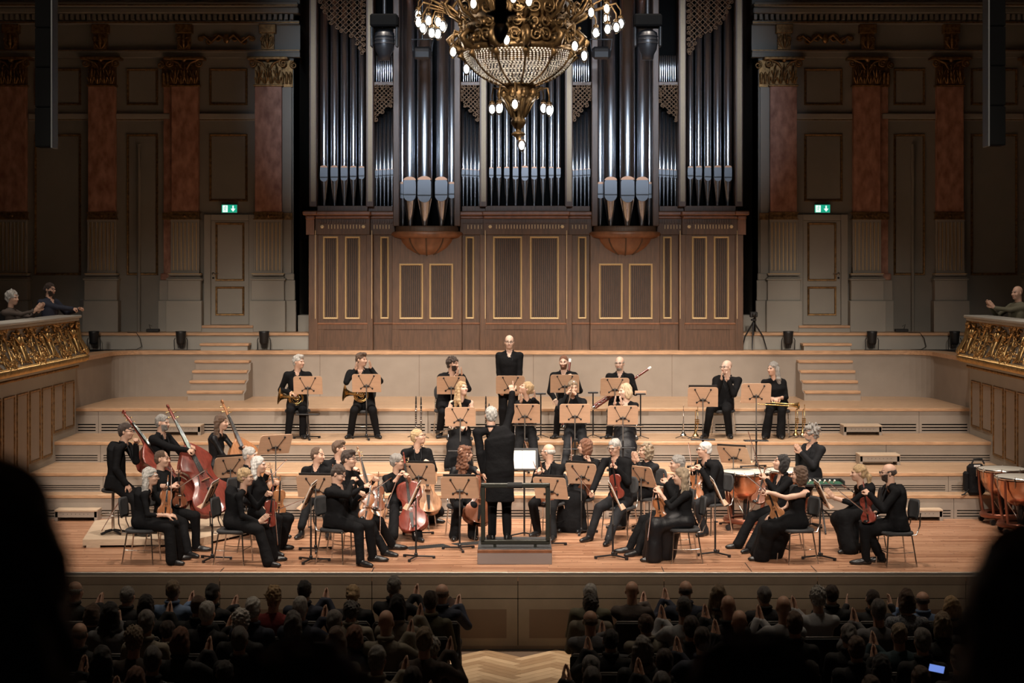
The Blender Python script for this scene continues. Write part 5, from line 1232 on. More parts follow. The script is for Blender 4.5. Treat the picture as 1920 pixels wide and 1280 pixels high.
# music stands: desk back faces local +y... front (music side) faces local -y
def music_stand(x, ydesk, ybase, lvl, heading, label, tilt=24, dw=.5, dh=.35, folder=None, shelf=False, dxy=None):
    """base row gives the depth, desk row the height; heading = direction the music side looks"""
    Y = depth(ybase, lvl); b = W(x, ybase, Y); c = W(x, ydesk, Y); H = c.z-lvl; M = TR(b.x, Y, lvl) @ RZ(heading)
    t = thing('music_stand', label, 'music stand', M=M, group='orchestra music stands')
    MB().tube([(0, 0, .05), (0, 0, H*.55)], .0135, 10).build('post', 'black_metal', t); MB().tube([(0, 0, H*.5), (0, .0, H-.02)], .0095, 8).build('inner_post', 'grey_metal', t)
    MB().lathe([(.0001, .03), (.024, .03), (.024, .075), (.016, .09), (.0001, .09)], 10).build('hub', 'black_metal', t)
    for k in range(3):
        a = PI/2+2*PI*k/3+.25; g = MB(); g.tube([(0, 0, .045), (.24*math.cos(a), .24*math.sin(a), .03)], .0125, 6); g.box(-.018, .018, -.018, .018, 0, .04, M=TR(.25*math.cos(a), .25*math.sin(a), 0) @ RZ(a), ch=.004); g.build('foot', 'black_metal', t)
    MB().tube([(-.0, 0, H*.53), (0.0, -.035, H*.53)], .012, 6).build('clamp', 'black_metal', t)
    D = TR(0, -.02, H) @ RX(-math.radians(tilt))
    r = .045; pl = []
    for (cx, cz, a0) in ((dw/2-r, dh/2-r, 0), (-dw/2+r, dh/2-r, PI/2)):
        for i in range(5): pl.append((cx+r*math.cos(a0+i*PI/8), cz+r*math.sin(a0+i*PI/8)))
    pl += [(-dw/2, -dh/2), (dw/2, -dh/2)]
    SW = Matrix(((1, 0, 0, 0), (0, 0, -1, 0), (0, 1, 0, 0), (0, 0, 0, 1)))
    desk = MB().prism(pl, 0, .01, M=SW).build('desk', 'deskwood', t, D)
    MB().box(-dw/2, dw/2, -.075, 0, -dh/2-.008, -dh/2, ch=.003).build('ledge', 'deskwood', desk)
    g = MB()
    g.box(-.05, .05, .008, .03, -.07, -.035, ch=.005)
    for q in (-1, 1):
        for (x1, z1) in ((q*.13, .13), (q*.1, -.1)): g.tube([(q*.04, .014, -.05), (x1, .014, z1)], .0045, 6)
    g.tube([(0, .02, -.05), (0, .025, -.06)], .01, 6)
    g.build('bracket', 'black_metal', desk)
    for q in (-1, 1):
        for (x1, z1) in ((q*.13, .13), (q*.1, -.1)): link('knob', KNOB[0] if KNOB else KNOB.append(kb1()) or KNOB[0], desk, TR(x1, 0, z1) @ RX(-PI/2))
    if shelf: s = MB().box(-.2, .2, -.1, .06, 0, .018, ch=.004).tube([(0, 0, -.02), (0, 0, .0)], .02, 8); s.build('tray', 'black_metal', t, TR(0, 0, shelf))
    if folder:
        f = thing('music_folder' if folder == 'black' else 'sheet_music', ('black music folder lying open on the ' if folder == 'black' else 'open white sheet music on the ')+label.split(' with ')[0].replace('wooden ', '').replace('music stand', 'stand'), 'folder' if folder == 'black' else 'sheet music', M=M @ D)
        g = MB(); g.box(-.235, .0, -.02, -.013, -dh/2+.003, dh/2+.035, ch=.002); g.box(.0, .235, -.02, -.013, -dh/2+.003, dh/2+.035, ch=.002); g.build('cover' if folder == 'black' else 'page_block', 'black' if folder == 'black' else 'paper', f)
        MB().box(-.2, .2, -.0225, -.0203, -dh/2+.01, dh/2-.02).build('pages', 'paper', f)
    return t
# wind instruments
def horn(M, label):
    t = thing('french_horn', label, 'horn', M=M)
    pr = [(.012, -.34), (.016, -.26), (.024, -.18), (.04, -.1), (.065, -.05), (.1, -.02), (.15, -.002), (.152, 0), (.145, -.004), (.096, -.026), (.06, -.055), (.036, -.1)]
    MB().lathe(pr, 26, M=RY(-PI/2)).build('bell', 'brass', t)
    g = MB()
    for (r, y, cz) in ((.125, 0, 0), (.115, .02, .0), (.105, -.02, .005), (.06, .03, -.02), (.05, -.03, .02)): g.tube([(.3+r*math.cos(a*PI/10), y, cz+r*math.sin(a*PI/10)) for a in range(20)], .009, 7, closed=True)
    g.build('coil', 'brass', t)
    g = MB()
    for k in range(4): g.lathe([(.0001, -.03), (.016, -.03), (.016, .03), (.0001, .03)], 10, M=TR(.24+.04*k, .01, .02) @ RX(PI/2))
    g.build('valves', 'silver', t)
    MB().tube([(.4, 0, .08), (.36, -.05, .17), (.3, -.1, .25), (.28, -.12, .28)], [.006, .005, .004, .009], 7).build('leadpipe', 'brass', t)
    return t
mat('bassoon_wood', (.13, .025, .016), .3, coat=.5)
def bassoon(M, label):
    t = thing('bassoon', label, 'bassoon', M=M)
    MB().tube([(0, 0, -.05), (0, 0, .3), (0, 0, 1.2)], [.03, .026, .021], 12).build('long_joint', 'bassoon_wood', t); MB().tube([(.04, 0, -.05), (.04, 0, .62), (.04, 0, .66)], [.022, .019, .012], 10).build('wing_joint', 'bassoon_wood', t)
    MB().lathe([(.0001, 1.26), (.014, 1.26), (.024, 1.262), (.026, 1.25), (.023, 1.2), (.02, 1.19)], 14).build('bell_ring', 'paper', t)
    MB().tube([(.02, 0, -.05), (.02, 0, -.1)], .034, 12).build('boot_cap', 'silver', t)
    g = MB()
    for k in range(7): g.tube([(.02, -.028, .0+.09*k), (.02, -.03, .06+.09*k)], .0045, 6); g.ell((.0, -.028, .02+.09*k), (.012, .006, .012), 8, 5)
    for z in (.66, .95): g.lathe([(.0235, z), (.025, z+.002), (.025, z+.02), (.0235, z+.022)], 12)
    g.build('keys', 'silver', t)
    MB().tube([(.04, 0, .66), (.05, -.05, .74), (.07, -.14, .74), (.08, -.22, .7)], [.004, .004, .0035, .003], 6).build('bocal', 'silver', t)
    return t
def clarinet(M, label, L=.66, kind='clarinet', parent=None):
    t = thing(kind, label, kind, M=M)
    MB().lathe([(.0001, 0), (.034, 0), (.036, .004), (.024, .04), (.0165, .09), (.0145, .12), (.0145, L-.1), (.012, L-.09), (.0125, L-.04), (.006, L), (.0001, L)], 14).build('body', 'ebony', t)
    g = MB()
    for z in (.1, .24, .4, .5): g.lathe([(.0155, z), (.017, z+.002), (.017, z+.012), (.0155, z+.014)], 12)
    for k in range(9): g.ell((.0, -.018, .14+.037*k), (.009, .004, .009), 7, 5); g.tube([(.012, -.014, .13+.037*k), (.012, -.015, .16+.037*k)], .0028, 5)
    g.build('keys', 'silver', t); return t
def flute(M, label, mt='silver', L=.67):
    t = thing('flute', label, 'flute', M=M); MB().tube([(0, 0, 0), (0, 0, L)], .0105, 10).build('tube', mt, t)
    g = MB()
    for k in range(10): g.ell((0, -.012, .1+.034*k), (.008, .004, .009), 7, 4)
    g.tube([(.012, -.006, .1), (.012, -.006, .42)], .0025, 5); g.build('keys', 'silver', t); MB().ell((0, -.01, L-.12), (.012, .005, .017), 8, 5).build('lip_plate', mt, t); return t
def trumpet(M, label, mt='silver'):
    """bell down at z=0"""
    t = thing('trumpet', label, 'trumpet', M=M)
    MB().lathe([(.062, 0), (.06, .003), (.034, .03), (.02, .07), (.012, .14), (.007, .26)], 18).build('bell', mt, t)
    MB().tube([(0, 0, .2), (0, 0, .42), (.0, -.03, .45), (0, -.06, .42), (0, -.06, .12), (0, -.03, .09), (0, -.002, .12)], .0062, 7).build('tubing', mt, t)
    MB().tube([(0, -.06, .2), (0, -.06, .5), (0, -.06, .53)], [.005, .005, .011], 7).build('leadpipe', mt, t)
    g = MB()
    for k in range(3): g.tube([(.0, -.09, .22+.03*k), (.0, .01, .22+.03*k)], .0105, 9); g.tube([(0, -.11, .22+.03*k), (0, -.09, .22+.03*k)], .004, 6)
    g.build('valves', mt, t); return t
mat('copper', (.62, .33, .21), .25, 1.0, var=.25, vscale=4, bump=.15, bscale=8); mat('copper_red', (.3, .11, .07), .35, .7); mat('drumskin', (.52, .49, .43), .6)
def timpano(pos, D, H, label, rz=0):
    t = thing('timpani_drum', label, 'drum', pos, rz, 'copper kettledrums'); R = D/2
    zb = H-.05; MB().lathe([(.0001, zb-R*1.05), (R*.3, zb-R*1.03), (R*.58, zb-R*.88), (R*.8, zb-R*.62), (R*.93, zb-R*.3), (R*.96, zb)], 36).build('kettle', 'copper', t)
    MB().lathe([(.0001, H+.004), (R*.97, H+.002), (R*1.0, H-.008)], 36).build('drum_head', 'drumskin', t)
    MB().lathe([(R*.985, H), (R*1.03, H+.004), (R*1.04, H-.03), (R*.99, H-.035)], 36).build('counterhoop', 'chrome', t)
    for k in range(8):
        a = 2*PI*k/8+.2; c, s = math.cos(a), math.sin(a); g = MB(); g.tube([(c*R*1.05, s*R*1.05, H+.02), (c*R*1.05, s*R*1.05, H-.14)], .007, 6); g.box(-.014, .014, -.012, .012, -.02, .02, M=TR(c*R*1.04, s*R*1.04, H-.02) @ RZ(a)); g.build('tension_rod', 'chrome', t)
    for k in range(4):
        a = 2*PI*k/4+.2+PI/8; c, s = math.cos(a), math.sin(a); MB().tube([(c*R*1.06, s*R*1.06, H-.04), (c*R*1.02, s*R*1.02, H*.6), (c*R*.85, s*R*.85, .14)], [.022, .02, .024], 8).build('strut', 'copper_red', t)
        w = MB(); w.tube([(c*R*.95, s*R*.95-.02, .045), (c*R*.95, s*R*.95+.02, .045)], .045, 12); w.build('caster', 'black_metal', t)
    MB().lathe([(R*.62, .14), (R*.9, .1), (R*.95, .14), (R*.9, .18), (R*.62, .16)], 24).build('base_ring', 'copper_red', t)
    MB().tube([(0, 0, .12), (0, 0, H-R-.06)], .05, 10).build('spindle', 'black_metal', t)
    g = MB()
    for k in range(8): a = 2*PI*k/8; g.tube([(.04*math.cos(a), .04*math.sin(a), .2), (R*.75*math.cos(a), R*.75*math.sin(a), H-R*.75)], .004, 5)
    g.build('tuning_rods', 'chrome', t)
    g = MB(); g.box(-.06, .06, -R-.12, -.1, .05, .075, ch=.01, M=RX(.1)); g.build('pedal', 'copper_red', t)
    return t
def inst_stand(pos, label, H=.3, kind='peg'):
    t = thing('instrument_stand', label, 'stand', pos, group=None)
    for k in range(3): a = PI/2+2*PI*k/3; MB().tube([(0, 0, .05), (.16*math.cos(a), .16*math.sin(a), .01)], .007, 6).build('leg', 'black_metal', t)
    if kind == 'peg': MB().tube([(0, 0, .05), (0, 0, H)], [.012, .009], 8).build('peg', 'black_metal', t)
    else: MB().tube([(0, 0, .05), (0, 0, H)], .012, 8).build('post', 'black_metal', t); MB().box(-.09, .09, -.03, .03, H, H+.03, ch=.008).build('rest', 'black_metal', t)
    return t
# ---------------------------------------------------------------- the orchestra
D2R = math.pi/180
def at3(x, y, Y): return np.array(W(x, y, Y))
def floor_xy(x, y, lvl): Y = depth(y, lvl); return np.array((((x-CX)*Y/F), Y))
INFO = {}
def player(key, x, fy, lvl, h, hx, ytop, desc, hy=None, hp=0, L=None, R=None, feet=None, chair=True, hipz=.555, dyh=None, what='musician', **kw):
    """desc: short phrase naming the player, used in the labels of chair and instrument too"""
    Y = depth(fy, lvl); X = (x-CX)*Y/F; hd = h*D2R; f = np.array((math.sin(hd), -math.cos(hd), 0.)); lat = np.array((math.cos(hd), math.sin(hd), 0.))
    base = np.array((X, Y, lvl)); hip = base+np.array((0, 0, hipz)); Yh = Y+(f[1]*.05 if dyh is None else dyh)
    ht = at3(hx, ytop, Yh); hands = []
    for q, s in ((L, 1), (R, -1)):
        if q is None: hands.append(None); continue
        p = at3(q[0], q[1], Y+q[2]); shd = ht+np.array((0, 0, -.36))+lat*s*.17; hands.append(p-nv(p-shd)*.065)
    ft = [floor_xy(a, b, lvl) for a, b in feet] if feet else None
    if ft is None and hipz < .7: ft = [(base+f*.43+lat*q*.12)[:2] for q in (1, -1)]
    elif ft is None and not kw.get('stand'): ft = [(base+f*.38+lat*q*.12)[:2] for q in (1, -1)]
    lab = desc if len(desc.split()) >= 4 else what+' '+desc
    r = person(base, hip, hd, ht, (h if hy is None else hy)*D2R, hp*D2R, hands=hands, feet=ft, label=lab, hvox=.0076 if lvl < .5 else .0088, vox=.0138 if lvl < .5 else .0155, **kw)
    r['Y'] = Y; r['desc'] = desc; INFO[key] = r
    if chair: orch_chair(base+f*.02, hd, 'black padded chair with chrome legs under '+desc.replace('woman', 'the woman', 1).replace('man ', 'the man ', 1) if False else 'chrome-legged black chair of the '+desc)
    return r
def span(p0, p1, Y, L, sgn):
    a = at3(*p0, Y); b = at3(*p1, Y); d = b-a; l = np.linalg.norm(d)
    dep = math.sqrt(max(L*L-l*l, 0))*sgn if l < L else 0
    v = nv(d+np.array((0, dep, 0))); return a, v
def strings(key, kind, var, p0, p1, dy, face, sgn=-1, tot=None):
    r = INFO[key]; Y = r['Y']+dy; L = tot or {'violin': .6, 'viola': .66, 'cello': 1.26, 'bass': 1.8}[kind]
    a, v = span(p0, p1, Y, L, sgn); fd = face*D2R
    nm = {'violin': 'violin', 'viola': 'viola', 'cello': 'cello', 'bass': 'double bass'}[kind]
    return get_string(kind, var, nm+' held by the '+r['desc'], axes(a, v, (math.sin(fd), -math.cos(fd), 0.15)))
def bows(key, p0, p1, dy, sgn=-1):
    r = INFO[key]; Y = r['Y']+dy; a, v = span(p0, p1, Y, .74, sgn); return bow('bow held by the '+r['desc'], a, a+v*.74)
SIL = dict(top='silk_black', jacket=False)
# --- double basses (low platform at the left)
PLZ = .12
pl = [floor_xy(a, b, 0) for a, b in ((155, 1027), (372, 1025), (546, 986), (540, 974), (330, 974), (178, 990))]
t = thing('bass_platform', 'low pale wooden platform under the double basses at left', 'platform', (pl[0][0], pl[0][1], 0))
poly = [(p[0]-pl[0][0], p[1]-pl[0][1]) for p in pl]
MB().prism(poly, PLZ-.03, PLZ).build('top_board', 'platewood', t)
for i in range(len(poly)):
    a = Vector(poly[i]); b = Vector(poly[(i+1) % len(poly)]); d = (b-a); n = Vector((-d.y, d.x)).normalized()*.03; q = d*.02
    MB().prism([tuple(a), tuple(b), tuple(b+n), tuple(a+n)], .035, PLZ-.03).build('side_board', 'platewood', t)
    for c in (a+d*.03, b-d*.15): MB().prism([tuple(c), tuple(c+d*.12), tuple(c+d*.12+n), tuple(c+n)], 0, .035).build('foot', 'platewood', t)
def high_stool(x, fy, lvl, H, label):
    Y = depth(fy, lvl); t = thing('bass_stool', label, 'stool', ((x-CX)*Y/F, Y, lvl)); 
    MB().lathe([(.0001, H-.05), (.15, H-.05), (.17, H-.03), (.165, H), (.0001, H+.005)], 18).build('seat', 'seatpad', t); MB().tube([(0, 0, .05), (0, 0, H-.05)], .022, 10).build('post', 'chrome', t)
    for k in range(4): a = PI/4+k*PI/2; MB().tube([(0, 0, .06), (.2*math.cos(a), .2*math.sin(a), .015)], .018, 6).build('foot', 'black_metal', t)
    MB().tube([(.17*math.cos(a*PI/8), .17*math.sin(a*PI/8), .28) for a in range(16)], .01, 6, closed=True).build('foot_ring', 'chrome', t)
player('B1', 217, 1001, PLZ, 80, 235, 793, 'bassist with short dark hair at far left', hy=85, L=(258, 832, -.12), R=(238, 915, -.2), hipz=.76, chair=False, hair='short', hcol='darkbrown', glass=True, hpose=('grip', 'relax'))
high_stool(212, 1000, PLZ, .66, 'black stool under the bassist at far left')
strings('B1', 'bass', 'red', (340, 948), (207, 783), .12, 55, 1)
bows('B1', (240, 912), (196, 992), -.1)
player('B2', 300, 990, PLZ, 65, 304, 777, 'bearded bassist with grey hair leaning on a red bass', hy=70, L=(362, 842, -.1), R=(358, 846, -.28), hipz=.84, chair=False, hair='short', hcol='grey', beard='full', hpose=('grip', 'grip'), elbow=(None, (.5, -.2, -1)))
high_stool(296, 988, PLZ, .74, 'tall black stool behind the bearded bassist')
strings('B2', 'bass', 'red', (410, 962), (304, 765), -.2, 28, 1)
player('B3', 404, 981, 0, 70, 414, 777, 'bassist in a satin blouse with long brown hair', hy=78, L=(462, 842, -.12), R=(440, 880, -.2), hipz=.88, chair=False, sex='f', hair='longer', hcol='brown', hpose=('grip', 'relax'), **SIL)
high_stool(399, 980, 0, .78, 'tall black stool under the bassist in the satin blouse')
strings('B3', 'bass', 'amber', (492, 948), (405, 757), -.15, 30, 1)
# --- violins at the left
player('V1', 264, 1054, 0, 87, 281, 876, 'violinist with long grey wavy hair in a black velvet top', hy=85, L=(315, 917, .1), R=(318, 972, -.16), feet=[(333, 1050), (322, 1059)], sex='f', hair='longer', hcol='lightgrey', jacket=False, sleeves=.7, bottom='wide', hpose=('grip', 'relax'), glass=True)
strings('V1', 'violin', 'orange', (308, 968), (310, 890), .02, 27, 1); bows('V1', (319, 976), (317, 876), -.16, 1)
player('V2', 308, 1033, 0, 72, 303, 844, 'violinist with cropped brown hair behind the grey-haired woman', hy=80, L=(341, 892, .05), R=(328, 918, -.15), feet=[(368, 1033), (352, 1044)], hair='thin', hcol='brown', jacket=False, sleeves=.9, hpose=('grip', 'grip'))
strings('V2', 'violin', 'brown', (337, 950), (334, 870), -.02, 20, 1); bows('V2', (324, 920), (398, 872), -.18, -1)
player('V3', 436, 1055, 0, 82, 459, 877, 'violinist with short blond hair in a sheer black top', hy=82, L=(508, 931, .12), R=(490, 987, -.12), feet=[(512, 1052), (503, 1062)], sex='f', hair='short', hcol='blond', jacket=False, bottom='wide', glass=True, hpose=('grip', 'flat'))
strings('V3', 'violin', 'red', (503, 987), (511, 906), .05, 18, 1); bows('V3', (512, 922), (521, 1024), .05, -1)
player('V4', 482, 1033, 0, 72, 484, 855, 'violinist with long straight pale hair', hy=80, L=(523, 912, .05), R=(494, 960, -.12), feet=[(526, 1030), (514, 1042)], sex='f', hair='long', hcol='white', jacket=False, bottom='wide', hpose=('grip', 'relax'))
strings('V4', 'violin', 'amber', (522, 965), (526, 884), 0, 13, 1); bows('V4', (512, 958), (592, 924), -.1, -1)
player('V5', 464, 1008, 0, 70, 468, 838, 'grey-haired violinist half hidden behind two women', hy=80, L=(506, 893, .0), R=(488, 930, -.1), hair='short', hcol='lightgrey', hpose=('grip', 'grip'))
strings('V5', 'viola', 'amber', (518, 948), (503, 868), .1, 18, 1); bows('V5', (497, 905), (528, 868), 0, 1)
# --- inner strings at the left
player('P6', 597, 994, 0, -8, 595, 838, 'violist with receding brown hair behind a stand', hy=68, L=(625, 905, -.3), R=(575, 915, -.35), feet=[(617, 1011), (559, 1012)], hair='thin', hcol='brown', hpose=('grip', 'relax'))
strings('P6', 'viola', 'brown', (618, 950), (625, 862), -.25, 0, 1)
player('P7', 640, 984, 0, 20, 635, 826, 'cellist with wavy brown hair behind the others', hy=82, L=(672, 885, -.3), R=(690, 930, -.35), hair='quiff', hcol='brown', hpose=('grip', 'grip'))
strings('P7', 'cello', 'pale', (704, 975), (662, 843), -.5, 20, 1); bows('P7', (690, 935), (673, 846), -.35, 1)
player('P8', 650, 1036, 0, 62, 653, 844, 'violinist with dark hair and thick-rimmed glasses smiling', hy=72, L=(708, 903, .0), R=(690, 916, -.1), feet=[(735, 1030), (722, 1042)], hair='quiff', hcol='darkbrown', glass=True, jacket=False, hpose=('grip', 'grip'))
strings('P8', 'violin', 'brown', (708, 957), (707, 884), .05, 13, 1); bows('P8', (714, 914), (717, 994), -.05, -1)
player('P9', 631, 1052, 0, 66, 641, 873, 'violinist touching his nose with bent head', hy=72, hp=-28, L=(683, 932, .05), R=(668, 898, -.05), feet=[(699, 1052), (676, 1061)], hair='short', hcol='darkbrown', hpose=('grip', 'grip'), elbow=(None, (.3, 1, -.3)), fat=1.1)
strings('P9', 'violin', 'orange', (684, 975), (695, 898), .0, 9, 1); bows('P9', (672, 938), (738, 888), -.15, -1)
# --- cellos
player('W1', 750, 1004, 0, 22, 744, 850, 'cellist with short grey hair and a red cello', hy=80, L=(766, 895, -.42), R=(752, 892, -.4), feet=[(783, 1014), (736, 1021)], sex='f', hair='short', hcol='grey', jacket=False, sleeves=.75, bottom='wide', hpose=('grip', 'grip'), glass=True)
strings('W1', 'cello', 'red', (777, 996), (752, 853), -.55, -4, 1); bows('W1', (748, 890), (722, 960), -.5, -1)
player('M2', 787, 984, 0, 15, 779, 805, 'blond cellist looking up with a pale cello', hy=72, hp=16, L=(805, 872, -.3), R=(770, 905, -.4), feet=[(809, 980), (765, 984)], hair='short', hcol='blond', glass=True, hpose=('grip', 'relax'))
strings('M2', 'cello', 'pale', (802, 962), (787, 835), -.45, 18, 1)
player('W3', 866, 1004, 0, 12, 872, 835, 'cellist with long curly auburn hair', hy=122, L=(905, 890, -.3), R=(855, 930, -.35), feet=[(886, 1010), (852, 1012)], sex='f', hair='longcurl', hcol='auburn', bottom='wide', hpose=('grip', 'relax'), **SIL)
strings('W3', 'cello', 'brown', (893, 982), (906, 850), -.5, 18, 1)
# --- strings at the right
player('V10', 1030, 999, 0, -28, 1029, 832, 'bald violist with glasses beside the podium', hy=-118, L=(1014, 888, -.25), R=(1006, 890, -.35), feet=[(1037, 1013), (1008, 1004)], hair='fringe', hcol='lightgrey', glass=True, hpose=('grip', 'grip'))
strings('V10', 'viola', 'brown', (1026, 945), (1013, 860), -.25, -9, 1); bows('V10', (1008, 884), (983, 832), -.4, 1)
player('V11', 1086, 989, 0, -18, 1098, 822, 'violist with a short auburn bob', hy=-105, L=(1099, 866, -.22), R=(1070, 905, -.3), sex='f', hair='bob', hcol='auburn', jacket=False, sleeves=.3, dress='long', glass=True, hpose=('grip', 'grip'))
strings('V11', 'viola', 'brown', (1097, 928), (1100, 845), -.2, -4, 1); bows('V11', (1073, 900), (1072, 822), -.3, 1)
player('V12', 1163, 1007, 0, -26, 1151, 823, 'violinist with grey hair and glasses peering down at the bow', hy=-38, hp=-12, L=(1152, 882, -.28), R=(1108, 925, -.32), feet=[(1140, 1021), (1106, 1014)], hair='short', hcol='lightgrey', glass=True, bottom='cloth_char', hpose=('grip', 'grip'))
strings('V12', 'violin', 'red', (1159, 934), (1147, 852), -.3, -20, 1); bows('V12', (1111, 926), (1070, 868), -.36, -1)
player('V13', 1214, 987, 0, -42, 1212, 830, 'applauding violinist with curly blond hair', hy=-85, L=(1189, 862, -.12), R=(1187, 862, -.2), feet=[(1167, 992), (1156, 990)], sex='f', hair='bobcurl', hcol='ash', jacket=False, hpose=('flat', 'flat'), top='cloth_char')
strings('V13', 'violin', 'orange', (1186, 925), (1221, 862), .1, -27, 1); bows('V13', (1228, 905), (1192, 862), -.12, 1)
player('V14', 1262, 1034, 0, -76, 1271, 853, 'violinist with cropped grey hair behind the long-haired woman', hy=-82, L=(1243, 909, -.1), R=(1236, 935, .1), feet=[(1196, 1042), (1180, 1036)], hair='short', hcol='grey', hpose=('grip', 'grip'))
strings('V14', 'violin', 'brown', (1252, 960), (1247, 888), -.02, -22, 1)
player('V15', 1285, 1052, 0, -86, 1278, 876, 'violinist with long straight ash-blond hair and a satin skirt', hy=-98, L=(1230, 924, -.1), R=(1229, 922, .1), feet=[(1226, 1053), (1228, 1044)], sex='f', hair='longer', hcol='ash', jacket=False, sleeves=.72, dress='full', bottom='silk_black', hpose=('grip', 'grip'))
strings('V15', 'violin', 'orange', (1242, 982), (1230, 903), -.02, -18, 1); bows('V15', (1226, 918), (1211, 1006), -.05, -1)
player('V16', 1337, 999, 0, -56, 1322, 828, 'white-haired violist in a black shirt', hy=-86, L=(1308, 884, -.22), R=(1297, 887, -.1), feet=[(1322, 1004), (1303, 997)], hair='short', hcol='white', glass=True, bottom='cloth_char', hpose=('grip', 'grip'), fat=1.12)
strings('V16', 'viola', 'orange', (1304, 936), (1312, 862), -.2, -18, 1); bows('V16', (1299, 890), (1298, 835), -.2, 1)
player('V17', 1466, 1026, 0, -66, 1470, 852, 'violinist with short black hair looking up', hy=-88, hp=14, L=(1428, 897, -.15), R=(1432, 905, .05), feet=[(1408, 1036), (1384, 1028)], sex='f', hair='bob', hcol='black', jacket=True, bottom='wide', neck_open=True, hpose=('grip', 'grip'))
strings('V17', 'violin', 'brown', (1420, 944), (1441, 876), -.12, -20, 1); bows('V17', (1430, 896), (1400, 806), -.15, -1)
player('V18', 1496, 1053, 0, -76, 1500, 873, 'violinist in a sleeveless pleated dress with short brown hair', hy=-104, L=(1434, 923, -.1), R=(1443, 970, .05), feet=[(1428, 1051), (1432, 1042)], sex='f', hair='bob', hcol='brown', jacket=False, sleeves=0, dress='full', hpose=('grip', 'relax'))
strings('V18', 'violin', 'amber', (1461, 973), (1433, 897), -.05, -20, 1); bows('V18', (1437, 921), (1386, 878), -.1, -1)
player('V19', 1627, 1031, 0, -80, 1611, 870, 'violinist with a blond ponytail reaching for the music', hy=-92, L=(1555, 934, -.05), R=(1602, 951, .0), feet=[(1592, 1037), (1598, 1030)], sex='f', hair='pony', hcol='blond', jacket=False, sleeves=.7, dress='full', hpose=('flat', 'grip'))
strings('V19', 'violin', 'brown', (1642, 946), (1582, 911), .1, -40, 1)
player('V20', 1682, 1059, 0, -82, 1667, 869, 'bald bearded violinist seated at far right', hy=-93, L=(1622, 929, -.12), R=(1640, 968, .1), feet=[(1652, 1054), (1624, 1058)], hair='fringe', hcol='darkbrown', beard='full', glass=True, hpose=('grip', 'grip'), fat=1.05)
strings('V20', 'violin', 'red', (1630, 980), (1624, 902), -.06, -27, 1); bows('V20', (1628, 964), (1543, 896), -.12, -1)
# --- timpanist
player('TI', 1520, 988, 0, -58, 1522, 797, 'timpanist with curly grey hair clapping', hy=-84, L=(1495, 851, -.2), R=(1493, 852, -.1), hipz=.82, chair=False, hair='bigcurly', hcol='grey', beard='goatee', top='cloth_char', bottom='cloth_char', hpose=('flat', 'flat'), jacket=True)
high_stool(1521, 988, 0, .72, 'tall black stool under the curly-haired timpanist')
# --- conductor on the podium
PZ = .215; Yc = 3266*(CH-PZ)/(1014-500)
pod = thing('podium', 'grey conductor podium with wooden edge and a black guard rail', 'podium', ((965-CX)*23.6/F, 23.58, 0))
MB().box(-.505, .505, 0, 1.05, 0, PZ-.06, ch=.006).build('base', mat('podium_grey', (.26, .22, .21), .7), pod); MB().box(-.505, .505, 0, 1.05, PZ-.06, PZ-.012, ch=.004).build('edge_band', 'walnut_warm', pod); MB().box(-.5, .5, .005, 1.045, PZ-.012, PZ, ch=.003).build('carpet_top', mat('carpet', (.05, .05, .052), .95), pod)
g = MB(); rz = 1.06
for (a, b) in (((-.43, rz), (.45, rz)), ((-.43, .29), (.45, .29))): g.box(a[0]-.03, b[0]+.03, .07, .13, a[1]-.032, a[1]+.032, ch=.01)
for x in (-.43, .45): g.box(x-.03, x+.03, .07, .13, .29, rz, ch=.01)
for x in (-.27, .28): g.box(x-.02, x+.02, .08, .12, PZ, .29)
rl = g.build('guard_rail', mat('rail_black', (.035, .037, .03), .4, .3), pod); MB().tube([(-.1, .1, rz), (.1, .1, rz)], .042, 12).build('rail_grip', 'rubber', rl)
player('CO', 937, 1013.5, PZ, 182, 921, 762, 'conductor in a long black tailcoat with one arm raised', hy=196, hp=8, L=(911, 922, .0), R=(962, 728, .12), hipz=.97, chair=False, stand=True, coat=True, hair='short', hcol='lightgrey', dyh=.03, fat=1.12, feet=[(922, 1013), (951, 1013)], hpose=('relax', ('point', np.array((-.12, 0, 1.)), np.array((0., 1., 0)))), elbow=((.0, -1, -.3), (.6, .5, -.6)))
# --- wind players
player('H1', 558, 817.5, Z3, 8, 559, 665, 'horn player with swept grey hair', hy=62, L=(575, 735, -.3), R=(545, 742, -.2), feet=[(568, 821.5), (540, 821.5)], hair='quiff', hcol='lightgrey', hpose=('grip', 'relax'))
player('H2', 683, 817.5, Z3, 3, 677, 661, 'applauding horn player with short brown hair', hy=58, L=(696, 688, -.25), R=(669, 692, -.25), feet=[(707, 821), (657, 821)], hair='quiff', hcol='brown', hpose=('flat', 'flat'), elbow=((.8, .3, -1), (.8, .3, -1)), neck_open=True)
player('C2', 838, 817.5, Z3, 10, 848, 669, 'clarinettist with dark curly hair and beard', hy=62, L=(866, 702, -.22), R=(862, 704, -.25), feet=[(850, 822), (824, 820)], hair='curly', hcol='darkbrown', beard='full', hpose=('flat', 'flat'))
player('C3', 953, 820, Z3, 0, 955, 628, 'standing bald clarinettist with glasses taking a bow', L=(972, 735, -.12), R=(938, 735, -.12), hipz=.93, chair=False, stand=True, hair='fringe', hcol='brown', glass=True, skin='skin_pale', dyh=0, feet=[(965, 820), (942, 820)])
player('C4', 1063, 817.5, Z3, -3, 1057, 666, 'bassoonist with a ginger beard smiling', hy=-8, L=(1075, 712, -.28), R=(1040, 754, -.33), feet=[(1082, 821), (1043, 821)], hair='buzz', hcol='auburn', beard='full', hpose=('grip', 'relax'), skin='skin_pale')
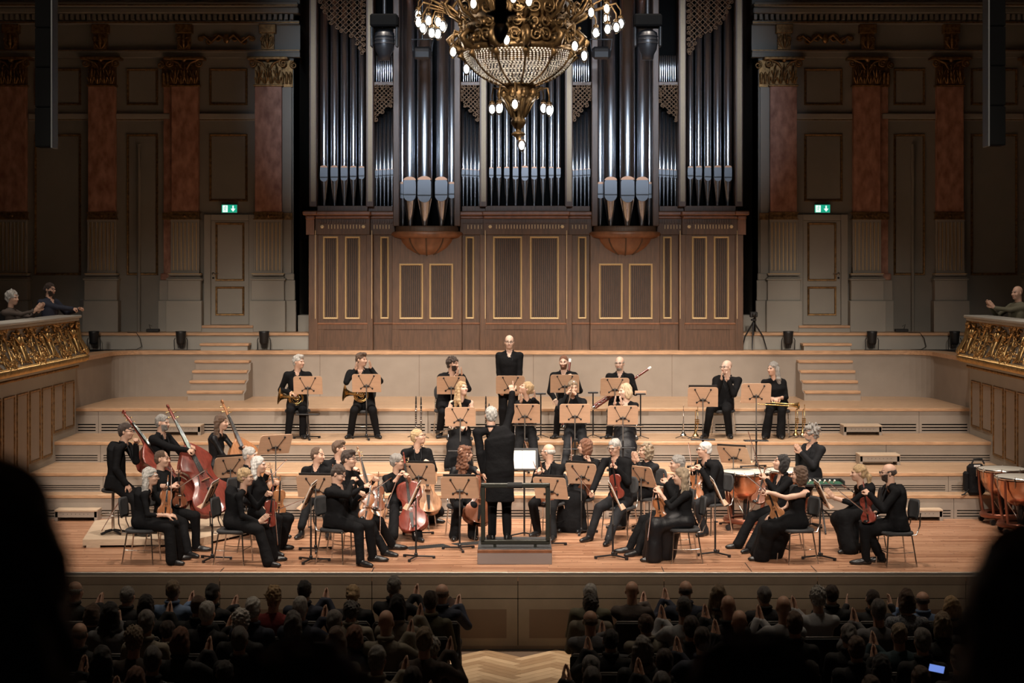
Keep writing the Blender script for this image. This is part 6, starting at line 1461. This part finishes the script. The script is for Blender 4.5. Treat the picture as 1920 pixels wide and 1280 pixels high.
player('C5', 1161, 817.5, Z3, -3, 1162, 668, 'bald bassoonist with glasses and a goatee', hy=-18, L=(1178, 722, -.28), R=(1140, 742, -.3), feet=[(1178, 821), (1142, 821)], hair='fringe', hcol='grey', beard='goatee', glass=True, hpose=('grip', 'grip'), skin='skin_pale')
player('T1', 1354, 817.5, Z3, -14, 1363, 675, 'bald trumpeter with glasses clapping', hy=-52, L=(1361, 712, -.28), R=(1355, 712, -.28), feet=[(1368, 821), (1324, 821)], hair='bald', hcol='grey', glass=True, hpose=('flat', 'flat'), skin='skin_pale', fat=1.1)
player('T2', 1457, 817.5, Z3, -6, 1450, 678, 'trumpeter with long grey hair holding gold trumpets', hy=-52, L=(1460, 752, -.32), R=(1450, 752, -.32), feet=[(1464, 822), (1436, 822)], sex='f', hair='long', hcol='grey', jacket=False, sleeves=.8, bottom='wide', hpose=('relax', 'relax'), fat=1.15)
player('O1', 862, 871.5, Z2, 6, 864, 715, 'oboist with long blond hair in a sleeveless gown', hy=38, hp=14, L=(872, 802, -.32), R=(846, 800, -.32), feet=[(872, 881), (846, 882)], sex='f', hair='longfront', hcol='blond', jacket=False, sleeves=0, dress='full', hpose=('relax', 'grip'), skin='skin_pale')
player('O2', 986, 871.5, Z2, 2, 994, 717, 'flautist with tied blond hair leaning her head back', hy=-78, hp=30, L=(996, 745, -.05), R=(980, 752, -.12), feet=[(1006, 881), (968, 881)], sex='f', hair='bun', hcol='blond', jacket=False, bottom='wide', hpose=('flat', 'flat'), elbow=((.5, .6, -.8), (.5, .6, -.8)))
player('O3', 1079, 871.5, Z2, -2, 1074, 713, 'flautist peering along an upright silver flute', hy=10, L=(1076, 737, -.3), R=(1065, 736, -.32), feet=[(1102, 881), (1058, 881)], hair='short', hcol='ash', hpose=('grip', 'grip'), elbow=((.5, .25, -1), (.5, .25, -1)), jacket=False, bottom='cloth_char')
player('O4', 1172, 871.5, Z2, -6, 1173, 719, 'flautist with a blond bob laughing to the left', hy=-68, L=(1160, 758, -.3), R=(1152, 758, -.3), feet=[(1182, 881), (1158, 881)], sex='f', hair='bob', hcol='lightblond', jacket=False, dress='full', bottom='silk_black', hpose=('flat', 'flat'), skin='skin_pale', neck_open=True)
# ---------------------------------------------------------------- music stands and wind instruments
def S(x, yd, yb, lvl, h, what, **k): music_stand(x, yd, yb, lvl, h*D2R, 'wooden music stand '+what, **k)
S(398, 927, 1050, 0, -92, 'edge-on beside the two violinists at far left', folder='paper')
S(432, 876, 1000, 0, -148, 'in front of the satin-bloused bassist', folder='black', dw=.52)
S(517, 833, 992, 0, -150, 'raised high above the pale-haired violinist', dw=.52, tilt=30)
S(592, 912, 1033, 0, 174, 'left of centre, between the violists', folder='black', dw=.55)
S(583, 930, 1053, 0, -92, 'edge-on left of the violinist touching his nose', folder='paper')
S(785, 888, 1004, 0, 172, 'between the two cellists left of centre', folder='black')
S(780, 930, 1048, 0, -92, 'edge-on in front of the red cello', folder='paper')
S(862, 914, 1031, 0, 178, 'in front of the auburn cellist', folder='black', dw=.54)
S(1031, 915, 1024, 0, 160, 'just right of the podium', folder='black', dw=.5)
S(1090, 888, 1000, 0, 156, 'before the auburn violist', folder='black', dw=.5)
S(1202, 893, 992, 0, 132, 'before the applauding blond violinist')
S(1149, 930, 1046, 0, 92, 'edge-on before the peering grey violinist', folder='paper')
S(1341, 922, 1041, 0, 90, 'edge-on right of the white-haired violist', folder='paper')
S(1375, 853, 986, 0, 152, 'above the left copper kettledrums', folder='black', tilt=38)
S(1537, 928, 1047, 0, 90, 'edge-on left of the blond ponytail violinist', folder='paper')
S(577, 722, 823, Z3, 180, 'before the grey-haired horn player', tilt=15, dh=.32, shelf=.42)
S(687, 718, 823, Z3, 180, 'before the applauding horn player', tilt=15, dh=.32)
S(846, 722, 823, Z3, 180, 'before the bearded clarinettist', tilt=15, dh=.32)
S(957, 721, 824, Z3, 180, 'before the standing clarinettist', tilt=15, dh=.32)
S(1059, 719, 823, Z3, 180, 'before the ginger bassoonist', tilt=15, dh=.32)
S(1153, 725, 823, Z3, 180, 'before the bald bassoonist', tilt=15, dh=.32)
S(1318, 744, 878, Z2, 176, 'before the bald trumpeter', tilt=18, dh=.34, shelf=.47, folder='black')
S(1418, 737, 878, Z2, 182, 'before the trumpeter with long hair', tilt=18, dh=.34, shelf=.45)
S(863, 781, 884, Z2, 180, 'before the oboist in the gown', tilt=15, dh=.32, shelf=.33)
S(984, 775, 884, Z2, 180, 'before the flautist leaning back', tilt=15, dh=.32, shelf=.3)
S(1078, 775, 884, Z2, 180, 'before the flautist with upright flute', tilt=15, dh=.32, shelf=.36)
S(1168, 778, 884, Z2, 180, 'before the laughing flautist with bob', tilt=15, dh=.32, shelf=.38)
# conductor's desk with the open score
Yd = depth(1004, 0)
cs = thing('conductor_stand', 'low conductor stand holding the score beyond the podium', 'music stand', ((983-CX)*Yd/F, Yd, 0))
MB().tube([(0, 0, .03), (0, 0, .98)], .014, 8).build('post', 'black_metal', cs)
for k in range(3): a = PI/2+2*PI*k/3; MB().tube([(0, 0, .045), (.26*math.cos(a), .26*math.sin(a), .02)], .012, 6).build('foot', 'black_metal', cs)
DM = TR(-.03, 0, 1.0) @ RX(math.radians(62))
MB().box(-.24, .24, -.02, .34, -.01, 0, ch=.004, M=RX(0)).build('desk', 'black_metal', cs, DM)
sc = thing('score', 'open white score on the conductor stand', 'sheet music', M=cs.matrix_world @ TR((983-CX)*Yd/F, Yd, 0) @ DM)
for q in (-1, 1): MB().box(q*.002, q*.2, .0, .29, .001, .014, ch=.003).build('pages', 'paper', sc)
# horns
for key, x, y, lab in (('H1', 523, 742, 'brass french horn on the lap of the grey-haired horn player'), ('H2', 645, 736, 'brass french horn on the lap of the applauding horn player')):
    p = W(x, y, INFO[key]['Y']-.28); horn(TR(*p) @ RZ(.25) @ RY(.15), lab)
a, v = span((1056, 792), (1071, 676), INFO['C4']['Y']-.36, 1.27, 1); bassoon(axes(a, v, (0.3, -1, 0)), 'dark red bassoon held upright by the ginger bassoonist')
a, v = span((1118, 758), (1225, 691), INFO['C5']['Y']-.34, 1.27, 1); bassoon(axes(a, v, (0.2, -1, .3)), 'dark red bassoon slanting across the bald bassoonist')
a, v = span((819, 811), (866, 795), INFO['O1']['Y']-.4, .62, -1); clarinet(axes(a, v, (0, -1, .5)), 'black oboe on the lap of the oboist in the gown', .62, 'oboe')
a, v = span((962, 797), (1022, 801), INFO['O2']['Y']-.4, .67, 1); flute(axes(a, v, (0, -1, .5)), 'silver flute lying across the lap of the leaning flautist')
a, v = span((1065, 757), (1074, 711), INFO['O3']['Y']-.36, .67, -1); flute(axes(a, v, (0, -1, .2)), 'silver flute held upright before the face of a flautist')
a, v = span((1136, 797), (1208, 801), INFO['O4']['Y']-.42, .67, 1); flute(axes(a, v, (0, -1, .5)), 'silver flute lying across the lap of the laughing flautist')
for k, (p0, p1) in enumerate((((1419, 752), (1497, 757)), ((1421, 757), (1495, 759)))):
    a, v = span(p0, p1, INFO['T2']['Y']-.36-.05*k, .75, -1)
    t = thing('natural_trumpet', ('upper' if k == 0 else 'lower')+' of two long gold trumpets on the trumpeter\'s lap', 'trumpet', M=axes(a, v, (0, -1, .3)))
    MB().tube([(0, 0, 0), (0, 0, .6)], .007, 8).build('tube', 'brass', t); MB().lathe([(.007, .55), (.014, .62), (.03, .7), (.05, .73)], 14).build('bell', 'brass', t); MB().tube([(0, .02, .08), (0, .02, .6)], .006, 7).build('return_tube', 'brass', t)
# clarinets and trumpets on pegs
def on_floor(x, y, lvl): Y = depth(y, lvl); return Vector(((x-CX)*Y/F, Y, lvl))
for x, y, lab in ((780, 819, 'left clarinet of the pair left of the oboist'), (789.5, 821, 'right clarinet of the pair left of the oboist'), (911, 819, 'clarinet standing left of the conductor\'s head'), (917, 822, 'shorter clarinet standing beside the conductor\'s head')):
    p = on_floor(x, y, Z3); inst_stand(p, 'peg stand under the '+lab, .18); clarinet(TR(p.x, p.y, p.z+.06), 'black '+lab+' with silver keys', .66 if y != 822 else .55)
p = on_floor(1281, 821, Z3); inst_stand(p, 'peg stand under the left silver trumpet', .2); trumpet(TR(p.x, p.y, p.z+.05), 'silver trumpet standing left of the bald trumpeter')
p = on_floor(1304, 822, Z3); inst_stand(p, 'peg stand under the gold trumpet near the shoe', .2); trumpet(TR(p.x, p.y, p.z+.05) @ RZ(.6), 'gold trumpet standing beside the bald trumpeter\'s shoe', 'brass')
for x, lab, m in ((1492, 'left gold trumpet', 'brass'), (1505, 'right gold trumpet', 'brass')):
    p = on_floor(x, 820, Z3); inst_stand(p, 'peg stand under the '+lab+' near the long-haired trumpeter', .2); trumpet(TR(p.x, p.y, p.z+.05) @ RZ(.4), lab+' standing right of the long-haired trumpeter', m)
for x, lab, H in ((1014, 'black post stand with padded arm left of the upright flute', .75), (1112, 'black post stand with padded arm between the bassoonists', .77)):
    p = on_floor(x, 820, Z3); inst_stand(p, lab, H, 'post')
p = on_floor(1201, 822, Z3); t = inst_stand(p, 'chrome stand with a wooden block right of the laughing flautist', .76, 'post'); MB().box(-.1, .1, -.02, .02, .76, .83, ch=.006).build('wooden_block', 'deskwood', t)
# ---------------------------------------------------------------- percussion
timpano((*floor_xy(1399, 990, 0), 0), .76, .88, 'large copper kettledrum left of the timpanist'); timpano((*floor_xy(1476, 986, 0), 0), .66, .88, 'copper kettledrum half hidden behind the black-haired violinist', .4)
timpano((*floor_xy(1879, 980, 0), 0), .74, .86, 'farther of the two copper kettledrums at far right', .3); timpano((*floor_xy(1914, 999, 0), 0), .76, .86, 'nearer of the two copper kettledrums at far right', .1)
Yt = 26.55; tb = thing('mallet_table', 'green felt mallet table on a tripod before the timpanist', 'table', ((1541-CX)*Yt/F, Yt, 0))
MB().box(-.32, .32, -.18, .18, .70, .74, ch=.006).build('tray', 'black', tb); MB().box(-.3, .3, -.16, .16, .74, .745).build('felt', mat('felt_green', (.02, .09, .05), .95), tb); MB().box(.29, .32, -.18, .18, .74, .79, ch=.004).box(-.32, .32, .16, .18, .74, .79, ch=.004).build('rim', 'black', tb)
MB().tube([(0, 0, .3), (0, 0, .7)], .018, 8).build('post', 'black_metal', tb)
for k in range(3): a = -PI/2+2*PI*k/3; MB().tube([(0, 0, .34), (.12*math.cos(a), .12*math.sin(a), .26), (.34*math.cos(a), .34*math.sin(a), .012)], .013, 7).build('leg', 'black_metal', tb)
nm = ['first', 'second', 'third', 'fourth', 'fifth', 'sixth']
for k in range(6):
    t = thing('mallet', nm[k]+' pale timpani mallet from the left on the green table', 'mallet', M=tb.matrix_world @ TR((1541-CX)*Yt/F-.22+.075*k, Yt-.12, .757) @ RX(-PI/2) @ RY(.25), group='timpani mallets')
    MB().tube([(0, 0, 0), (0, 0, .24)], .006, 6).build('stick', 'platewood', t); MB().ell((0, 0, .25), (.018, .018, .016), 8, 6).build('head', 'paper', t)
# ---------------------------------------------------------------- step boxes between the levels
def step_box(x, y, lvl, label):
    p = on_floor(x, y, lvl); t = thing('step_box', label, 'step', p); w = .34
    MB().box(-w, w, -.0, .36, .15, .18, ch=.004).build('tread', 'platewood', t); MB().box(-w+.01, w-.01, .01, .05, .06, .15).build('front_board', 'greige', t); MB().box(-w+.01, w-.01, .31, .35, .06, .15).build('back_board', 'greige', t)
    for s in (-1, 1): MB().box(s*(w-.05), s*w, .01, .35, 0, .15).build('side_board', 'greige', t)
    g = MB()
    for k in range(7): g.lathe([(.0001, 0), (.006, 0)], 8, M=TR(-.2+.065*k, .0095, .11) @ RX(PI/2))
    g.build('screw_holes', 'black', t)
step_box(142, 977, 0, 'wooden step box on the stage floor at far left'); step_box(1728, 976, 0, 'wooden step box on the stage floor behind the bald bearded violinist')
step_box(1650, 872, Z2, 'wooden step box on the second riser at right'); step_box(1618, 816, Z3, 'wooden step box on the third riser at right'); step_box(340, 816, Z3, 'wooden step box on the third riser behind the bearded bassist')
# backpack, cello mats, cables
p = on_floor(1829, 928, Z1); t = thing('backpack', 'black backpack standing on the riser beside the kettledrums', 'bag', p)
MB().box(-.13, .15, -.06, .1, 0, .5, ch=.05).build('body', 'cloth_black2', t); MB().box(-.19, -.11, -.07, .08, .06, .38, ch=.03).build('side_pocket', 'cloth_black2', t); MB().tube([(-.06, 0, .5), (-.03, 0, .57), (.1, 0, .58), (.14, 0, .5)], .015, 7).build('handle', 'rubber', t); MB().tube([(-.12, -.05, .1), (-.2, -.07, .02), (-.24, -.07, .012)], .012, 6).build('strap', 'rubber', t)
MB().box(-.04, .06, -.065, -.058, .46, .49).build('tag', 'paper', t)
for x, y, lab in ((800, 1025, 'black ribbed endpin mat below the red cello'), (890, 1018, 'black ribbed endpin mat left of the podium')):
    q = floor_xy(x, y, 0); t = thing('endpin_mat', lab, 'mat', (q[0], q[1], 0), .5); g = MB().box(-.32, .32, -.12, .12, 0, .006, ch=.002)
    g.build('mat_sheet', 'rubber', t); g = MB()
    for k in range(16): g.box(-.3+k*.038, -.285+k*.038, -.11, .11, .006, .009)
    g.build('ribs', 'rubber', t)
# ---------------------------------------------------------------- audience
def amat(n, c, r=.8): return mat('aud_'+n, c, r, bump=.3, bscale=30)
for n, c in dict(black=(.014, .014, .015), navy=(.02, .025, .045), blue=(.16, .24, .40), olive=(.12, .11, .07), beige=(.28, .25, .2), red=(.25, .03, .03), grey=(.16, .16, .17), brown=(.07, .05, .04), teal=(.03, .06, .075), white=(.45, .46, .48), pattern=(.08, .06, .05)).items(): amat(n, c)
mat('aud_check', (.02, .025, .05), .8, col2=(.4, .42, .45), vscale=60)
AV = []; a0 = np.array((0., 0., 0.))
AP = [None, [(.17, .3, .98), (.11, .3, .97)], [(.25, .24, 1.03), (.19, .24, 1.03)], [(-.26, .22, 1.03), (-.19, .24, 1.02)], [(-.27, .24, 1.05), (.27, .24, 1.05)]]
for i, hp in enumerate(AP):
    hs = None
    if hp: hs = [np.array(hp[0]) if hp[0][0] < hp[1][0] else np.array(hp[1]), np.array(hp[1]) if hp[0][0] < hp[1][0] else np.array(hp[0])]
    r = person(a0, a0+[0, 0, .55], PI, a0+[0, .03, 1.31], PI, hands=hs, hair='bald', label='audience variant', vox=.018, hvox=.0105, hpose=('flat', 'flat') if hp else ('relax', 'relax'), shoes=False, top='aud_black', bottom='aud_black')
    AV.append(r['o'].data); COL.objects.unlink(r['o']); 
    for c in list(r['o'].children): bpy.data.objects.remove(c)
    bpy.data.objects.remove(r['o']); PEOPLE.pop(); HC, HR = r['C'], r['R']
collar_mesh = MB().tube([(.075*math.cos(a*PI/7), .075*math.sin(a*PI/7)-.0, 1.06) for a in range(14)], .02, 6, closed=True).mesh('collar', 'aud_black')
_hm = {}
def ahair(style, col):
    if (style, col) not in _hm:
        v, f, m = hair_mesh(HC, HR, .0105, style, len(_hm)+3); _hm[style, col] = np_mesh('hair', [(v, f, m)], ['hair_'+col])
    return _hm[style, col]
_ac = []
def achair(x, y, z, label):
    M = TR(x, y, z) @ RZ(PI)
    if _ac: return copy_tree(_ac[0], label, M)
    t = thing('audience_chair', label, 'chair', M=M, group='audience chairs')
    MB().box(-.22, .22, -.22, .2, .42, .47, ch=.015).build('seat', 'seatpad', t); MB().box(-.21, .21, .2, .23, .52, .86, ch=.012).build('backrest', 'seatpad', t)
    MB().tube([(-.235, .24, .0), (-.225, .23, .45), (-.22, .24, .84), (-.19, .24, .875), (.19, .24, .875), (.22, .24, .84), (.225, .23, .45), (.235, .24, .0)], .011, 7).build('back_frame', 'grey_metal', t)
    for q in (-1, 1): MB().tube([(q*.2, -.2, .42), (q*.22, -.21, 0)], .011, 7).build('leg', 'grey_metal', t)
    _ac.append(t); return t
A = []   # head x, head-top row, hair style, hair colour, clothes, pose variant, look (deg), description
def a_(x, y, st, hc, cl, v, look, d, sk='skin'): A.append((x, y, st, hc, cl, v, look, d, sk))
a_(138, 1090, 'fringe', 'grey', 'black', 1, 35, 'balding person'); a_(237, 1100, 'short', 'grey', 'black', 1, 20, 'grey-haired person in dark jacket'); a_(323, 1088, 'short', 'ash', 'blue', 1, 10, 'sandy-haired person in light blue jacket'); a_(397, 1095, 'bun', 'black', 'black', 1, 30, 'person with a dark bun'); a_(473, 1120, 'short', 'white', 'navy', 0, 10, 'white-haired person in navy'); a_(512, 1100, 'curly', 'blond', 'red', 0, 15, 'curly blond person in red scarf'); a_(570, 1089, 'short', 'black', 'navy', 2, 5, 'black-haired person with raised hand'); a_(661, 1097, 'bun', 'blond', 'black', 0, 0, 'person with a blond bun'); a_(738, 1080, 'short', 'grey', 'black', 2, 15, 'tall grey-haired person'); a_(828, 1095, 'fringe', 'brown', 'navy', 1, 15, 'balding person in navy on the aisle')
a_(273, 1115, 'bob', 'black', 'black', 2, 0, 'person with black bob'); a_(206, 1129, 'long', 'black', 'grey', 0, 0, 'person with long black hair'); a_(172, 1133, 'bob', 'brown', 'grey', 2, 10, 'brown-haired person'); a_(370, 1117, 'thin', 'brown', 'black', 0, 10, 'person with thinning brown hair'); a_(386, 1128, 'short', 'lightgrey', 'black', 1, 25, 'silver-haired person'); a_(451, 1130, 'curly', 'white', 'black', 0, 0, 'person with fluffy white curls'); a_(562, 1118, 'thin', 'lightgrey', 'navy', 2, 10, 'balding silver-haired person'); a_(658, 1128, 'curly', 'darkgrey', 'beige', 0, 0, 'person with dark grey curls'); a_(745, 1115, 'bob', 'black', 'beige', 2, 5, 'person with black hair in beige'); a_(807, 1108, 'short', 'darkbrown', 'olive', 0, 0, 'dark-haired person in olive jacket')
a_(273, 1138, 'short', 'salt', 'beige', 0, 0, 'person with a hair clip in beige jacket'); a_(448, 1163, 'short', 'darkgrey', 'black', 0, 0, 'dark grey haired person'); a_(626, 1140, 'short', 'salt', 'black', 0, 5, 'person with salt-and-pepper hair'); a_(723, 1139, 'bald', 'grey', 'beige', 2, 10, 'bald person'); a_(549, 1146, 'bob', 'darkgrey', 'navy', 0, 0, 'person with dark grey bob'); a_(795, 1159, 'short', 'ash', 'brown', 2, 10, 'person with ash-brown hair')
a_(337, 1163, 'bob', 'auburn', 'black', 2, 10, 'auburn-haired person'); a_(250, 1173, 'curly', 'ash', 'pattern', 0, 0, 'person with ash curls'); a_(313, 1185, 'short', 'darkbrown', 'beige', 0, 0, 'dark-haired person in pale jacket'); a_(148, 1168, 'fringe', 'brown', 'black', 0, 0, 'balding person in black'); a_(630, 1166, 'long', 'brown', 'olive', 0, 0, 'person with long brown hair'); a_(598, 1185, 'thin', 'brown', 'red', 0, 0, 'balding person in red'); a_(718, 1172, 'bob', 'auburn', 'navy', 0, 0, 'dark auburn haired person'); a_(706, 1187, 'short', 'grey', 'beige', 2, 15, 'grey-haired person clapping')
a_(285, 1213, 'short', 'darkgrey', 'black', 0, 0, 'dark grey haired person'); a_(190, 1200, 'long', 'black', 'black', 3, 0, 'black-haired person'); a_(809, 1197, 'curly', 'lightgrey', 'black', 0, 0, 'person with pale grey curls'); a_(253, 1247, 'bob', 'auburn', 'black', 3, 0, 'reddish-haired person'); a_(773, 1223, 'short', 'darkbrown', 'black', 1, 0, 'dark-haired person')
a_(1107, 1095, 'short', 'lightgrey', 'olive', 0, 0, 'grey-haired person in olive jacket'); a_(1185, 1090, 'bald', 'grey', 'pattern', 1, 5, 'bald person in patterned jacket'); a_(1286, 1089, 'fringe', 'darkbrown', 'navy', 3, 0, 'balding person in navy suit raising a hand'); a_(1347, 1096, 'longer', 'ash', 'black', 0, 15, 'person with long ash hair'); a_(1434, 1100, 'short', 'darkgrey', 'black', 0, -15, 'dark grey haired person'); a_(1535, 1101, 'curly', 'lightgrey', 'white', 3, -10, 'person with pale curls clapping'); a_(1560, 1097, 'short', 'darkbrown', 'black', 0, 0, 'dark-haired person with backpack straps'); a_(1637, 1106, 'thin', 'darkbrown', 'black', 4, 0, 'person with both hands raised'); a_(1701, 1105, 'bob', 'brown', 'check', 0, -5, 'brown bob in a checked shirt'); a_(1785, 1118, 'long', 'blond', 'black', 0, 0, 'blond person')
a_(1108, 1115, 'curly', 'darkgrey', 'beige', 0, 0, 'person with dark curls'); a_(1283, 1118, 'thin', 'darkgrey', 'white', 3, 0, 'balding dark person in pale shirt'); a_(1366, 1116, 'bald', 'grey', 'black', 3, 0, 'bald person in black'); a_(1470, 1117, 'bald', 'grey', 'white', 3, -5, 'bald person in pale shirt'); a_(1648, 1124, 'short', 'darkgrey', 'grey', 3, 0, 'dark grey haired person in grey sweater'); a_(1731, 1115, 'fringe', 'darkbrown', 'blue', 3, 0, 'balding person in blue')
a_(1107, 1145, 'fringe', 'brown', 'grey', 1, 0, 'balding brown-haired person'); a_(1387, 1138, 'bald', 'grey', 'black', 3, 0, 'bald person in black'); a_(1212, 1153, 'short', 'brown', 'beige', 2, -10, 'brown-haired person in beige'); a_(1296, 1155, 'short', 'darkbrown', 'black', 0, 0, 'dark-haired person'); a_(1491, 1148, 'short', 'brown', 'black', 0, 0, 'brown-haired person'); a_(1768, 1148, 'bob', 'ash', 'black', 0, 0, 'ash-blond person')
a_(1145, 1181, 'short', 'black', 'black', 3, 0, 'black-haired person'); a_(1205, 1193, 'long', 'salt', 'black', 0, 0, 'person with long grey hair'); a_(1592, 1170, 'bun', 'salt', 'black', 0, 0, 'person with a grey bun'); a_(1687, 1169, 'short', 'ash', 'teal', 3, 0, 'ash-haired person in teal'); a_(1731, 1178, 'short', 'salt', 'black', 0, 0, 'grey-brown haired person'); a_(1317, 1172, 'short', 'darkbrown', 'navy', 3, 0, 'dark-haired person in navy')
a_(1246, 1217, 'short', 'darkbrown', 'black', 3, 0, 'dark-haired person'); a_(1607, 1194, 'short', 'brown', 'black', 2, 0, 'brown-haired person'); a_(1728, 1218, 'short', 'brown', 'grey', 0, 0, 'brown-haired person with a phone'); a_(1108, 1230, 'short', 'salt', 'black', 3, 0, 'grey-brown haired person'); a_(1653, 1228, 'bob', 'black', 'black', 0, 0, 'person with black bob'); a_(1241, 1261, 'short', 'darkgrey', 'black', 0, 0, 'dark grey haired person'); a_(1655, 1268, 'short', 'brown', 'black', 0, 0, 'brown-haired person'); a_(1110, 1252, 'short', 'darkgrey', 'black', 0, 0, 'dark grey haired person in black')
a_(1520, 1240, 'short', 'black', 'black', 0, 0, 'black-haired person'); a_(420, 1240, 'short', 'black', 'black', 0, 0, 'black-haired person'); a_(1820, 1140, 'short', 'black', 'black', 0, 0, 'black-haired person'); a_(1800, 1200, 'short', 'brown', 'black', 0, 0, 'brown-haired person'); a_(540, 1230, 'short', 'brown', 'black', 0, 0, 'brown-haired person'); a_(1400, 1215, 'short', 'brown', 'black', 0, 0, 'brown-haired person')
ROWS = [20.75-.86*i for i in range(7)]; occ = {i: [] for i in range(7)}; placed = []
for e in sorted(A, key=lambda q: q[1]):
    ex, ey = e[0], e[1]; best = None
    for i, Y in enumerate(ROWS):
        z = CH-(ey-500)*Y/F; X = (ex-CX)*Y/F; hgt = z-HF; cost = abs(hgt-1.3)
        n_ = sum(abs(X-q) < .41 for q in occ[i]); cost += .3*n_
        if best is None or cost < best[0]: best = (cost, i, X, hgt)
    c, i, X, hgt = best; x0 = X; st_ = 0
    while any(abs(X-q) < .40 for q in occ[i]) and st_ < 12: st_ += 1; X = x0+(.05*((st_+1)//2))*(1 if st_ % 2 else -1)
    occ[i].append(X); placed.append((i, X, hgt, e))
rown = ['front', 'second', 'third', 'fourth', 'fifth', 'sixth', 'seventh']; ordn = ['first', 'second', 'third', 'fourth', 'fifth', 'sixth', 'seventh', 'eighth', 'ninth', 'tenth', 'eleventh', 'twelfth']
for side in (-1, 1):
    for i in range(7):
        row = sorted([p for p in placed if p[0] == i and (p[1] > 0) == (side > 0)], key=lambda p: abs(p[1]))
        for k, (_, X, hgt, e) in enumerate(row):
            (_, _, st, hc, cl, v, look, d, sk) = e; where = '%s row, %s %s of the aisle' % (rown[i], ordn[k], 'left' if side < 0 else 'right')
            sc = min(1.12, max(.9, hgt/1.31)); Y = ROWS[i]
            o = link('audience_member', AV[v], None, TR(X, Y, HF) @ RZ(-look*D2R*.6) @ Matrix.Diagonal((1, 1, sc, 1)), label=d+', '+where, cat='person', group='seated audience in the hall')
            for si, mn in ((0, sk), (1, 'aud_'+cl), (2, 'aud_black'), (5, 'hair_'+hc)):
                o.material_slots[si].link = 'OBJECT'; o.material_slots[si].material = MATS[mn]
            if st != 'bald': link('hair', ahair(st, hc), o)
            if cl in ('navy', 'olive', 'beige', 'black', 'blue'):
                c = link('collar', collar_mesh, o); c.material_slots[0].link = 'OBJECT'; c.material_slots[0].material = MATS['aud_'+cl]
            achair(X, Y-.02, HF, 'dark audience chair, '+where)
            if 'phone' in d:
                Yp = Y+.38; p = W(1756, 1253, Yp); t = thing('phone', 'lit blue phone screen held in the audience at lower right', 'phone', M=TR(*p) @ RY(.2))
                MB().box(-.075, .075, -.004, .004, -.036, .036, ch=.004).build('body', 'black', t); MB().box(-.07, .07, -.0055, -.004, -.032, .032).build('screen', mat('screen_blue', (.05, .08, .2), .3, emit=(.12, .2, .55, 1.2)), t)
# paper held up by the person on the aisle
p = W(845, 1128, 21.1); MB().box(-.05, .05, -.001, .001, -.05, .05, M=RY(.7)).build('programme', 'paper', M=TR(*p), label='small white programme held up beside the aisle', cat='paper')
# listeners on the rear balcony right in front of the camera, out of focus
def big(x, ytop, Y, v, label, st='short', sc=1.0):
    X = (x-CX)*Y/F; z = CH-(ytop-CY)*Y/F; fl = 2.35; s = (z-fl)/1.315
    o = link('balcony_listener', AV[v], None, TR(X, Y, fl) @ Matrix.Diagonal((sc, sc, s, 1)), label=label, cat='person')
    for si, mn in ((0, 'skin'), (1, 'aud_black'), (2, 'aud_black'), (5, 'hair_black')): o.material_slots[si].link = 'OBJECT'; o.material_slots[si].material = MATS[mn]
    link('hair', ahair(st, 'black'), o)
big(-65, 860, 1.6, 0, 'dark out-of-focus listener at the left edge of the picture', 'bob'); big(555, 1230, 2.35, 0, 'dark out-of-focus head at the bottom left of centre', 'curly', sc=1.12); big(1420, 1212, 2.35, 0, 'dark out-of-focus head at the bottom right of centre', 'curly'); big(2000, 985, 1.5, 0, 'dark out-of-focus listener at the right edge of the picture', 'bob')
# gallery guests
def guest(x, ytop, X, h, hy, label, hands, **k):
    Y = F*abs(X)/abs(x-CX); top = np.array(W(x, ytop, Y)); base = np.array((X, Y, Z5-.01))
    person(base, base+[0, 0, .5], h*D2R, top, hy*D2R, hands=[np.array((X+a, Y+b, Z5+c)) for a, b, c in hands], label=label, vox=.015, hvox=.0085, **k)
    t = copy_tree(_ac[0], 'gallery chair of the '+' '.join(label.split()[:6]), TR(*base) @ RZ(h*D2R)); return Y
guest(93, 530, -8.62, 60, 62, 'bearded guest with tied hair filming from the left gallery', [(.48, .16, .86), (.46, .04, .86)], hair='bun', hcol='darkbrown', beard='full', glass=True, hpose=('grip', 'grip'), top='aud_navy')
guest(22, 545, -8.6, 70, 75, 'grey-haired guest clapping in the left gallery', [(.45, .05, .9), (.42, -.1, .9)], sex='f', hair='curly', hcol='lightgrey', hpose=('flat', 'flat'), top='aud_pattern', jacket=False)
guest(1908, 536, 8.66, -60, -62, 'bald guest clapping in the right gallery', [(-.42, -.05, .92), (-.45, .1, .92)], hair='bald', hcol='darkgrey', hpose=('flat', 'flat'), top='aud_olive', jacket=False)
Yg = F*8.62/(CX-93); t = thing('phone', 'dark phone held over the left gallery rail', 'phone', (-8.62+.56, Yg+.1, Z5+.9), .5); MB().box(-.035, .035, -.004, .004, 0, .14, ch=.004).build('body', 'black', t); MB().box(-.03, .03, .004, .0055, .01, .13).build('screen', 'black', t)
